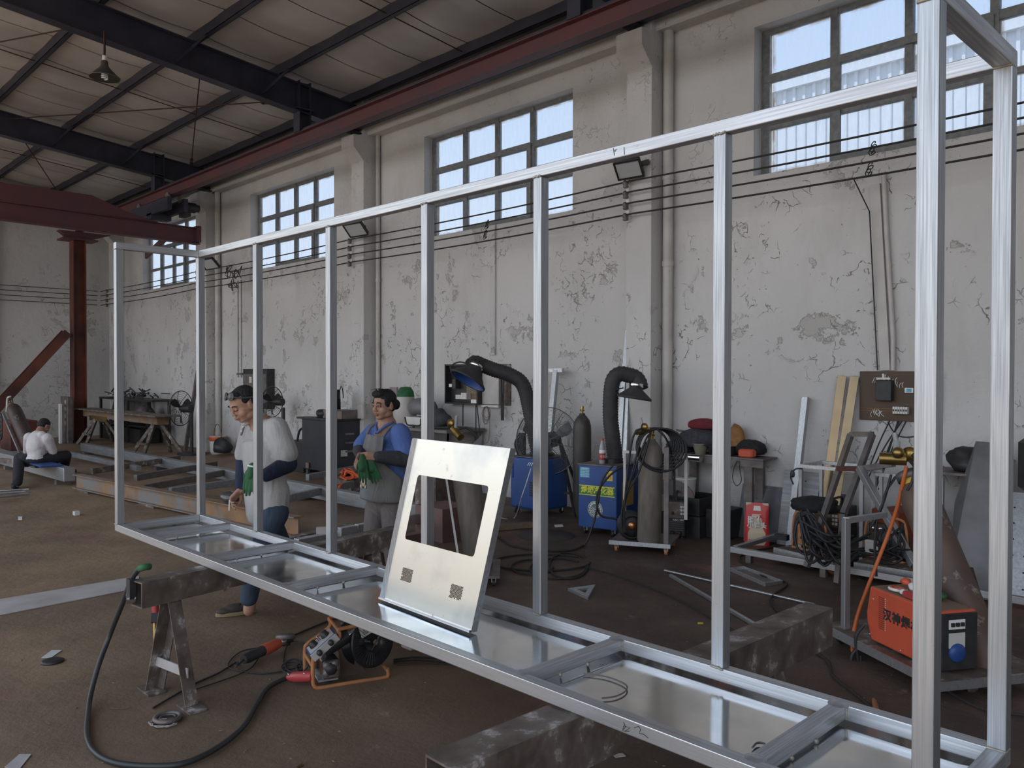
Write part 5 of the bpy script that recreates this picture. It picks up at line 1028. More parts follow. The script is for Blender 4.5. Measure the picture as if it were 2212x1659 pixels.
# on top: gloves and a red box
mat('green_cloth', (.035, .15, .06), .8, 0, (.025, .10, .04), 14); zt_ = z1+.003
g = thing('work_glove', Mo @ Vector((.28, .12, zt_)), 'green and white work gloves with red cuffs lying on the orange welding machine', 'gloves')
MB(Mo).lump((.33, .15, zt_+.03), .055, (1.7, .9, .6), 31, .15).build('palm', 'green_cloth', g); MB(Mo).lump((.22, .15, zt_+.03), .04, (1.2, .9, .7), 33, .15).build('cuff', 'white', g); MB(Mo).lump((.15, .14, zt_+.045), .025, (1.2, 1, 1), 35, .2).build('knot', 'orange_paint', g)
MB(Mo).torus((.17, .07, zt_+.012), .045, .009, (0, .1, 1), 20, 6).build('cuff_band', 'white', g); MB(Mo).torus((.17, .07, zt_+.018), .04, .006, (0, .1, 1), 20, 6).build('cuff_trim', 'orange_paint', g)
g = thing('red_case', Mo @ Vector((.32, .04, zt_)), 'small red case lying on the front edge of the orange welding machine', 'case'); MB(Mo).rbox((.27, .015, zt_), (.42, .07, zt_+.035), .006).build('body', 'red_plastic', g); MB(Mo).lump((.25, .04, zt_+.018), .018, (1.1, 1, 1), 5, .1).build('clip', 'white', g)
# hoses at the left of the cart
oh = [(1958, 1008), (1952, 1035), (1940, 1090), (1920, 1150), (1895, 1215), (1870, 1280), (1852, 1330), (1843, 1375), (1842, 1405), (1848, 1412)]
dd_ = [4.95, 4.95, 5.0, 5.05, 5.05, 5.05, 5.05, 5.0, 4.95, 4.93]
MB().tube(spline([Z3(x, y, d) for (x, y), d in zip(oh, dd_)]), .012, 8).build('gas_hose', 'orange_hose', label='orange gas hose hanging from the regulator down past the orange machine', cat='hose')
ch = thing('cable_coil', Z3(1860, 1430, 4.9), 'black cable looped over the corner of the orange machine cart', 'cable')
for pts in (((1866, 1350), (1850, 1372), (1850, 1400), (1856, 1440), (1870, 1470), (1890, 1500), (1896, 1530)), ((1880, 1480), (1850, 1465), (1838, 1435), (1845, 1408), (1870, 1395), (1893, 1415), (1895, 1440), (1880, 1450), (1862, 1440), (1858, 1415))):
    MB().tube(spline([Z3(x, y, 4.82) for x, y in pts]), .011, 6).build('cable', 'rubber', ch)
for pts in (((1858, 1440), (1868, 1460), (1885, 1490), (1893, 1528), (1900, 1560), (1960, 1600)), ((1866, 1455), (1880, 1485), (1889, 1520), (1893, 1560), (1880, 1600))):
    P_ = [FL(x, y, .015) if y > 1500 else Z3(x, y, 4.75) for x, y in pts]; MB().tube(spline(P_), .012, 6).build('hose', 'tube_orange', ch)
# leaning brown gas cylinder with double regulator
top = Z3(1966, 1030, 5.0); bot = Z3(2150, 1478, 4.42); bot.z = .03
gb = gas(bot, (top-bot).length, .108, 'dirt_cyl', 'dirty brown gas cylinder leaning behind the near front post', top=top, valve=False)
MB().lathe([(.050, -.04), (.065, -.035), (.065, .02), (.050, .03)], top-(top-bot).normalized()*.03, (top-bot), 22).build('yellow_collar', mat('yel', (.55, .40, .03), .5), gb); MB().lathe([(.070, .0), (.078, .0), (.078, .05), (.070, .05)], top-(top-bot).normalized()*.02, (top-bot), 20).build('neck_ring', 'dark_steel', gb)
regulator(Z3(1945, 992, 4.95), 1.15, gb, (1, .3, .0)); MB().cyl(Z3(1935, 985, 4.9), Z3(1938, 955, 4.95), .02).build('flow_tube', 'clear_plastic', gb); MB().ball(Z3(1940, 978, 4.8), .035).build('bonnet', 'brass', gb)
for pts in (((1965, 995), (1975, 1010), (1970, 1040), (1960, 1060)), ((1970, 985), (1985, 975), (1990, 1000), (1975, 1030))): MB().tube(spline([Z3(x, y, 4.75) for x, y in pts]), .009, 6).build('hose', 'rubber', gb)
MB().bar(Z3(2036, 1372, 4.55), FL(2103, 1492, .01), .045, .03).build('steel_bar', 'galv', label='short grey steel bar leaning at the foot of the brown cylinder', cat='steel bar')
a_ = FL(2150, 1478); MB().bar(Z3(2085, 1240, 4.9), Vector((a_.x, a_.y, .02)), .16, .03, up=(.7, .7, 0)).build('plank', 'brown_cyl', label='dirty brown plank leaning behind the last post, right of the brown cylinder', cat='plank')
# grey sheets and black cover at far right
def sheetq(pts, th, m_, label, nm='steel_sheet', cat='metal sheet'):
    P_ = [Vector(p) for p in pts]; n_ = (P_[1]-P_[0]).cross(P_[3]-P_[0]).normalized(); return MB().prism(P_, n_*th).build(nm, m_, label=label, cat=cat)
mat('mill_sheet', (.23, .23, .235), .5, .35, (.13, .13, .135), 3.2)
A = FL(2045, 1282); B = FL(2150, 1299); T1 = PL(2158, 957, 1, 7.35); T0 = PL(2108, 953, 1, 7.35)
C0 = PL(2062, 1085, 1, 7.22)
MB().prism([A, B, T1, T0, C0], (0, .008, 0)).build('steel_sheet', 'mill_sheet', label='tall grey mill-scale steel sheet leaning on the wall between the two right-hand posts', cat='metal sheet')
A = FL(2168, 1292); B = FL(2290, 1312); T0 = PL(2180, 1062, 1, 7.35); T1 = T0+(B-A)
sh2 = thing('punched_sheet', (A+B)/2, 'pale punched steel sheet at the right edge of the picture', 'metal sheet'); MB().prism([A, B, T1, T0], (0, .006, 0)).build('sheet', 'galv', sh2)
for i in range(3):
    for j in range(6):
        u, v = .12+.22*i, .1+.15*j; q = A+(B-A)*u+(T0-A)*v; MB().lathe([(.0001, .002), (.008, .002)], q, (0, -1, .12), 8).build('hole', 'black', sh2)
q = PL(2200, 1070, 1, 6.9); MB().rbox((q.x-.02, 6.9, q.z), (q.x+.7, 7.3, q.z+.45), .06).build('machine_cover', 'black', label='black covered machine at the right edge above the punched sheet', cat='machine')
MB().box((q.x+.1, 6.95, 0), (q.x+.6, 7.28, q.z)).build('machine_stand', 'dark_steel', label='dark stand under the black covered machine', cat='stand')
t = thing('wall_shelf', PL(2070, 1020, 1, 7.4), 'narrow steel shelf with dark scrap behind the near front post', 'shelf'); q0 = PL(2036, 1020, 1, 7.25); q1 = PL(2110, 1022, 1, 7.25)
MB().box((q0.x-.3, 7.25, q0.z-.02), (q1.x, 7.7, q0.z)).build('board', 'dark_steel', t); MB().box((q1.x-.04, 7.27, 0), (q1.x, 7.31, q0.z-.02)).build('leg', 'galv_z', t); MB().box((q0.x-.3, 7.27, 0), (q0.x-.26, 7.31, q0.z-.02)).build('leg', 'galv_z', t)
MB().lump((q1.x-.12, 7.45, q0.z+.08), .16, (1, .8, .8), 9, .35).build('scrap_heap', 'black', label='dark scrap heap on the narrow shelf behind the near post', cat='scrap')
# more floor things on the right
MB().tube([FL(1436, 1232, .012), FL(1760, 1306, .012)], .011, 6).build('thin_rod', 'galv', label='long thin steel rod on the floor behind the frame', cat='rod'); MB().bar(FL(1448, 1243, .014), FL(1632, 1350, .014), .028, .02).build('steel_channel', 'galv', label='short steel channel on the floor crossing under the thick post', cat='steel bar')
q = [FL(1578, 1234), FL(1607, 1231), FL(1690, 1262), FL(1652, 1267)]
t = thing('metal_tray', (q[0]+q[2])/2, 'shallow rectangular metal tray with dark oil on the floor', 'tray'); MB().prism(q, (0, 0, .006)).build('base', 'dark_steel', t)
for i in range(4): MB().bar(q[i]+Vector((0, 0, .016)), q[(i+1) % 4]+Vector((0, 0, .016)), .008, .03).build('rim', 'galv', t)
q = [FL(1226, 1276), FL(1286, 1268), FL(1270, 1296)]; c = (q[0]+q[1]+q[2])/3
t = thing('set_square', c, 'steel triangular set square lying on the floor behind the frame', 'tool'); m = MB(); qi = [c+(p-c)*.42 for p in q]
for z in (.02, .0): m.add([p+Vector((0, 0, z)) for p in q+qi], [(i, (i+1) % 3, 3+(i+1) % 3, 3+i) for i in range(3)])
for r_ in (q, qi): m.add([p+Vector((0, 0, z)) for z in (0, .02) for p in r_], [(i, (i+1) % 3, 3+(i+1) % 3, 3+i) for i in range(3)])
m.build('plate', 'galv', t)
hz = thing('floor_hose', FL(1180, 1215), 'loops of thin dark hose lying on the floor behind the faceplate', 'hose'); rnd = random.Random(11)
for (cx0, cy0, rx, ry) in ((1170, 1215, 105, 18), (1205, 1228, 60, 22), (1150, 1225, 45, 16), (1228, 1222, 42, 28)):
    MB().tube([FL(cx0+rx*math.cos(2*PI*k/26), cy0+ry*math.sin(2*PI*k/26), .012) for k in range(24)], .009, 6).build('hose_loop', 'old_cable', hz)
MB().tube(spline([FL(1262, 1178, .012), FL(1235, 1188, .012), FL(1180, 1190, .012), FL(1110, 1180, .012), FL(1075, 1160, .012)]), .009, 6).build('hose_tail', 'old_cable', hz); MB().tube(spline([FL(1265, 1225, .012), FL(1340, 1245, .012), FL(1460, 1292, .012), FL(1600, 1370, .012), FL(1650, 1400, .012)]), .007, 6).build('hose_tail', 'old_cable', hz)
for pts, lb in ((((1740, 1200), (1700, 1180), (1600, 1200), (1640, 1240), (1700, 1260), (1666, 1290), (1680, 1320), (1720, 1345)), 'thin cable winding over the floor beside the metal tray'), (((1750, 1400), (1790, 1430), (1800, 1460), (1850, 1500), (1920, 1560)), 'cable running on the floor under the orange machine cart'), (((2020, 1470), (2060, 1500), (2120, 1530), (2212, 1545)), 'cable curving on the dark floor between the right-hand posts')):
    MB().tube(spline([FL(x, y, .011) for x, y in pts]), .008, 6).build('floor_cable', 'old_cable', label=lb, cat='cable')
mat('dark_dome', (.05, .045, .042), .6)
MB().lathe([(.001, .02), (.28, .018), (.30, 0)], FL(1180, 1158), n=28).build('manhole_lid', 'dark_dome', label='round dark plate lying on the floor behind the faceplate', cat='plate')
MB().bar(FL(1070, 1140, .03), FL(1150, 1133, .03), .10, .05).build('timber', 'wood', label='short timber on the floor left of the plain blue extractor', cat='timber')
# second beige cylinder behind the faceplate, on a small cart
bt_ = FL(1036, 1252); d_ = (bt_-EYE).dot(cf); tp_ = DP(997, 958, d_+.05); g2 = gas(bt_+Vector((0, 0, .09)), (tp_-bt_).length-.09, .115, 'dusty_cyl', 'dusty beige gas cylinder seen through the faceplate window', top=tp_, valve=False)
regulator(DP(983, 930, d_), 1.0, g2, (-.8, .1, .5)); MB().tube(spline([DP(985, 928, d_), DP(1010, 925, d_), DP(1030, 945, d_), DP(1038, 975, d_)]), .010, 6).build('hose', 'rubber', g2)
MB().prism([DP(1018, 962, d_-.1), DP(1042, 938, d_-.1), DP(1040, 968, d_-.1)], cf*.01).build('hanging_plate', 'slate', g2)
A = FL(975, 1262); B = FL(1080, 1262); Mc2 = base(A, B); w3 = (B-A).length; t = thing('welding_cart', Mc2.translation, 'small cart under the beige cylinder behind the faceplate', 'cart', 'welding carts'); MB(Mc2).box((-.15, -.1, .07), (w3, .5, .09)).build('platform', 'dark_steel', t)
for x in (-.1, w3-.05):
    for y in (-.05, .44): caster(Mc2, x, y, t, .028)
MB().bar(DP(962, 1020, d_+.1), (A+Vector((.12, .0, .09))), .014).build('upright', 'white_paint', t)
# ================================================================ BACK LEFT AND THE FLOOR
# --- layout frame of beams on the floor behind the two standing workers
g = thing('galvanised_beam', FL(75, 1030), 'galvanised box beam the seated man sits on', 'beam', 'beams laid out on the floor')
zb_ = .26; a = DZ(150, 1008+3, .27); b = DZ(0, 975, .27); e = (b-a).normalized()
MB().bar(a-Vector((0, 0, .10)), a-Vector((0, 0, .10))+e*7.2, .16, .20).build('beam', 'galv', g, bev=.006)
for k in (.3, 3.0, 6.5): q = a+e*k; MB().cbox((q.x, q.y, .034), (.12, .2, .068)).build('packing_block', 'dark_steel', g)
a = DZ(166, 1024, .23); b = DZ(520, 1092, .23); e2 = (b-a).normalized(); a_rb, e_rb = a, e2; r_ = thing('rusty_beam', FL(330, 1085), 'rusty steel channel beam lying on the floor behind the left end of the frame', 'beam', 'beams laid out on the floor')
L_ = (b-a).length*1.25; MB().ibeam(a-Vector((0, 0, .10)), a-Vector((0, 0, .10))+e2*L_, .12, .20, t=.012).build('beam', 'rust', r_); 
for k in (.3, 2.2, 4.2): q = a+e2*k; MB().cbox((q.x, q.y, .014), (.5, .10, .026)).build('packing_plate', 'grimy_steel', r_)
f0 = DZ(180, 957, .22); f1 = DZ(482, 1012, .22); e3 = (f1-f0).normalized(); fb = thing('galvanised_beam', (f0.x, f0.y, 0), 'long galvanised channel beam lying nearest the far workbench', 'beam', 'beams laid out on the floor')
MB().bar(f0-Vector((0, 0, .08)), f0-Vector((0, 0, .08))+e3*(f1-f0).length*1.9, .12, .16).build('beam', 'galv_dull', fb, bev=.005)
for k in (.3, 4., 8.): q = f0+e3*k; MB().cbox((q.x, q.y, .029), (.12, .2, .057)).build('packing_block', 'dark_steel', fb)
n_ = 0
for (xa1, ya1, xb1, yb1, m_, lb) in ((150, 1025, 400, 988, 'grimy_steel', 'first cross purlin from the seated man, between the long beams'), (250, 1040, 478, 1000, 'dark_steel', 'second cross purlin behind the front left post'), (262, 1064, 500, 1018, 'dark_steel', 'third cross purlin behind the front left post'), (335, 1066, 520, 1040, 'galv_dull', 'fourth cross purlin behind the left post pair'), (500, 1105, 775, 1042, 'galv_dull', 'pale cross purlin passing behind the stooping man'), (640, 1010, 770, 985, 'rust', 'rusty cross purlin in front of the dark cabinet'), (640, 1036, 775, 1010, 'galv_dull', 'thin pale purlin under the orange cable')):
    a = DZ(xa1, ya1, .17); b = DZ(xb1, yb1, .17); a = a.lerp(b, .16); b = a+(b-a)*.93; t = MB().bar(a, b, .06, .09).build('cross_purlin', m_, label=lb, cat='purlin', group='cross purlins on the floor', bev=.003)
MB().bar(DZ(0, 995, .17), DZ(140, 1003, .17), .07, .08).build('side_channel', 'grimy_steel', label='grey channel behind the seated man', cat='steel bar')
MB().bar(DZ(150, 980, .15), DZ(300, 1012, .15), .08, .08).build('side_channel', 'galv_dull', label='pale channel lying inside the layout behind the seated man', cat='steel bar')
MB().prism([DZ(636, 1062, .05), DZ(652, 1056, .05), DZ(712, 1070, .05), DZ(640, 1076, .05)], (0, 0, .03)).build('pale_channel', 'white_paint', label='pale flat channel on the floor right of the stooping man', cat='steel bar')
# beams behind the woman and right of the man
for (xa1, ya1, xb1, yb1, z_, w_, h_, m_, lb) in (
    (565, 1172, 775, 1128, .10, .10, .10, 'grimy_steel', 'dark beam on the floor between the two standing workers'),
    (640, 1164, 768, 1141, .14, .08, .12, 'galv', 'grey beam beside the stooping man, before the woman'),
    (733, 1140, 768, 1134, .20, .06, .10, 'galv_y', 'short galvanised tube in front of the woman, left piece'),
    (770, 1133, 930, 1104, .20, .06, .10, 'galv_y', 'long galvanised tube in front of the woman, right piece'),
    (600, 1182, 870, 1132, .05, .10, .08, 'dark_steel', 'dark floor beam under the galvanised tubes before the woman'),
    (733, 1182, 905, 1150, .12, .10, .12, 'red_ox', 'reddish painted beam behind the tray, before the woman'),
    (733, 1206, 900, 1178, .08, .10, .14, 'red_ox', 'nearest reddish painted beam behind the faceplate')):
    mat('red_ox', (.20, .11, .10), .7, 0, (.13, .08, .07), 4)
    a = DZ(xa1, ya1, z_+h_/2); b = DZ(xb1, yb1, z_+h_/2); MB().bar(a-Vector((0, 0, h_/2)), b-Vector((0, 0, h_/2)), w_, h_).build('floor_beam', m_, label=lb, cat='beam', group='beams before the woman', bev=.003)
    if z_ > .1:
        for u in (.08, .92): q = a.lerp(b, u); MB().cbox((q.x, q.y, (z_-h_/2)/2), (.1, .1, max(.01, z_-h_/2-.001))).build('packing_block', 'dark_steel', label='dark block under the %s end of the %s' % (('left', 'right')[u > .5], {'.1': 'dark beam', 'gr': 'grey beam beside the stooping man', 'sh': 'short galvanised tube', 'lo': 'long galvanised tube', 're': 'reddish beam behind the tray'}.get(lb[:2], 'floor beam')), cat='block')
MB().bar(DZ(683, 1153, .2), DZ(707, 1152, .2), .05, .12).build('channel_offcut', 'white_strip', label='small pale channel offcut left of the third back post', cat='offcut')
c_ = DZ(745, 1185, .25); MB().lathe([(.10, 0), (.11, .02), (.07, .06), (.001, .08)], (c_.x, c_.y, .16), n=18).build('enamel_bowl', 'white_strip', label='pale upturned bowl behind the third back post', cat='bowl'); MB().cbox((c_.x, c_.y, .08), (.2, .2, .16)).build('stool_block', 'red_ox', label='reddish block under the upturned bowl', cat='block')
oc = thing('extension_cable', DZ(745, 1028, .2), 'bright orange cable heaped on the beams beside the woman', 'cable'); rnd = random.Random(5); mat('orange_cable', (.70, .12, .03), .45)
for j in range(9):
    P_ = [DZ(735+rnd.uniform(-3, 12), 1025+rnd.uniform(-8, 8), .22), DZ(748+rnd.uniform(-5, 8), 1018+rnd.uniform(-6, 4), .25), DZ(765+rnd.uniform(-5, 10), 1026+rnd.uniform(-4, 6), .22), DZ(750, 1034+rnd.uniform(-3, 3), .21), DZ(736, 1030, .22)]
    MB().tube(spline(P_), .011, 6).build('cable', 'orange_cable', oc)
MB().tube(spline([DP(745, 1027, 9.6), DP(748, 1018, 9.6), DP(762, 1020, 9.6), DP(775, 1030, 9.6)]), .012, 6).build('cable', 'orange_cable', oc); MB().tube([DZ(732, 1052, .2), DZ(741, 1043, .2)], .02, 6).build('cable', 'orange_cable', oc)
q0 = DZ(745, 1030, .2); MB().cbox((q0.x, q0.y, .09), (.7, .25, .18)).build('steel_block', 'grimy_steel', label='grey steel block under the orange cable heap', cat='block')
# --- dark cabinet with things on it
z0 = HZ(715, 908, FL(655, 1010)); A = FL(652, 1008); B = FL(776, 1016); X0, X1, Y0 = A.x, -11.75, 7.0
X0 = HP(652, 950, 7.0).x; X1 = HP(722, 950, 7.0).x; Xr = HP(776, 950, 7.6)
cab = thing('steel_cabinet', ((X0+X1)/2, 7.3, 0), 'large dark navy steel cabinet against the wall between the two standing workers', 'cabinet')
mat('navy_steel', (.030, .033, .042), .45, .2, (.045, .045, .055), 3)
zc = HP(700, 908, 7.0).z; MB().box((X0, 7.0, .10), (X1, 7.62, zc)).build('body', 'navy_steel', cab, bev=.01)
MB().box((X0-.10, 6.96, zc), (X1+.03, 7.66, zc+.03)).build('top', 'black', cab)
for x in (X0+.05, X1-.1):
    for y in (7.05, 7.5): MB().box((x, y, 0), (x+.05, y+.05, .10)).build('foot', 'dark_steel', cab)
for k in range(3): MB().box((X1+.001, 7.2, .42+.14*k), (X1+.02, 7.36, .45+.14*k)).build('hinge', 'dark_steel', cab)
MB().box((X1+.001, 7.12, .36), (X1+.006, 7.24, .46)).build('sticker', 'white_strip', cab)
for i, (px, lb) in enumerate(((668, 'first loose electrode box on the dark cabinet'), (690, 'second loose steel strip on the dark cabinet'), (700, 'pale wooden strip lying on the dark cabinet'))):
    c_ = HP(px, 905, 7.15); MB().bar((c_.x-.12, 7.1+.1*i, zc+.045), (c_.x+.2, 7.2+.05*i, zc+.05+.01*i), .06, .025).build('loose_strip', ('white_strip', 'dark_steel', 'wood')[i], label=lb, cat='strip')
def welding_mask(c, s, label, rz=0):
    M = TR(c, rz); t = thing('welding_mask', c, label, 'mask', 'welding masks'); m = MB(M); vs = []; n, k = 8, 7
    for i in range(n+1):
        for j in range(k+1):
            a_ = PI*(j/k)-PI/2; vs.append((.12*s*math.sin(a_)*(1-.25*i/n), .10*s*math.cos(a_)*(1-.2*i/n)+.02, .24*s*i/n*.9))
    m.add(vs, [(i*(k+1)+j, i*(k+1)+j+1, (i+1)*(k+1)+j+1, (i+1)*(k+1)+j) for i in range(n) for j in range(k)], True); o = m.build('shell', 'black', t); o.modifiers.new('s', 'SOLIDIFY').thickness = .004
    MB(M).tube([(.12*s*math.cos(PI*j/10), -.02, .12*s+.13*s*math.sin(PI*j/10)) for j in range(11)], .008, 6).build('headband', 'black', t); MB(M).box((-.05*s, .115*s, .12*s), (.05*s, .13*s, .17*s)).build('filter_glass', 'lens', t); return t
c_ = HP(742, 903, 7.2); welding_mask((c_.x-.1, 7.2, zc+.17), 1.5, 'black welding mask with open headband on the right of the dark cabinet', 2.4)
MB().box((c_.x-.45, 7.1, zc+.03), (c_.x+.1, 7.5, zc+.16)).build('tool_box', 'dark_steel', label='dark steel box under the welding mask on the cabinet', cat='box')
MB().box((c_.x+.10, 7.40, zc+.03), (c_.x+.27, 7.43, zc+.26)).build('grey_board', 'white_strip', label='grey board standing behind the dark cabinet', cat='board')
c_ = HP(696, 896, 7.15); MB().lump((c_.x, 7.15, zc+.09), .13, (1.2, .7, .6), 7, .2).build('leather_glove', 'black', label='dark glove heap left on the dark cabinet', cat='gloves')
MB().box((X0-.75, 7.1, 0), (X0-.12, 7.5, .52)).build('dark_chest', 'black', label='low dark chest left of the dark cabinet', cat='chest', bev=.01); MB().tube(spline([(X0-.5, 7.2, .52), (X0-.42, 7.2, .70), (X0-.25, 7.2, .74), (X0-.18, 7.2, .55)]), .02, 6).build('bag_handle', 'rubber', label='black strap standing on the low chest left of the cabinet', cat='strap')
# --- bench behind the woman
zt = HP(900, 925, 7.0).z; xa = HP(872, 925, 7.0).x; xb = HP(965, 925, 7.0).x
t = thing('workbench', ((xa+xb)/2, 7.3, 0), 'dark workbench against the wall right of the woman', 'workbench'); MB().box((xa, 7.0, zt-.04), (xb, 7.7, zt)).build('top', 'dark_steel', t)
MB().box((xa+.05, 7.04, zt-.35), (xb-.05, 7.08, zt-.04)).build('apron', 'black', t)
for x in (xa+.05, xb-.12):
    for y in (7.05, 7.6): MB().box((x, y, 0), (x+.07, y+.07, zt-.04)).build('leg', 'dark_steel', t)
c_ = HP(884, 922, 7.2); MB().rbox((c_.x-.05, 7.15, zt), (c_.x+.32, 7.4, zt+.14), .01).build('white_box', 'white_paint', label='white box on the bench behind the woman', cat='box')
MB().lump((c_.x+.18, 7.3, zt+.26), .24, (1.3, .6, .65), 4, .12).build('grey_cover', 'mill_sheet', label='grey rounded cover on the white box behind the woman', cat='cover')
c_ = HP(893, 910, 7.05); M_ = MB(); M_.tube(spline([c_+Vector((-.2, 0, .05)), c_+Vector((-.15, 0, -.05)), c_+Vector((0, 0, -.06)), c_+Vector((.15, 0, -.05)), c_+Vector((.17, 0, .04))]), .012, 6); M_.cyl(c_+Vector((0, 0, -.06)), c_+Vector((0, 0, -.12)), .02); M_.build('headband', 'rubber', label='black mask headband hanging in front of the white box', cat='headband')
c_ = HP(949, 905, 7.2); MB().lump((c_.x, 7.2, zt+.12), .2, (1.0, .7, .8), 14, .25).build('tool_bag', 'dark_cloth', label='grey tool bag on the right end of the bench behind the woman', cat='bag')
c_ = HP(876, 895, 7.3); sb = thing('sugar_sack', (c_.x, 7.3, zt), 'white and green woven sack standing behind the woman', 'sack')
MB().lathe([(.15, 0), (.17, .06), (.16, .28), (.13, .42)], (c_.x, 7.3, zt), (.0, 0, 1), 16).build('body', 'white_strip', sb); MB().lathe([(.132, .42), (.12, .50), (.08, .56), (.001, .57)], (c_.x, 7.3, zt), (.0, 0, 1), 16).build('green_top', 'green_cloth', sb)
c_ = HP(851, 850, 7.72); MB().box((c_.x-.12, 7.72, c_.z-.15), (c_.x+.07, 7.75, c_.z+.10)).build('notice', mat('mauve', (.28, .21, .24), .7), label='small mauve notice on the wall behind the woman', cat='notice')
c_ = FL(938, 1150); MB().rbox((c_.x-.35, c_.y, 0), (c_.x, c_.y+.4, .62), .02).build('grey_crate', 'grimy_steel', label='grey crate behind the fourth post, beside the woman', cat='crate'); MB().box((c_.x-.12, c_.y-.004, .3), (c_.x-.04, c_.y-.001, .6)).build('green_label', 'green_cloth', label='green printed label on the grey crate', cat='label')
MB().box((c_.x+.06, c_.y-.3, 0), (c_.x+.5, c_.y+.1, .34)).build('brown_carton', 'red_ox', label='reddish carton seen through the faceplate window', cat='carton', bev=.005)
# --- far workbenches, fan, rack
sw = sawhorse  # two far trestles carry a plank
a = HP(208, 895, 6.2); zT = .80
MBt = thing('trestle_table', FL(280, 965), 'rough table of a steel beam on two trestles at far left', 'table')
A = FL(198, 962); B = FL(368, 978); xA, xB, yy = -20.6, -17.2, 6.5; xA = HP(205, 900, yy).x; xB = HP(352, 900, yy).x; zT = HP(280, 895, yy).z
MB().box((xA-.5, yy-.12, zT-.14), (xB, yy+.12, zT)).build('beam', 'rust', MBt, bev=.004); MB().box((xA, yy-.126, zT-.22), (xA+1.2, yy-.12, zT-.10)).build('yellow_edge', 'brass', MBt)
MB().bar((xA-.8, yy, zT+.03), (xB+.5, yy-.1, zT+.05), .5, .03).build('top_sheet', 'grimy_steel', MBt)
for x in (xA+.35, xB-.3):
    for k in (-1, 1):
        for s_ in (-1, 1): MB().bar((x, yy+.06*k, zT-.12), (x+.32*s_, yy+.4*k, .01), .06, .06).build('leg', 'grimy_steel', MBt)
    MB().bar((x-.25, yy-.3, .25), (x+.25, yy-.3, .25), .04).build('rung', 'grimy_steel', MBt)
rk = thing('scrap_rack', (-19.6, 7.3, 0), 'dark steel rack heaped with scrap in the far corner', 'rack'); x0 = HP(214, 860, 7.1).x; x1 = HP(318, 860, 7.1).x; z1 = HP(265, 860, 7.1).z
MB().box((x0, 7.1, z1-.05), (x1+.3, 7.65, z1)).build('shelf', 'black', rk); MB().box((x0, 7.1, .4), (x1, 7.65, .45)).build('shelf', 'black', rk)
for x in (x0+.02, (x0+x1)/2+.3, x1-.1):
    for y in (7.1, 7.6): MB().box((x, y, 0), (x+.08, y+.05, z1-.05)).build('post', 'black', rk)
MB().box((x0+.1, 7.6, .5), (x0+1.8, 7.64, z1-.05)).build('back_panel', 'dark_steel', rk)
m = MB(); rnd = random.Random(9)
for j in range(60): q = Vector((rnd.uniform(x0+.3, x1-.1), rnd.uniform(7.15, 7.6), z1+rnd.uniform(.0, .15))); m.bar(q, q+Vector((rnd.uniform(-.3, .3), rnd.uniform(-.1, .1), rnd.uniform(-.02, .14))), .03, .02)
m.build('scrap_pieces', 'black', rk, kind='stuff')
MB().lump((x1-.7, 7.3, .45+.2), .3, (1.3, .7, .9), 8, .2).build('covered_motor', 'dark_steel', label='rounded dark motor on the lower shelf of the scrap rack', cat='motor')
MB().box((x0+.1, 7.15, 0), (x1-.6, 7.6, .35)).build('dark_crate', 'black', label='black crate on the floor under the scrap rack', cat='crate')
MB().bar((x0-.1, 7.3, .02), (x0+.1, 7.6, z1+.45), .05).build('steel_bar', 'dark_steel', label='dark bar standing upright at the left of the scrap rack', cat='steel bar')
def pedfan(px, py, Y, R_, pole_px, pole_py, label, n_, motor=True):
    fc = HP(px, py, Y); t = thing('pedestal_fan', (fc.x, Y, 0), label, 'fan', 'industrial fans'); n_ = Vector(n_).normalized(); mat('thin_wire', (.09, .085, .08), .5, .4)
    guard(fc, n_, R_, t, 9, 8, .0035, 'thin_wire'); fanparts(fc, n_, R_, t, 'black')
    pp = fc-n_*.26; MB().cyl((pp.x, pp.y, 0.02), (pp.x, pp.y, fc.z-.1), .035).build('pole', 'black', t); MB().cyl((pp.x, pp.y, 0), (pp.x, pp.y, .05), .28, 20).build('base', 'black', t); return t
pedfan(391, 882, 6.9, .36, 0, 0, 'black pedestal fan between the two left back posts', (-.88, -.47, .0))
pedfan(588, 868, 7.3, .28, 0, 0, 'pedestal fan half hidden behind the stooping man', (-.85, -.3, .0))
MB().bar(HP(400, 975, 7.3), HP(428, 800, 7.6), .07).build('steel_bar', 'dark_steel', label='dark bar leaning on the wall beside the pedestal fan', cat='steel bar')
c_ = FL(470, 980); bk = thing('paint_bucket', c_, 'white paint bucket with red rim band by the far pilaster', 'bucket'); 
MB().lathe([(.13, 0), (.15, .05), (.165, .34), (.17, .35), (.17, .37), (.15, .37)], c_, n=22).build('body', 'white_paint', bk); MB().lathe([(.161, .27), (.166, .275), (.171, .36), (.168, .365)], c_, n=22).build('red_band', 'orange_paint', bk); MB().lathe([(.135, .02), (.14, .021), (.148, .07), (.145, .071)], c_, n=22).build('red_foot', 'orange_paint', bk)
MB().tube([c_+Vector((.17*math.cos(PI*j/12), 0, .36+.26*math.sin(PI*j/12))) for j in range(13)], .010, 6).build('bail_handle', 'rust', bk)
MB().lump(c_+Vector((.45, -.10, .18)), .22, (1, .8, .9), 17, .2).build('dark_sack', 'black', label='dark sack behind the paint bucket', cat='sack')
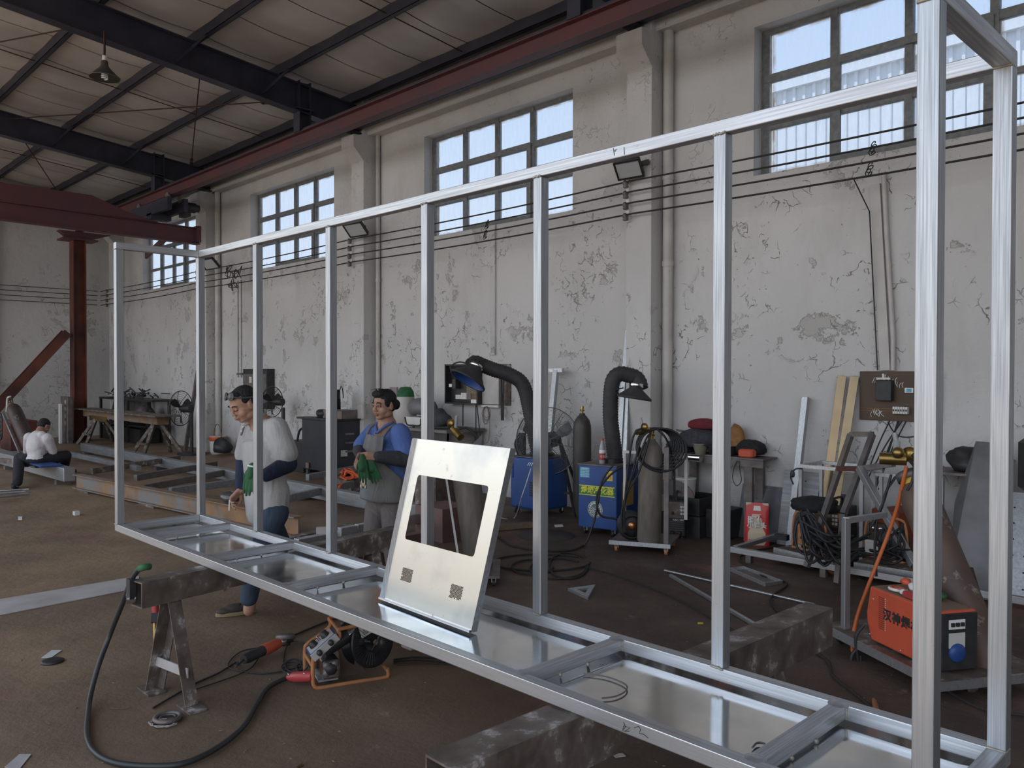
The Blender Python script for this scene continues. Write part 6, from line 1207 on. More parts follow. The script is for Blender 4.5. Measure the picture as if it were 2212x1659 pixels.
# --- far-left corner
P = FL(140, 960); q = HP(134, 870, 6.2)
mc = thing('metal_cabinet', (P.x, P.y, 0), 'narrow dark cabinet with a row of pale spots beside the red column', 'cabinet'); X0 = HP(131, 900, 6.0).x; X1 = HP(146, 900, 6.0).x; zc2 = HP(140, 857, 6.0).z
MB().box((X0, 6.0, 0), (X1, 6.12, zc2)).build('body', 'dark_steel', mc, bev=.01)
for k in range(4): c_ = HP(141, 869+15*k, 5.995); MB().lathe([(.001, .004), (.06, .004), (.06, 0)], c_, (0, -1, 0), 12).build('spot', 'white_strip', mc)
a = HP(133, 957, 5.9); MB().box((a.x-.05, 5.85, 0.0), (a.x+.05, 5.9, HP(128, 872, 5.9).z)).build('white_board', 'white', label='white board standing upright left of the narrow dark cabinet', cat='board')
t_ = DP(22, 868, 15.6); b_ = DP(58, 948, 15.2); e_ = (b_-t_).normalized(); bb_ = t_+e_*1.32
gl = gas(bb_, 1.25, .13, 'brown_cyl', 'brown gas cylinder tilted on a hand truck behind the seated man', top=t_); M_ = MB(); M_.bar(t_+Vector((-.12, -.1, -.2)), bb_+Vector((.06, -.12, -.28)), .04); M_.build('truck_rail', 'galv', gl)
MB().bar(bb_, Vector((bb_.x, bb_.y, 0.02)), .2, .1).build('truck_stand', 'dark_steel', gl)
for j in range(4): MB().tube([t_+Vector((-.1+.16*math.cos(2*PI*k/20), -.15, -.35-.08*j+.14*math.sin(2*PI*k/20))) for k in range(20)], .012, 6, True).build('hose_loop', 'rubber', gl)
MB().tube(spline([t_+Vector((0, 0, .08)), t_+Vector((.15, 0, .05)), t_+Vector((.25, 0, -.2)), t_+Vector((.35, 0, -.45))]), .012, 6).build('hose', 'rubber', gl); MB().tube(spline([t_+Vector((0, 0, .1)), t_+Vector((-.2, 0, .05)), t_+Vector((-.25, 0, -.2))]), .02, 6).build('guard_ring', 'white_paint', gl)
c_ = FL(12, 985); MB().box((c_.x-.4, c_.y, .12), (c_.x+.35, c_.y+.5, .72)).build('red_machine', 'oxide_paint', label='dull red machine at the left edge under the tilted cylinder', cat='machine', bev=.02); MB().box((c_.x-.5, c_.y-.1, .0), (c_.x+.6, c_.y+.6, .12)).build('floor_plate', 'white_strip', label='pale base plate under the dull red machine', cat='base')
rnd = random.Random(12)
for j in range(6):
    a = FL(rnd.uniform(-20, 5), 1060+j*3, .01+.012*j); b = FL(rnd.uniform(45, 72), 1056+j*2.4, .01+.012*j); MB().bar(a, b, .05, .012).build('steel_offcut', 'dark_steel' if j % 2 else 'galv', label='flat steel offcut in the small stack at the left edge, %s from the bottom' % ('first', 'second', 'third', 'fourth', 'fifth', 'sixth')[j], cat='offcut', group='offcuts at the left edge')
# --- foreground floor
q = [FL(0, 1330), FL(300, 1271), FL(300, 1246), FL(-40, 1304)]; q[3] = FL(-40, 1303); q[0] = FL(-40, 1338)
MB().prism([p+Vector((0, 0, .002)) for p in q], (0, 0, .006)).build('flat_strip', 'white_strip', label='long pale flat steel strip on the floor behind the left sawhorse', cat='strip')
mat('cable_big', (.030, .034, .034), .45)
bc = thing('welding_cable', FL(300, 1600), 'thick dark welding cable looping from the left sawhorse to the wire feeder', 'cable')
top_ = [PL(x, y, 1, 1.50) for x, y in ((318, 1224), (305, 1226), (292, 1240), (280, 1262), (262, 1310), (238, 1370))]
low_ = [FL(x, y, .018) for x, y in ((190, 1545), (188, 1590), (205, 1625), (250, 1648), (330, 1655), (400, 1648), (470, 1615), (525, 1570), (555, 1520), (580, 1485), (620, 1464))]
mid_ = [top_[-1].lerp(low_[0], u)+Vector((0, 0, -.25*u*(1-u))) for u in (.35, .7)]; mid_ = [PL(212, 1440, 1, 1.42), PL(196, 1500, 1, 1.36)]
for p in mid_: p.z = max(p.z, .02)
MB().tube(spline(top_+mid_+low_), .013, 10).build('cable', 'cable_big', bc)
MB().tube(spline([PL(322, 1224, 1, 1.5), PL(312, 1225, 1, 1.47), PL(303, 1228, 1, 1.47)]), .017, 8).build('sleeve', 'green_cloth', bc)
M_ = PL(283, 1250, 1, 1.49); tc_ = thing('cable_clamp', M_, 'dark cable clamp hanging at the end of the left sawhorse beam', 'clamp'); MB().bar(M_, M_+Vector((0, 0, -.10)), .05, .03).build('jaw', 'black', tc_); MB().cyl(M_+Vector((-.01, -.02, -.10)), M_+Vector((.0, .02, -.10)), .028).build('screw', 'chrome', tc_)
th_ = thing('electrode_holder', PL(333, 1300, 1, 1.75), 'reddish welding torch hanging under the left sawhorse beam', 'torch'); a = PL(333, 1280, 1, 1.75); b = PL(336, 1325, 1, 1.75); c = PL(335, 1345, 1, 1.74); d = PL(336, 1385, 1, 1.72)
MB().tube([a, b], .02, 8).build('grip', 'red_plastic', th_); MB().bar(b, c, .04).build('jaw', 'black', th_); MB().tube([c, d], .012, 6).build('nozzle', 'brass', th_)
# round discs and scraps
MB().lathe([(.02, 0), (.06, 0), (.062, .008), (.05, .014), (.022, .012)], FL(113, 1430, .001), n=26).build('grinding_disc', 'black', label='dark grinding disc lying on the floor at left', cat='disc')
m = MB(); m.torus(FL(362, 1550, .016), .058, .012, (0, 0, 1), 28, 8); m.torus(FL(362, 1550, .014), .036, .006, (0, 0, 1), 24, 6); m.build('steel_ring', 'dark_steel', label='dark steel ring on the floor at the foot of the left sawhorse', cat='ring')
wr = thing('wire_scraps', FL(340, 1560), 'small tangle of wire around the foot of the left sawhorse', 'wire'); rnd = random.Random(3)
for j in range(5): MB().tube([FL(350+rnd.uniform(20, 34)*math.cos(2*PI*k/16), 1562+rnd.uniform(5, 10)*math.sin(2*PI*k/16), .008+.002*j) for k in range(14)], .002, 4).build('wire', 'white_strip', wr)
for (pts, m_, lb, nm) in ((((89, 1422), (112, 1405), (134, 1405), (110, 1422)), 'paper', 'small tan cardboard piece by the grinding disc', 'cardboard_piece'), (((10, 1658), (42, 1630), (68, 1630), (40, 1665)), 'white_strip', 'grey paper scrap at the bottom left corner', 'paper_scrap'),
    (((39, 1116), (48, 1116), (48, 1123), (39, 1123)), 'white', 'tiny white paper square on the floor at far left', 'paper_scrap'), (((640, 1657), (652, 1650), (656, 1653), (644, 1660)), 'brass', 'small yellow stick at the bottom edge of the floor', 'wood_stick'), (((99, 1558), (105, 1560), (108, 1564), (102, 1563)), 'wood', 'small wooden chip on the floor left of the sawhorse', 'wood_chip'),
    (((1322, 1630), (1345, 1628), (1352, 1634), (1330, 1637)), 'white_strip', 'white scrap under the near end of the frame', 'paper_scrap'), (((1197, 1134), (1215, 1133), (1217, 1138), (1199, 1139)), 'white', 'white scrap on the floor before the lettered extractor', 'paper_scrap'), (((1507, 1345), (1519, 1345), (1519, 1348), (1507, 1348)), 'yl', 'tiny yellow scrap behind the thick post', 'plastic_scrap'), (((480, 1275), (486, 1270), (489, 1272), (483, 1277)), 'wood', 'wood shaving on the floor by the man shoe', 'wood_chip'), (((735, 1366), (742, 1372), (745, 1370), (738, 1364)), 'white', 'tiny white stub near the wire feeder', 'stub')):
    MB().prism([FL(x, y, .002) for x, y in pts], (0, 0, .003)).build(nm, m_, label=lb, cat='scrap')
c_ = FL(165, 1113); MB().rbox((c_.x-.04, c_.y-.03, 0), (c_.x+.04, c_.y+.03, .05), .004).build('wood_block', 'paper', label='small pale wooden block on the open floor at left', cat='block')
rnd = random.Random(77); m = MB()
for j in range(110):
    px = rnd.uniform(0, 1900); py = rnd.uniform(1090, 1655); p = FL(px, py, .002); s_ = rnd.uniform(.004, .016); an = rnd.uniform(0, 3); m.add([p+Vector((s_*math.cos(an+k*PI/2)*(1 if k % 2 else .4), s_*math.sin(an+k*PI/2)*(1 if k % 2 else .4), 0)) for k in range(4)]+[p+Vector((0, 0, .004))], [(0, 1, 4), (1, 2, 4), (2, 3, 4), (3, 0, 4)])
m.build('floor_debris', 'wood', label='scattered crumbs of slag and chips on the floor', cat='debris', kind='stuff')
MB().tube([FL(238, 1529, .004), FL(252, 1531, .004), FL(275, 1531, .004), FL(280, 1527, .004)], .002, 4).build('bent_wire', 'wood', label='short tan wire on the floor right of the cable loop', cat='wire')
# --- angle grinder
a = FL(526, 1425, .05); b = FL(605, 1388, .055); e = (b-a).normalized(); gr = thing('angle_grinder', (a.x, a.y, 0), 'orange and black angle grinder lying on the floor', 'power tool')
L_ = (b-a).length; MB().tube([a, a+e*.04, a+e*.12, a+e*.16], [.026, .032, .030, .032], 14).build('rear_handle', 'black', gr); MB().tube([a+e*.16, a+e*.20, a+e*.28, a+e*.30], [.034, .036, .032, .028], 14).build('body', 'orange_paint', gr)
MB().tube([a+e*.30, a+e*.36], [.028, .03], 12).build('gear_head', 'chrome', gr); h_ = a+e*.36; MB().cyl(h_+Vector((0, 0, -.03)), h_+Vector((0, 0, .03)), .03).build('spindle', 'black', gr); MB().lathe([(.02, 0), (.058, .002), (.06, .02), (.052, .035), (.05, .02), (.02, .012)], h_+Vector((0, 0, .0)), (-.3, .2, .9), 22).build('wheel_guard', 'dark_steel', gr)
MB().cyl(a+e*.30, a+e*.30+Vector((-.0, .09, .0)), .015).build('side_handle', 'black', gr)
MB().tube(spline([a, a-e*.06+Vector((0, 0, -.02)), FL(512, 1430, .01), FL(470, 1455, .008), FL(415, 1480, .008), FL(330, 1530, .008)]), .0055, 6).build('power_cord', 'rubber', gr)
MB().tube(spline([FL(600, 1385, .01), FL(640, 1370, .008), FL(700, 1345, .008), FL(760, 1325, .008)]), .006, 6).build('floor_cable', 'rubber', label='thin black cable running from the grinder under the frame', cat='cable')
lc = thing('loose_cable', FL(600, 1440), 'loose loops of thin black cable between the grinder and the wire feeder', 'cable')
MB().tube(spline([FL(x, y, .008) for x, y in ((420, 1490), (480, 1470), (520, 1455), (545, 1440), (560, 1420), (575, 1410), (560, 1400), (520, 1408), (495, 1430), (500, 1445), (560, 1455), (610, 1450), (650, 1440))]), .004, 5).build('cable', 'rubber', lc)
for (cx0, cy0, rx, ry) in ((632, 1442, 24, 12), (636, 1438, 20, 14), (628, 1446, 18, 9)): MB().tube([FL(cx0+rx*math.cos(2*PI*k/22), cy0+ry*math.sin(2*PI*k/22), .012) for k in range(21)], .0045, 5).build('cable_loop', 'rubber', lc)
MB().tube(spline([FL(x, y, .008) for x, y in ((612, 1430), (618, 1400), (635, 1385), (670, 1395), (700, 1400))]), .004, 5).build('cable', 'rubber', lc)
# --- wire feeder with orange tube frame and black spool
A = FL(678, 1490); B = FL(850, 1462); Mf = base(A, B); fw = (B-A).length*.93; k_ = fw/.47
fd = thing('wire_feeder', Mf.translation, 'open wire feeder with orange tube frame and big black wire spool under the frame', 'wire feeder', 'wire feeders')
q = lambda pts: [Mf @ Vector((p[0]*fw, p[1], p[2]*fw)) for p in pts]
for y in (0, .22): MB().tube(spline(q([(.02, y, .03), (-.01, y, .10), (-.01, y, .36), (.03, y, .44), (.30, y, .61), (.34, y, .68), (.32, y, .745), (.40, y, .755), (.75, y, .78)]), 5), .011, 8).build('tube_frame', 'tube_orange', fd); MB().tube(spline(q([(.02, y, .03), (.10, y, .012), (.5, y, .015), (.95, y, .012), (1.0, y, .05), (.99, y, .13)]), 5), .011, 8).build('base_tube', 'tube_orange', fd)
for p_ in ((-.01, .30), (.32, .745), (.99, .10)): MB().tube(q([(p_[0], 0, p_[1]), (p_[0], .22, p_[1])]), .010, 8).build('cross_tube', 'tube_orange', fd)
MB(Mf).rbox((.06*fw, .01, .07*fw), (.33*fw, .20, .10*fw), .003).build('base_plate', 'galv', fd)
MB(Mf).rbox((.10*fw, -.01, .12*fw), (.33*fw, .14, .36*fw), .006).build('drive_unit', 'chrome', fd)
for (cx0, cz0) in ((.16, .20), (.27, .20), (.16, .30), (.27, .31)): MB(Mf).lathe([(.02, 0), (.018, .012), (.001, .012)], (cx0*fw, -.012, cz0*fw), (0, -1, 0), 14).build('drive_roll', 'dark_steel', fd)
MB(Mf).lathe([(.001, .02), (.03, .018), (.032, 0)], (.215*fw, -.012, .25*fw), (0, -1, 0), 12).build('idler', 'black', fd)
a_, b_ = q([(.18, .1, .40), (.52, .1, .58)]); MB().cyl(a_, b_, .038, 18).build('motor', 'black', fd); MB().cyl(b_, b_+(b_-a_).normalized()*.05, .028, 18).build('motor_cap', 'chrome', fd)
# blue control box on the sloping front
o_ = q([(-.06, .0, .47)])[0]; x_ = (q([(.27, 0, .72)])[0]-o_); Mb = frame_of(o_, x_, Mf.to_3x3() @ Vector((0, 1, .0))); lx = x_.length
MB(Mb).rbox((0, -.02, -.045), (lx, .10, .0), .004).build('control_box', 'blue_paint', fd); MB(Mb).box((.008, -.012, 0), (lx-.008, .092, .003)).build('scale_plate', 'white_strip', fd)
MB(Mb).rbox((0, -.024, -.045), (lx, -.02, .0), .002).build('front_plate', 'white_strip', fd)
for k in (.27, .72): MB(Mb).lathe([(.024, .003), (.020, .03), (.001, .032)], (lx*k, .04, 0), (0, 0, 1), 16).build('knob', 'black', fd); MB(Mb).lathe([(.016, .0), (.014, .02), (.001, .021)], (lx*k, -.024, -.02), (0, -1, 0), 14).build('dial', 'black', fd)
MB(Mb).lathe([(.007, .003), (.006, .03), (.008, .034), (.001, .036)], (lx*.5, .04, 0), (0, 0, 1), 10).build('toggle', 'chrome', fd)
a_ = q([(.56, .08, .12)])[0]; MB().prism(q([(.42, .1, .02), (.76, .1, .02), (.52, .1, .44), (.48, .1, .62), (.40, .1, .70), (.38, .1, .45)]), Mf.to_3x3() @ Vector((0, .012, 0))).build('leather_flap', mat('leather', (.075, .05, .035), .8, 0, (.10, .07, .05), 14), fd)
sc_ = q([(.78, .10, .46)])[0]; ax = (Mf.to_3x3() @ Vector((.35, -1, .15))).normalized(); sr = .34*fw
mat('spool_black', (.014, .015, .018), .35)
MB().lathe([(.10*fw, -.055), (sr, -.05), (sr, -.042), (sr*.72, -.035), (sr*.72, .035), (sr, .042), (sr, .052), (sr*.95, .056), (sr*.40, .05), (sr*.38, .03), (.03, .028)], sc_, ax, 40).build('wire_spool', 'spool_black', fd)
a1 = ax.orthogonal().normalized(); b1 = ax.cross(a1)
for k in range(40): u = a1*math.cos(2*PI*k/40)+b1*math.sin(2*PI*k/40); MB().tube([sc_+ax*.056+u*sr*.45, sc_+ax*.056+u*sr*.9], .0022, 4).build('spool_rib', 'spool_black', fd)
for k in range(4): MB().torus(sc_-ax*(.06+.02*k), sr*(.93-.02*k), .006, ax, 30, 6).build('cable_turn', 'old_cable', fd)
MB().cyl(sc_+ax*.03, sc_+ax*.08, .016).build('spindle', 'chrome', fd); MB().bar(sc_+ax*.08+a1*.05, sc_+ax*.08-a1*.05, .008).build('retainer', 'chrome', fd)
u = (cr*-.35+cu*.85).normalized(); u = (u-ax*u.dot(ax)).normalized(); v = u.cross(ax); lc_ = sc_+ax*.0575+u*sr*.62+(-v)*sr*.15
m = MB(); m.add([lc_+u*.035*s1+v*.025*s2*1.6 for s1, s2 in ((-1, -1), (1, -1), (1, 1), (-1, 1))], [(0, 1, 2, 3)]); m.build('spool_label', 'paper', fd)
MB().lathe([(.001, .001), (.008, .001)], lc_+ax*.001+u*.018, ax, 10).build('label_mark', 'black', fd); 
for k in range(3): MB().bar(lc_+ax*.001-u*(.0+.010*k)-v*.025, lc_+ax*.001-u*(.0+.010*k)+v*.025, .002, .001, up=ax).build('label_line', 'black', fd)
# red cable connector
a_ = q([(-.02, .0, .18)])[0]; b_ = FL(622, 1463, .03); d_ = (b_-a_); M_ = MB(); M_.tube([a_, a_+d_*.1, a_+d_*.75, b_], [.018, .028, .028, .014], 10); M_.build('connector_shell', 'red_plastic', fd)
for k in (.15, .8): MB().ball(a_+d_*k+Vector((-.01, -.02, .018)), .006, 8, 6).build('screw', 'chrome', fd)
MB().tube(spline([q([(.0, .15, .2)])[0], FL(650, 1455, .03), FL(640, 1440, .012), FL(655, 1432, .012), FL(672, 1440, .03)]), .005, 6).build('control_cable', 'rubber', fd)
hz2 = thing('floor_hose', FL(920, 1440), 'thin hoses lying on the floor right of the black spool', 'hose')
for k in range(3): MB().tube(spline([FL(850, 1425+4*k, .01), FL(900, 1420+6*k, .01), FL(960, 1425+5*k, .01), FL(1010, 1440-4*k, .01)]), .006, 5).build('hose', 'old_cable', hz2)
MB().rbox((FL(885, 1400).x-.05, FL(885, 1400).y-.03, 0), (FL(885, 1400).x+.05, FL(885, 1400).y+.03, .04), .004).build('pale_block', 'white_strip', label='small pale block on the floor behind the black spool', cat='block')
gb_ = DP(478, 1078, 7.2); MB().rbox((gb_.x-.09, gb_.y-.07, .22), (gb_.x+.12, gb_.y+.09, .32), .02).build('plastic_bag', mat('film', (.05, .05, .05), .12), label='black shiny plastic bag on the rusty beam by the man hand', cat='bag') if False else None
# ================================================================ PEOPLE
class Org:                                            # closed pieces melted into one surface by a voxel remesh
    def __init__(s): s.m = MB()
    def limb(s, p, q, r1, r2=None, n=14):
        r2 = r1 if r2 is None else r2; p = Vector(p); q = Vector(q); L_ = (q-p).length
        pr = [(max(1e-4, r1*math.sin(a)), -r1*math.cos(a)) for a in (.08, .4, .8, 1.2)]+[(r1, 0), (r2, L_)]+[(max(1e-4, r2*math.sin(a)), L_+r2*math.cos(a)) for a in (1.2, .8, .4, .08)]
        s.m.lathe(pr, p, q-p, n); return s
    def ell(s, M, c, r, n=18, k=12):
        m = MB(M @ Matrix.Translation(Vector(c)) @ Matrix.Diagonal((r[0], r[1], r[2], 1))); m.ball((0, 0, 0), 1, n, k); s.m.add(m.v, m.f, True); return s
    def chain(s, pts, rs):
        for i in range(len(pts)-1): s.limb(pts[i], pts[i+1], rs[i], rs[i+1])
        return s
    def trunk(s, M, rx, ry, z0, z1, rx1=None, ry1=None, dy=0.):
        rx1 = rx1 or rx; ry1 = ry1 or ry; k = 24; vs = []; rows = [(z0, .7, 0), (z0+.03, 1, 0)]+[(z0+.03+(z1-z0-.06)*i/6, 1, i/6) for i in range(1, 7)]+[(z1, .6, 1)]
        for z, f, u in rows:
            for j in range(k): a = 2*PI*j/k; vs.append(M @ Vector(((rx+(rx1-rx)*u)*f*math.cos(a), dy+(ry+(ry1-ry)*u)*f*math.sin(a), z)))
        n = len(rows); s.m.add(vs, [(i*k+j, i*k+(j+1) % k, (i+1)*k+(j+1) % k, (i+1)*k+j) for i in range(n-1) for j in range(k)]+[tuple(range(k-1, -1, -1)), tuple(range((n-1)*k, n*k))], True); return s
    def build(s, name, m, parent=None, voxel=.008, smooth=4, label=None, cat=None, loc=None):
        o = s.m.build(name, m, parent, label, cat, loc=loc); r = o.modifiers.new('r', 'REMESH'); r.mode = 'VOXEL'; r.voxel_size = voxel; r.use_smooth_shade = True
        if smooth: q = o.modifiers.new('q', 'SMOOTH'); q.iterations = smooth; q.factor = .5
        return o
def head_prims(b, M, wide=1.):
    E = lambda c, r: b.ell(M, c, r)
    E((0, -.012, .030), (.078, .090, .086)); E((0, .018, -.035), (.064*wide, .064, .072)); E((0, .052, -.086), (.030*wide, .026, .022))
    for k in (-1, 1):
        E((.036*k*wide, .044, -.032), (.032, .033, .034)); E((.081*k, -.008, -.008), (.009, .018, .031)); E((.030*k, .074, .004), (.017, .010, .011)); E((.012*k, .092, -.031), (.010, .009, .007)); E((.048*k*wide, .008, -.066), (.022, .036, .026))
    E((0, .072, .024), (.046, .018, .014)); b.limb(M @ Vector((0, .084, .010)), M @ Vector((0, .096, -.025)), .009, .012)
    E((0, .086, -.056), (.021, .011, .006)); E((0, .083, -.067), (.018, .011, .007))
def face_parts(M, par, closed=True, wide=1.):
    mat('lip', (.30, .11, .09), .5); mat('eye_white', (.55, .53, .50), .3)
    for k in (-1, 1):
        MB().tube([M @ Vector(p) for p in ((.012*k, .086, .026), (.028*k, .0895, .032), (.044*k, .079, .030), (.052*k, .070, .025))], [.0035, .0045, .004, .002], 6).build('eyebrow', 'hair', par)
        if closed: MB().tube([M @ Vector(p) for p in ((.016*k, .083, .001), (.026*k, .086, -.004), (.037*k, .083, -.004), (.046*k, .074, .000))], .0022, 5).build('eyelash', 'hair', par)
        else:
            MB(M).ball((.030*k, .0775, .003), .009, 12, 8, (1.25, .8, .55)).build('eye', 'eye_white', par); MB(M).ball((.030*k-.001, .0825, .003), .0042, 10, 8).build('iris', 'hair', par)
            MB().tube([M @ Vector(p) for p in ((.016*k, .083, .004), (.028*k, .087, .009), (.040*k, .082, .008), (.047*k, .074, .003))], .0022, 5).build('eyelash', 'hair', par)
    m = MB(M); m.ball((0, .0935, -.057), .008, 12, 8, (2.3, .55, .45)); m.build('upper_lip', 'lip', par); m = MB(M); m.ball((0, .0905, -.066), .008, 12, 8, (2.0, .6, .55)); m.build('lower_lip', 'lip', par)
def hand_prims(b, wrist, M, curls, spread=.021, L_=.075, thumb=(.6, .5), fr=1.):
    # M: x across the palm (thumb side +), y along the fingers, z out of the back of the hand; origin at the wrist
    P = lambda x, y, z: M @ Vector((x, y, z))
    for x in (-.028, -.010, .008, .026): b.limb(P(x*.75, .01, 0), P(x*1.05, .078, 0), .014, .0115)
    for i, (x, ln) in enumerate(((-.031, .058), (-.0105, .070), (.0105, .078), (.0315, .070))):
        c = curls[i] if isinstance(curls, (list, tuple)) else curls; y, z, a = .080, 0., 0.
        p = P(x, y, z); r = .0092*fr
        for j, f in enumerate((.45, .32, .26)):
            a += c*(.9 if j == 0 else 1.1); y += math.cos(a)*ln*f*1.05; z -= math.sin(a)*ln*f*1.05; q = P(x*(1+.06*(j+1)), y, z); b.limb(p, q, r, r*.9, 10); p = q; r *= .92
    t0 = P(.028, .022, -.004); t1 = P(.050, .048, -.014-.01*thumb[1]); t2 = P(.058-.02*thumb[0], .075, -.024-.02*thumb[1]); t3 = P(.055-.035*thumb[0], .095, -.032-.02*thumb[1]); b.limb(t0, t1, .014, .012, 10); b.limb(t1, t2, .0115, .0105, 10); b.limb(t2, t3, .0100, .0085, 10)
def cloth(nm, c, c2, sc=6, bump=.35): return mat(nm, c, .85, 0, c2, sc, bump=bump, bscale=14)
def wrinkle(nm, c, c2):
    m = mat(nm, c, .88, 0, c2, 5); t = m.node_tree; b = t.nodes['Principled BSDF']; tc = t.nodes.new('ShaderNodeTexCoord'); mp = t.nodes.new('ShaderNodeMapping'); mp.inputs['Rotation'].default_value = (.3, .5, .6); mp.inputs['Scale'].default_value = (1, 1, .4); L(t, tc.outputs['Object'], mp.inputs[0])
    n = t.nodes.new('ShaderNodeTexNoise'); n.inputs['Scale'].default_value = 9; n.inputs['Detail'].default_value = 3; n.inputs['Distortion'].default_value = 1.2; L(t, mp.outputs[0], n.inputs[0]); u = t.nodes.new('ShaderNodeBump'); u.inputs['Strength'].default_value = .55; u.inputs['Distance'].default_value = .03; L(t, n.outputs[0], u.inputs['Height']); L(t, u.outputs[0], b.inputs['Normal'])
wrinkle('polo_grey', (.46, .45, .43), (.36, .35, .34)); wrinkle('navy_sleeve', (.018, .026, .06), (.012, .018, .04)); wrinkle('jeans', (.030, .050, .085), (.05, .075, .11)); wrinkle('blue_shirt', (.10, .17, .42), (.075, .13, .34)); wrinkle('grey_sleeve', (.035, .037, .042), (.05, .05, .055)); wrinkle('apron_grey', (.22, .215, .20), (.15, .15, .145)); wrinkle('grey_trousers', (.17, .15, .14), (.12, .105, .10)); wrinkle('white_shirt', (.66, .62, .62), (.56, .53, .53)); wrinkle('black_trousers', (.012, .012, .018), (.02, .02, .026)); wrinkle('green_glove', (.035, .12, .05), (.025, .085, .035))
def Fr(px, py, d): return DP(px, py, d)
cfh = Vector((cf.x, cf.y, 0)).normalized(); crh = Vector((cr.x, cr.y, 0)).normalized(); UP = Vector((0, 0, 1))
def vdir(r, f, u=0.): return (crh*r+cfh*f+UP*u).normalized()
def headM(c, F, up=(0, 0, 1), s=1.):
    F = F.normalized(); U = Vector(up); U = (U-F*U.dot(F)).normalized(); R_ = F.cross(U); M = Matrix((R_, F, U)).transposed().to_4x4(); M.translation = Vector(c); return M @ Matrix.Scale(s, 4)
def handM(w, along, back):
    y = Vector(along).normalized(); z = Vector(back); z = (z-y*z.dot(y)).normalized(); x = y.cross(z); M = Matrix((x, y, z)).transposed().to_4x4(); M.translation = Vector(w); return M
def torso(b, pel, chest, neck, left, fwd, k=1., belly=0.):
    up = (Vector(neck)-Vector(pel)).normalized(); l = Vector(left); l = (l-up*l.dot(up)).normalized(); f = up.cross(l)*-1
    if f.dot(Vector(fwd)) < 0: f = -f
    M = Matrix((l, f, up)).transposed().to_4x4(); H_ = (Vector(neck)-Vector(pel)).length; M.translation = Vector(pel)
    b.ell(M, (0, 0, .00), (.165*k, .115*k, .12)); b.ell(M, (0, .005+belly, H_*.30), (.150*k, .112*k+belly, .15)); b.ell(M, (0, .005, H_*.58), (.168*k, .118*k, .16)); b.ell(M, (0, -.01, H_*.82), (.165*k, .085*k, .09)); b.limb(M @ Vector((-.13*k, -.01, H_*.90)), M @ Vector((.13*k, -.01, H_*.90)), .058*k); return M
def shoe(par, heel, d, m_='shoe', sole='shoe_sole'):
    mat('shoe', (.045, .040, .038), .8, 0, (.07, .055, .045), 20); mat('shoe_sole', (.28, .22, .12), .7)
    d = Vector(d); d.z = 0; d.normalize(); M = Matrix((d, UP.cross(d), UP)).transposed().to_4x4(); M.translation = Vector((heel[0], heel[1], 0)); b = Org()
    b.ell(M, (.05, 0, .055), (.055, .038, .048)); b.ell(M, (.14, 0, .045), (.08, .040, .036)); b.ell(M, (.205, 0, .036), (.055, .042, .026)); b.limb(M @ Vector((.035, 0, .06)), M @ Vector((.03, 0, .105)), .036, .036); b.build('shoe', m_, par, .006, 3)
    s_ = MB(M); n = 20; pts = []
    for i in range(n): a = 2*PI*i/n; x = .128+.138*math.cos(a); pts.append((x, (.040+.008*math.cos(a-.3))*math.sin(a), .002))
    s_.prism(pts, (0, 0, .026)); s_.build('sole', sole, par, bev=.004)
    for k in range(3): MB(M).tube([(.085+.022*k, -.026, .082-.007*k), (.085+.022*k, 0, .092-.008*k), (.085+.022*k, .026, .082-.007*k)], .003, 5).build('lace', 'black', par)
# ---------------------------------------------------------------- stooping man in the grey polo shirt
D = 5.80
pel, neck = Fr(580, 1098, D), Fr(558, 906, D-.0); left = vdir(.65, -.75); fwd = vdir(-.75, -.65)
b = Org(); hc = Fr(526, 874, D-.11); HM = headM(hc, vdir(-.62, -.62, -.46), s=1.04); head_prims(b, HM, 1.12)
b.limb(HM @ Vector((0, -.025, -.04)), neck+UP*-.02, .062, .070)
shL = Fr(604, 926, D-.15); shR = Fr(535, 926, D+.14); elL = Fr(622, 1002, D-.12); wrL = Fr(572, 1028, D-.30); elR = Fr(526, 1000, D+.12); wrR = Fr(520, 1058, D-.04)
b.limb(neck, (shL+shR)/2, .07, .09); b.limb((shL+shR)/2, pel, .09, .10)
b.chain([shL.lerp(shR, .15), elL, wrL], [.05, .042, .030]); b.chain([shR.lerp(shL, .15), elR, wrR], [.05, .042, .030])
HL = handM(wrL, vdir(-.85, -.3, -.15), vdir(.1, -1, .3)); hand_prims(b, wrL, HL, .55)
HR = handM(wrR, vdir(-.50, -.22, -.62), vdir(-.55, .30, .45)); hand_prims(b, wrR, HR, [.75, .7, .55, .45], thumb=(.9, .9))
hipL, hipR = Fr(592, 1108, D-.08), Fr(568, 1106, D+.06); knL = Fr(553, 1205, D-.14); anL = FL(538, 1318, .085); knR = Fr(612, 1188, D+.35); anR = FL(630, 1262, .085)
b.chain([hipL, knL, anL], [.07, .055, .04]); b.chain([hipR, knR, anR], [.07, .055, .04])
man = b.build('person', 'skin', None, .0048, 2, 'stooping man in a grey polo shirt with goggles pushed up and a cigarette in hand', 'person', loc=(pel.x, pel.y, 0))
face_parts(HM, man, True, 1.1)
h = Org(); h.ell(HM, (0, -.026, .050), (.078, .087, .074)); h.ell(HM, (0, -.045, .02), (.078, .066, .072)); h.ell(HM, (0, .030, .088), (.058, .040, .026)); h.ell(HM, (0, -.07, -.02), (.06, .035, .04))
for k in (-1, 1): h.ell(HM, (.070*k, .0, .042), (.012, .030, .028))
h.build('hair', 'hair', man, .005, 1)
g = Org(); M_ = HM
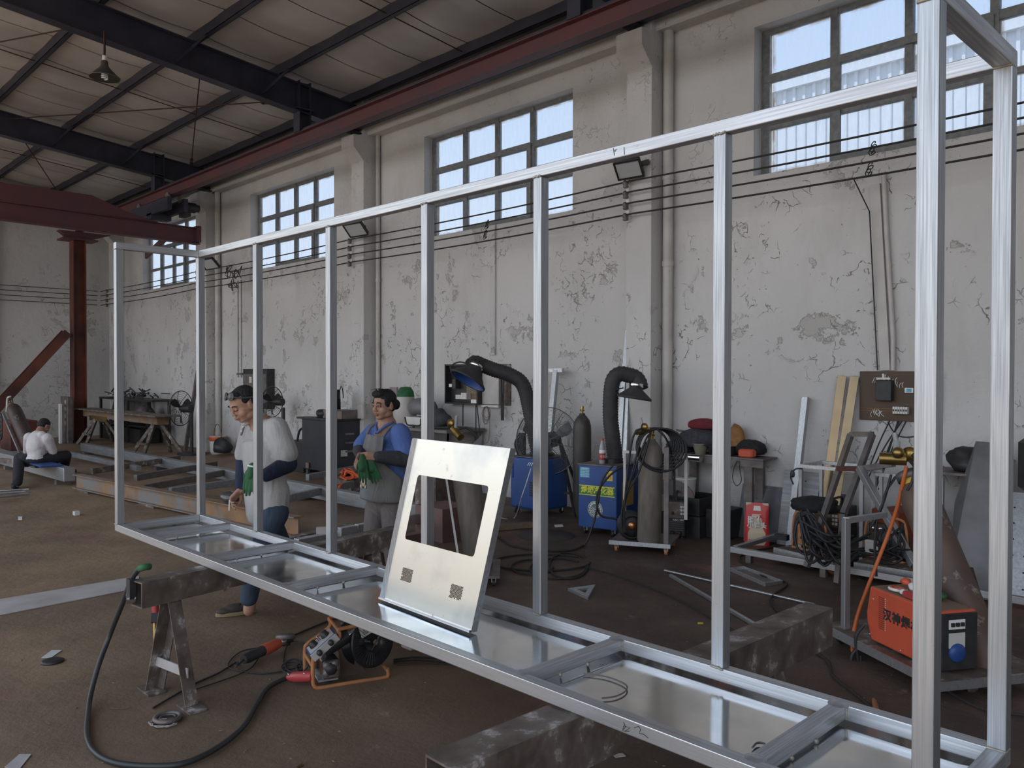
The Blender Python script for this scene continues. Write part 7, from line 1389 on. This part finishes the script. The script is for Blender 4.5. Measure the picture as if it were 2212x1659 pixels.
for k in (-1, 1):
    MB(M_).lathe([(.024, .0), (.025, .012), (.020, .015), (.001, .016)], (.032*k, .060, .092), (.25*k, .75, .55), 18).build('goggle_lens', 'lens_dark', man) if mat('lens_dark', (.02, .025, .03), .08) else None
    MB(M_).torus(Vector((.032*k, .060, .092))+Vector((.25*k, .75, .55)).normalized()*.012, .025, .0045, (.25*k, .75, .55), 20, 6).build('goggle_rim', 'goggle', man)
    MB().tube([M_ @ Vector(p) for p in ((.058*k, .064, .092), (.076*k, .03, .070), (.088*k, -.01, .05), (.084*k, -.05, .035))], .006, 6).build('goggle_strap', 'goggle', man)
c = Org(); TM = torso(c, pel+UP*.015, None, neck, left, fwd, 1.06, .01); c.limb(TM @ Vector((0, .01, -.03)), TM @ Vector((0, .01, .1)), .15, .15)
c.trunk(TM, .190, .138, -.0, .50, .185, .125); c.ell(TM, (0, -.03, .52), (.14, .09, .085)); c.chain([shL.lerp(shR, .1)+UP*-.0, shL.lerp(elL, .70)], [.086, .088]); c.chain([shR.lerp(shL, .1), shR.lerp(elR, .75)], [.074, .072]); c.limb(pel+left*.07, pel+left*.07+UP*.12, .115, .12); c.limb(pel-left*.06, pel-left*.06+UP*.12, .115, .12)
c.build('polo_shirt', 'polo_grey', man, .009, 4)
cl = neck+UP*.012; a_ = left; MB().tube(spline([cl-fwd*.055+UP*.035, cl+a_*.062+UP*.018, cl+a_*.045+fwd*.05, cl+fwd*.095-UP*.05]), .011, 6).build('collar', 'polo_grey', man); MB().tube(spline([cl-fwd*.055+UP*.035, cl-a_*.062+UP*.018, cl-a_*.045+fwd*.05, cl+fwd*.095-UP*.05]), .011, 6).build('collar', 'polo_grey', man)
MB().tube([cl+fwd*.105-UP*.06, cl+fwd*.128-UP*.12], .008, 6).build('placket', 'apron_grey', man)
for k in range(2): MB().ball(cl+fwd*(.112+.012*k)-UP*(.06+.03*k), .006).build('button', 'white', man)
s_ = Org(); s_.chain([shL.lerp(elL, .72), elL, elL.lerp(wrL, .93)], [.066, .066, .048]); s_.build('arm_sleeve', 'navy_sleeve', man, .008, 3)
s_ = Org(); s_.chain([shR.lerp(elR, .7), elR, elR.lerp(wrR, .93)], [.060, .056, .042]); s_.build('arm_sleeve', 'navy_sleeve', man, .008, 3)
j = Org(); j.ell(TM, (0, 0, .01), (.172, .125, .12)); j.chain([hipL, knL, anL+UP*.085], [.105, .076, .060]); j.chain([hipR, knR, anR+UP*.03], [.105, .076, .062]); j.build('jeans', 'jeans', man, .009, 3)
shoe(man, FL(551, 1323), FL(478, 1332)-FL(551, 1323)); shoe(man, FL(640, 1264), FL(600, 1268)-FL(640, 1264))
gl_ = Org(); gm = handM(Fr(545, 1012, D-.42), vdir(-.18, -.1, -1), vdir(-.3, -1, 0)); hand_prims(gl_, None, gm @ Matrix.Scale(1.12, 4), [.12, .05, .1, .2], thumb=(.2, .3), fr=1.25); gl_.limb(gm @ Vector((0, -.01, 0)), gm @ Vector((0, .04, 0)), .030, .034)
og = gl_.build('work_glove', 'green_glove', None, .005, 2, 'limp green work glove held in the stooping man left hand', 'glove'); MB().torus(gm @ Vector((0, -.015, 0)), .030, .006, gm.to_3x3() @ Vector((0, 1, 0)), 16, 6).build('cuff_hem', 'white', og)
ct_ = Fr(495, 1086, D-.17); MB().cyl(ct_+vdir(.05, 0, .4)*.02, ct_-UP*.055, .0042).build('cigarette', 'white', label='white cigarette between the stooping man fingers', cat='cigarette')
# ---------------------------------------------------------------- woman in the blue shirt and grey apron
D = 6.72
pel, neck = Fr(833, 1085, D+.03), Fr(836, 917, D-.02); left = vdir(.80, -.60); fwd = vdir(-.60, -.80)
b = Org(); hc = Fr(829, 876, D-.06); HM = headM(hc, vdir(-.62, -.77, -.08), s=1.03); head_prims(b, HM, 1.12)
b.limb(HM @ Vector((0, -.02, -.06)), neck+UP*-.02, .056, .066)
shL = Fr(871, 938, D-.13); shR = Fr(800, 934, D+.12); elL = Fr(880, 992, D-.24); wrL = Fr(815, 987, D-.34); elR = Fr(776, 972, D+.03); wrR = Fr(779, 985, D-.20)
b.limb(neck, (shL+shR)/2, .08, .10); b.limb((shL+shR)/2, pel, .10, .12)
b.chain([shL.lerp(shR, .15), elL, wrL], [.055, .046, .031]); b.chain([shR.lerp(shL, .15), elR, wrR], [.055, .044, .031])
HL = handM(wrL, vdir(-1, -.15, .12), vdir(-.1, -.75, .65)); hand_prims(b, wrL, HL, [.8, .75, .6, .45], thumb=(.9, .5))
HR = handM(wrR+vdir(-.3, -.4, .1)*.02, vdir(-.1, -.55, -.35), vdir(-.85, -.1, .3)); hand_prims(b, wrR, HR, [.95, .9, .8, .6], thumb=(.9, .5))
fl_, fr_ = FL(858, 1258, .08), FL(805, 1246, .08); hipL, hipR = Fr(850, 1100, D-.06), Fr(815, 1098, D+.08); knL = hipL.lerp(fl_, .5)+fwd*.03; knR = hipR.lerp(fr_, .5)+fwd*.03
b.chain([hipL, knL, fl_], [.08, .055, .04]); b.chain([hipR, knR, fr_], [.08, .055, .04])
wom = b.build('person', 'skin', None, .0048, 2, 'woman in a blue shirt and grey apron holding a pair of green gloves', 'person', loc=(pel.x, pel.y, 0))
face_parts(HM, wom, False, 1.1)
h = Org(); h.ell(HM, (0, -.024, .052), (.084, .094, .080)); h.ell(HM, (0, -.045, .01), (.080, .070, .075)); h.ell(HM, (0, -.125, -.005), (.042, .038, .044)); h.ell(HM, (.01, .045, .096), (.060, .040, .030))
for k in (-1, 1): h.ell(HM, (.068*k, .018, .030), (.015, .032, .038))
h.build('hair', 'hair', wom, .005, 1); 
rnd = random.Random(1); m = MB()
for j in range(26): a = rnd.uniform(-1.2, 1.2); q = Vector((.075*math.sin(a), .02+rnd.uniform(-.05, .04), .118)); m.tube([HM @ q, HM @ (q+Vector((rnd.uniform(-.02, .02), rnd.uniform(-.02, .03), .018))), HM @ (q+Vector((rnd.uniform(-.03, .03), rnd.uniform(-.02, .04), .010)))], .0016, 4)
m.build('stray_hair', 'hair', wom, kind='stuff'); MB(HM).torus((0, -.095, -.005), .026, .008, (0, 1, 0), 18, 6).build('hair_tie', 'red_cloth', wom)
c = Org(); TM = torso(c, pel, None, neck, left, fwd, 1.1, .0); c.trunk(TM, .200, .150, .07, .50, .185, .14); c.ell(TM, (0, -.01, .58), (.11, .085, .055)); c.ell(TM, (-.065, .075, .33), (.075, .06, .07)); c.ell(TM, (.065, .075, .33), (.075, .06, .07))
c.chain([shL.lerp(shR, .1), shL.lerp(elL, .78)], [.090, .086]); c.chain([shR.lerp(shL, .1), shR.lerp(elR, .75)], [.078, .074]); c.build('shirt', 'blue_shirt', wom, .009, 4)
cl = neck+UP*.005
for k in (-1, 1): MB().tube(spline([cl-fwd*.06+UP*.04, cl+left*.068*k+UP*.015, cl+left*.055*k+fwd*.07-UP*.01, cl+fwd*.12-UP*.07]), [.012]*0 or .012, 6).build('collar', 'blue_shirt', wom)
s_ = Org(); s_.chain([shL.lerp(elL, .70), elL, elL.lerp(wrL, .95)], [.070, .072, .048]); s_.build('arm_sleeve', 'grey_sleeve', wom, .008, 3)
s_ = Org(); s_.chain([shR.lerp(elR, .66), elR, elR.lerp(wrR, .85)], [.058, .056, .044]); s_.build('arm_sleeve', 'grey_sleeve', wom, .008, 3)
t_ = Org(); t_.ell(TM, (0, 0, .0), (.185, .135, .12)); t_.chain([hipL, knL, fl_+UP*.02], [.105, .080, .070]); t_.chain([hipR, knR, fr_+UP*.02], [.105, .080, .070]); t_.build('trousers', 'grey_trousers', wom, .009, 3)
# apron: curved cloth wrapped round the front
def wrapz(z, a, off=.0):                           # a: -1..1 across, z: height above the pelvis in TM
    H_ = .62; 
    rx, ry = .218, .172+.022*math.exp(-((z-.34)/.09)**2)-.05*max(0, z-.42)/.16
    if z < 0: rx += .05*min(1, -z/.3); ry += .03*min(1, -z/.3)
    
    return TM @ Vector((rx*math.sin(a), ry*math.cos(a)+.012+off, z))
m = MB(); vs = []; n, k = 30, 20; zs_ = [-.50+.86*i/n for i in range(n+1)]; zb0 = -.50
zlow = TM.inverted() @ Fr(830, 1087, D-.17)
for i in range(n+1):
    v = i/n; z = zlow.z+(.575-zlow.z)*v; half = 1.5 if z < .22 else 1.5-(z-.22)/.16*.92 if z < .38 else .58-.5*(z-.38)
    for jj in range(k+1): u = -1+2*jj/k; p = wrapz(z, half*u, .006+.006*math.sin(9*u+5*v)); vs.append(p)
m.add(vs, [(i*(k+1)+jj, i*(k+1)+jj+1, (i+1)*(k+1)+jj+1, (i+1)*(k+1)+jj) for i in range(n) for jj in range(k)], True); o = m.build('apron', 'apron_grey', wom); o.modifiers.new('s', 'SOLIDIFY').thickness = .004
for sg in (-1, 1): MB().tube(spline([wrapz(.57, .46*sg, .008), TM @ Vector((.10*sg, .085, .625)), TM @ Vector((.085*sg, .0, .66)), TM @ Vector((.06*sg, -.09, .62))]), .011, 6).build('apron_strap', 'apron_grey', wom)
vs = []; n, k = 10, 10
for i in range(n+1):
    for jj in range(k+1): vs.append(wrapz(zlow.z+.015+.19*i/n, -.80+.92*jj/k, .010))
m = MB(); m.add(vs, [(i*(k+1)+jj, i*(k+1)+jj+1, (i+1)*(k+1)+jj+1, (i+1)*(k+1)+jj) for i in range(n) for jj in range(k)], True); m.build('apron_pocket', mat('pocket_blue', (.20, .23, .25), .85, 0, (.13, .14, .145), 7), wom)
mat('cream_cloth', (.52, .46, .30), .8)
ap = wrapz(zlow.z+.15, -.30, .016)
for (dx, dz, r) in ((0, .055, .028), (0, 0, .036), (-.026, -.035, .016), (.026, -.035, .016), (.02, .085, .012), (-.02, .085, .012)): MB().ball(ap+left*dx+UP*dz, r, 12, 8, (1, 1, 1)).build('applique', 'cream_cloth', wom) if False else MB().lathe([(.001, .004), (r*.8, .004), (r, 0)], ap+left*dx+UP*dz, TM.to_3x3() @ Vector((math.sin(-.30), math.cos(-.30), 0)), 14).build('applique', 'cream_cloth', wom)
shoe(wom, fl_-fwd*.06, fwd); shoe(wom, fr_-fwd*.06, fwd)
for q, (px, py, sc_, lb) in enumerate(((783, 992, 1.0, 'bright green work glove hanging nearest from the woman hands'), (797, 994, 1.05, 'darker green work glove hanging behind the first from the woman hands'))):
    g_ = Org(); gm = handM(Fr(px, py, D-.38+.035*q), vdir(.06+.28*q, 0, -1), vdir(-.3, -1, 0)) @ Matrix.Scale(1.12*sc_, 4); hand_prims(g_, None, gm, [.1, .05, .08, .15], thumb=(.1, .3), fr=1.2); g_.limb(gm @ Vector((0, -.02, 0)), gm @ Vector((0, .06, 0)), .022, .034); g_.build('work_glove', 'green_glove' if q == 0 else 'green_cloth', None, .0055, 2, lb, 'glove')
# ---------------------------------------------------------------- seated man, back to the camera
St = DZ(84, 1000, .28); D = (St-EYE).dot(cf)
pel = Fr(76, 994, D); neck = Fr(84, 936, D+.10); left = vdir(-.80, .60); fwd = vdir(.60, .80)
b = Org(); hc = Fr(95, 921, D+.24); HM = headM(hc, vdir(.45, .8, -.62), s=1.0); head_prims(b, HM); b.limb(HM @ Vector((0, -.02, -.04)), neck, .058, .066)
shL = Fr(58, 945, D+.20); shR = Fr(108, 947, D-.02); elR = Fr(114, 975, D+.12); wrR = Fr(112, 985, D+.38); elL = Fr(60, 975, D+.40); wrL = Fr(85, 985, D+.60)
b.limb(neck, (shL+shR)/2, .07, .09); b.limb((shL+shR)/2, pel, .09, .11); b.chain([shR.lerp(shL, .15), elR, wrR], [.05, .042, .03]); b.chain([shL.lerp(shR, .15), elL, wrL], [.05, .042, .03])
hand_prims(b, wrR, handM(wrR, vdir(-.2, .6, -.6), vdir(.6, 0, .5)), .5); hand_prims(b, wrL, handM(wrL, vdir(.4, .6, -.5), vdir(-.5, 0, .6)), .5)
hipL = Fr(58, 995, D+.02); hipR = Fr(92, 995, D+.02); knL = Fr(42, 990, D+.25); anL = FL(38, 1040, .08); knR = Fr(142, 984, D+.30); anR = FL(140, 1012, .08)
anL = FL(38, 1046, .08)
b.chain([hipL, knL, anL], [.08, .058, .04]); b.chain([hipR, knR, anR], [.08, .058, .04])
sit = b.build('person', 'skin', None, .006, 2, 'seated man seen from behind in a white long-sleeved shirt and black trousers', 'person', loc=(pel.x, pel.y, 0))
h = Org(); h.ell(HM, (0, -.022, .048), (.082, .092, .078)); h.ell(HM, (0, -.045, .01), (.080, .068, .072)); h.build('hair', 'hair', sit, .006, 1)
c = Org(); TM = torso(c, pel, None, neck, left, fwd, 1.1, .0); c.chain([shR.lerp(shL, .1), elR, elR.lerp(wrR, .7)], [.082, .066, .05]); c.chain([shL.lerp(shR, .1), elL, elL.lerp(wrL, .7)], [.082, .066, .05]); c.ell(TM, (0, -.03, .25), (.18, .12, .22)); c.build('white_shirt', 'white_shirt', sit, .010, 4)
t_ = Org(); t_.ell(TM, (0, .02, -.02), (.19, .15, .10)); t_.chain([hipL, knL, anL+UP*.03], [.105, .085, .065]); t_.chain([hipR, knR, anR+UP*.03], [.105, .085, .065]); t_.build('black_trousers', 'black_trousers', sit, .010, 3)
shoe(sit, anL-fwd*.06, vdir(-.3, .8), 'black', 'black'); shoe(sit, anR-fwd*.06, vdir(.5, .8), 'black', 'black')
q = DZ(98, 1004, .275); MB().rbox((q.x-.25, q.y-.16, .272), (q.x+.35, q.y+.16, .292), .008).build('blue_cushion', 'blue_paint', label='flat blue cushion under the seated man', cat='cushion')
gb_ = FL(478, 1110); q = a_rb+e_rb*(PL(478, 1090, 2, .23)-a_rb).length; MB().lump((q.x, q.y, .245+.055), .13, (1.2, .8, .55), 41, .15).build('plastic_bag', mat('film', (.06, .06, .06), .08), label='black shiny plastic bag on the rusty beam by the stooping man hand', cat='bag')
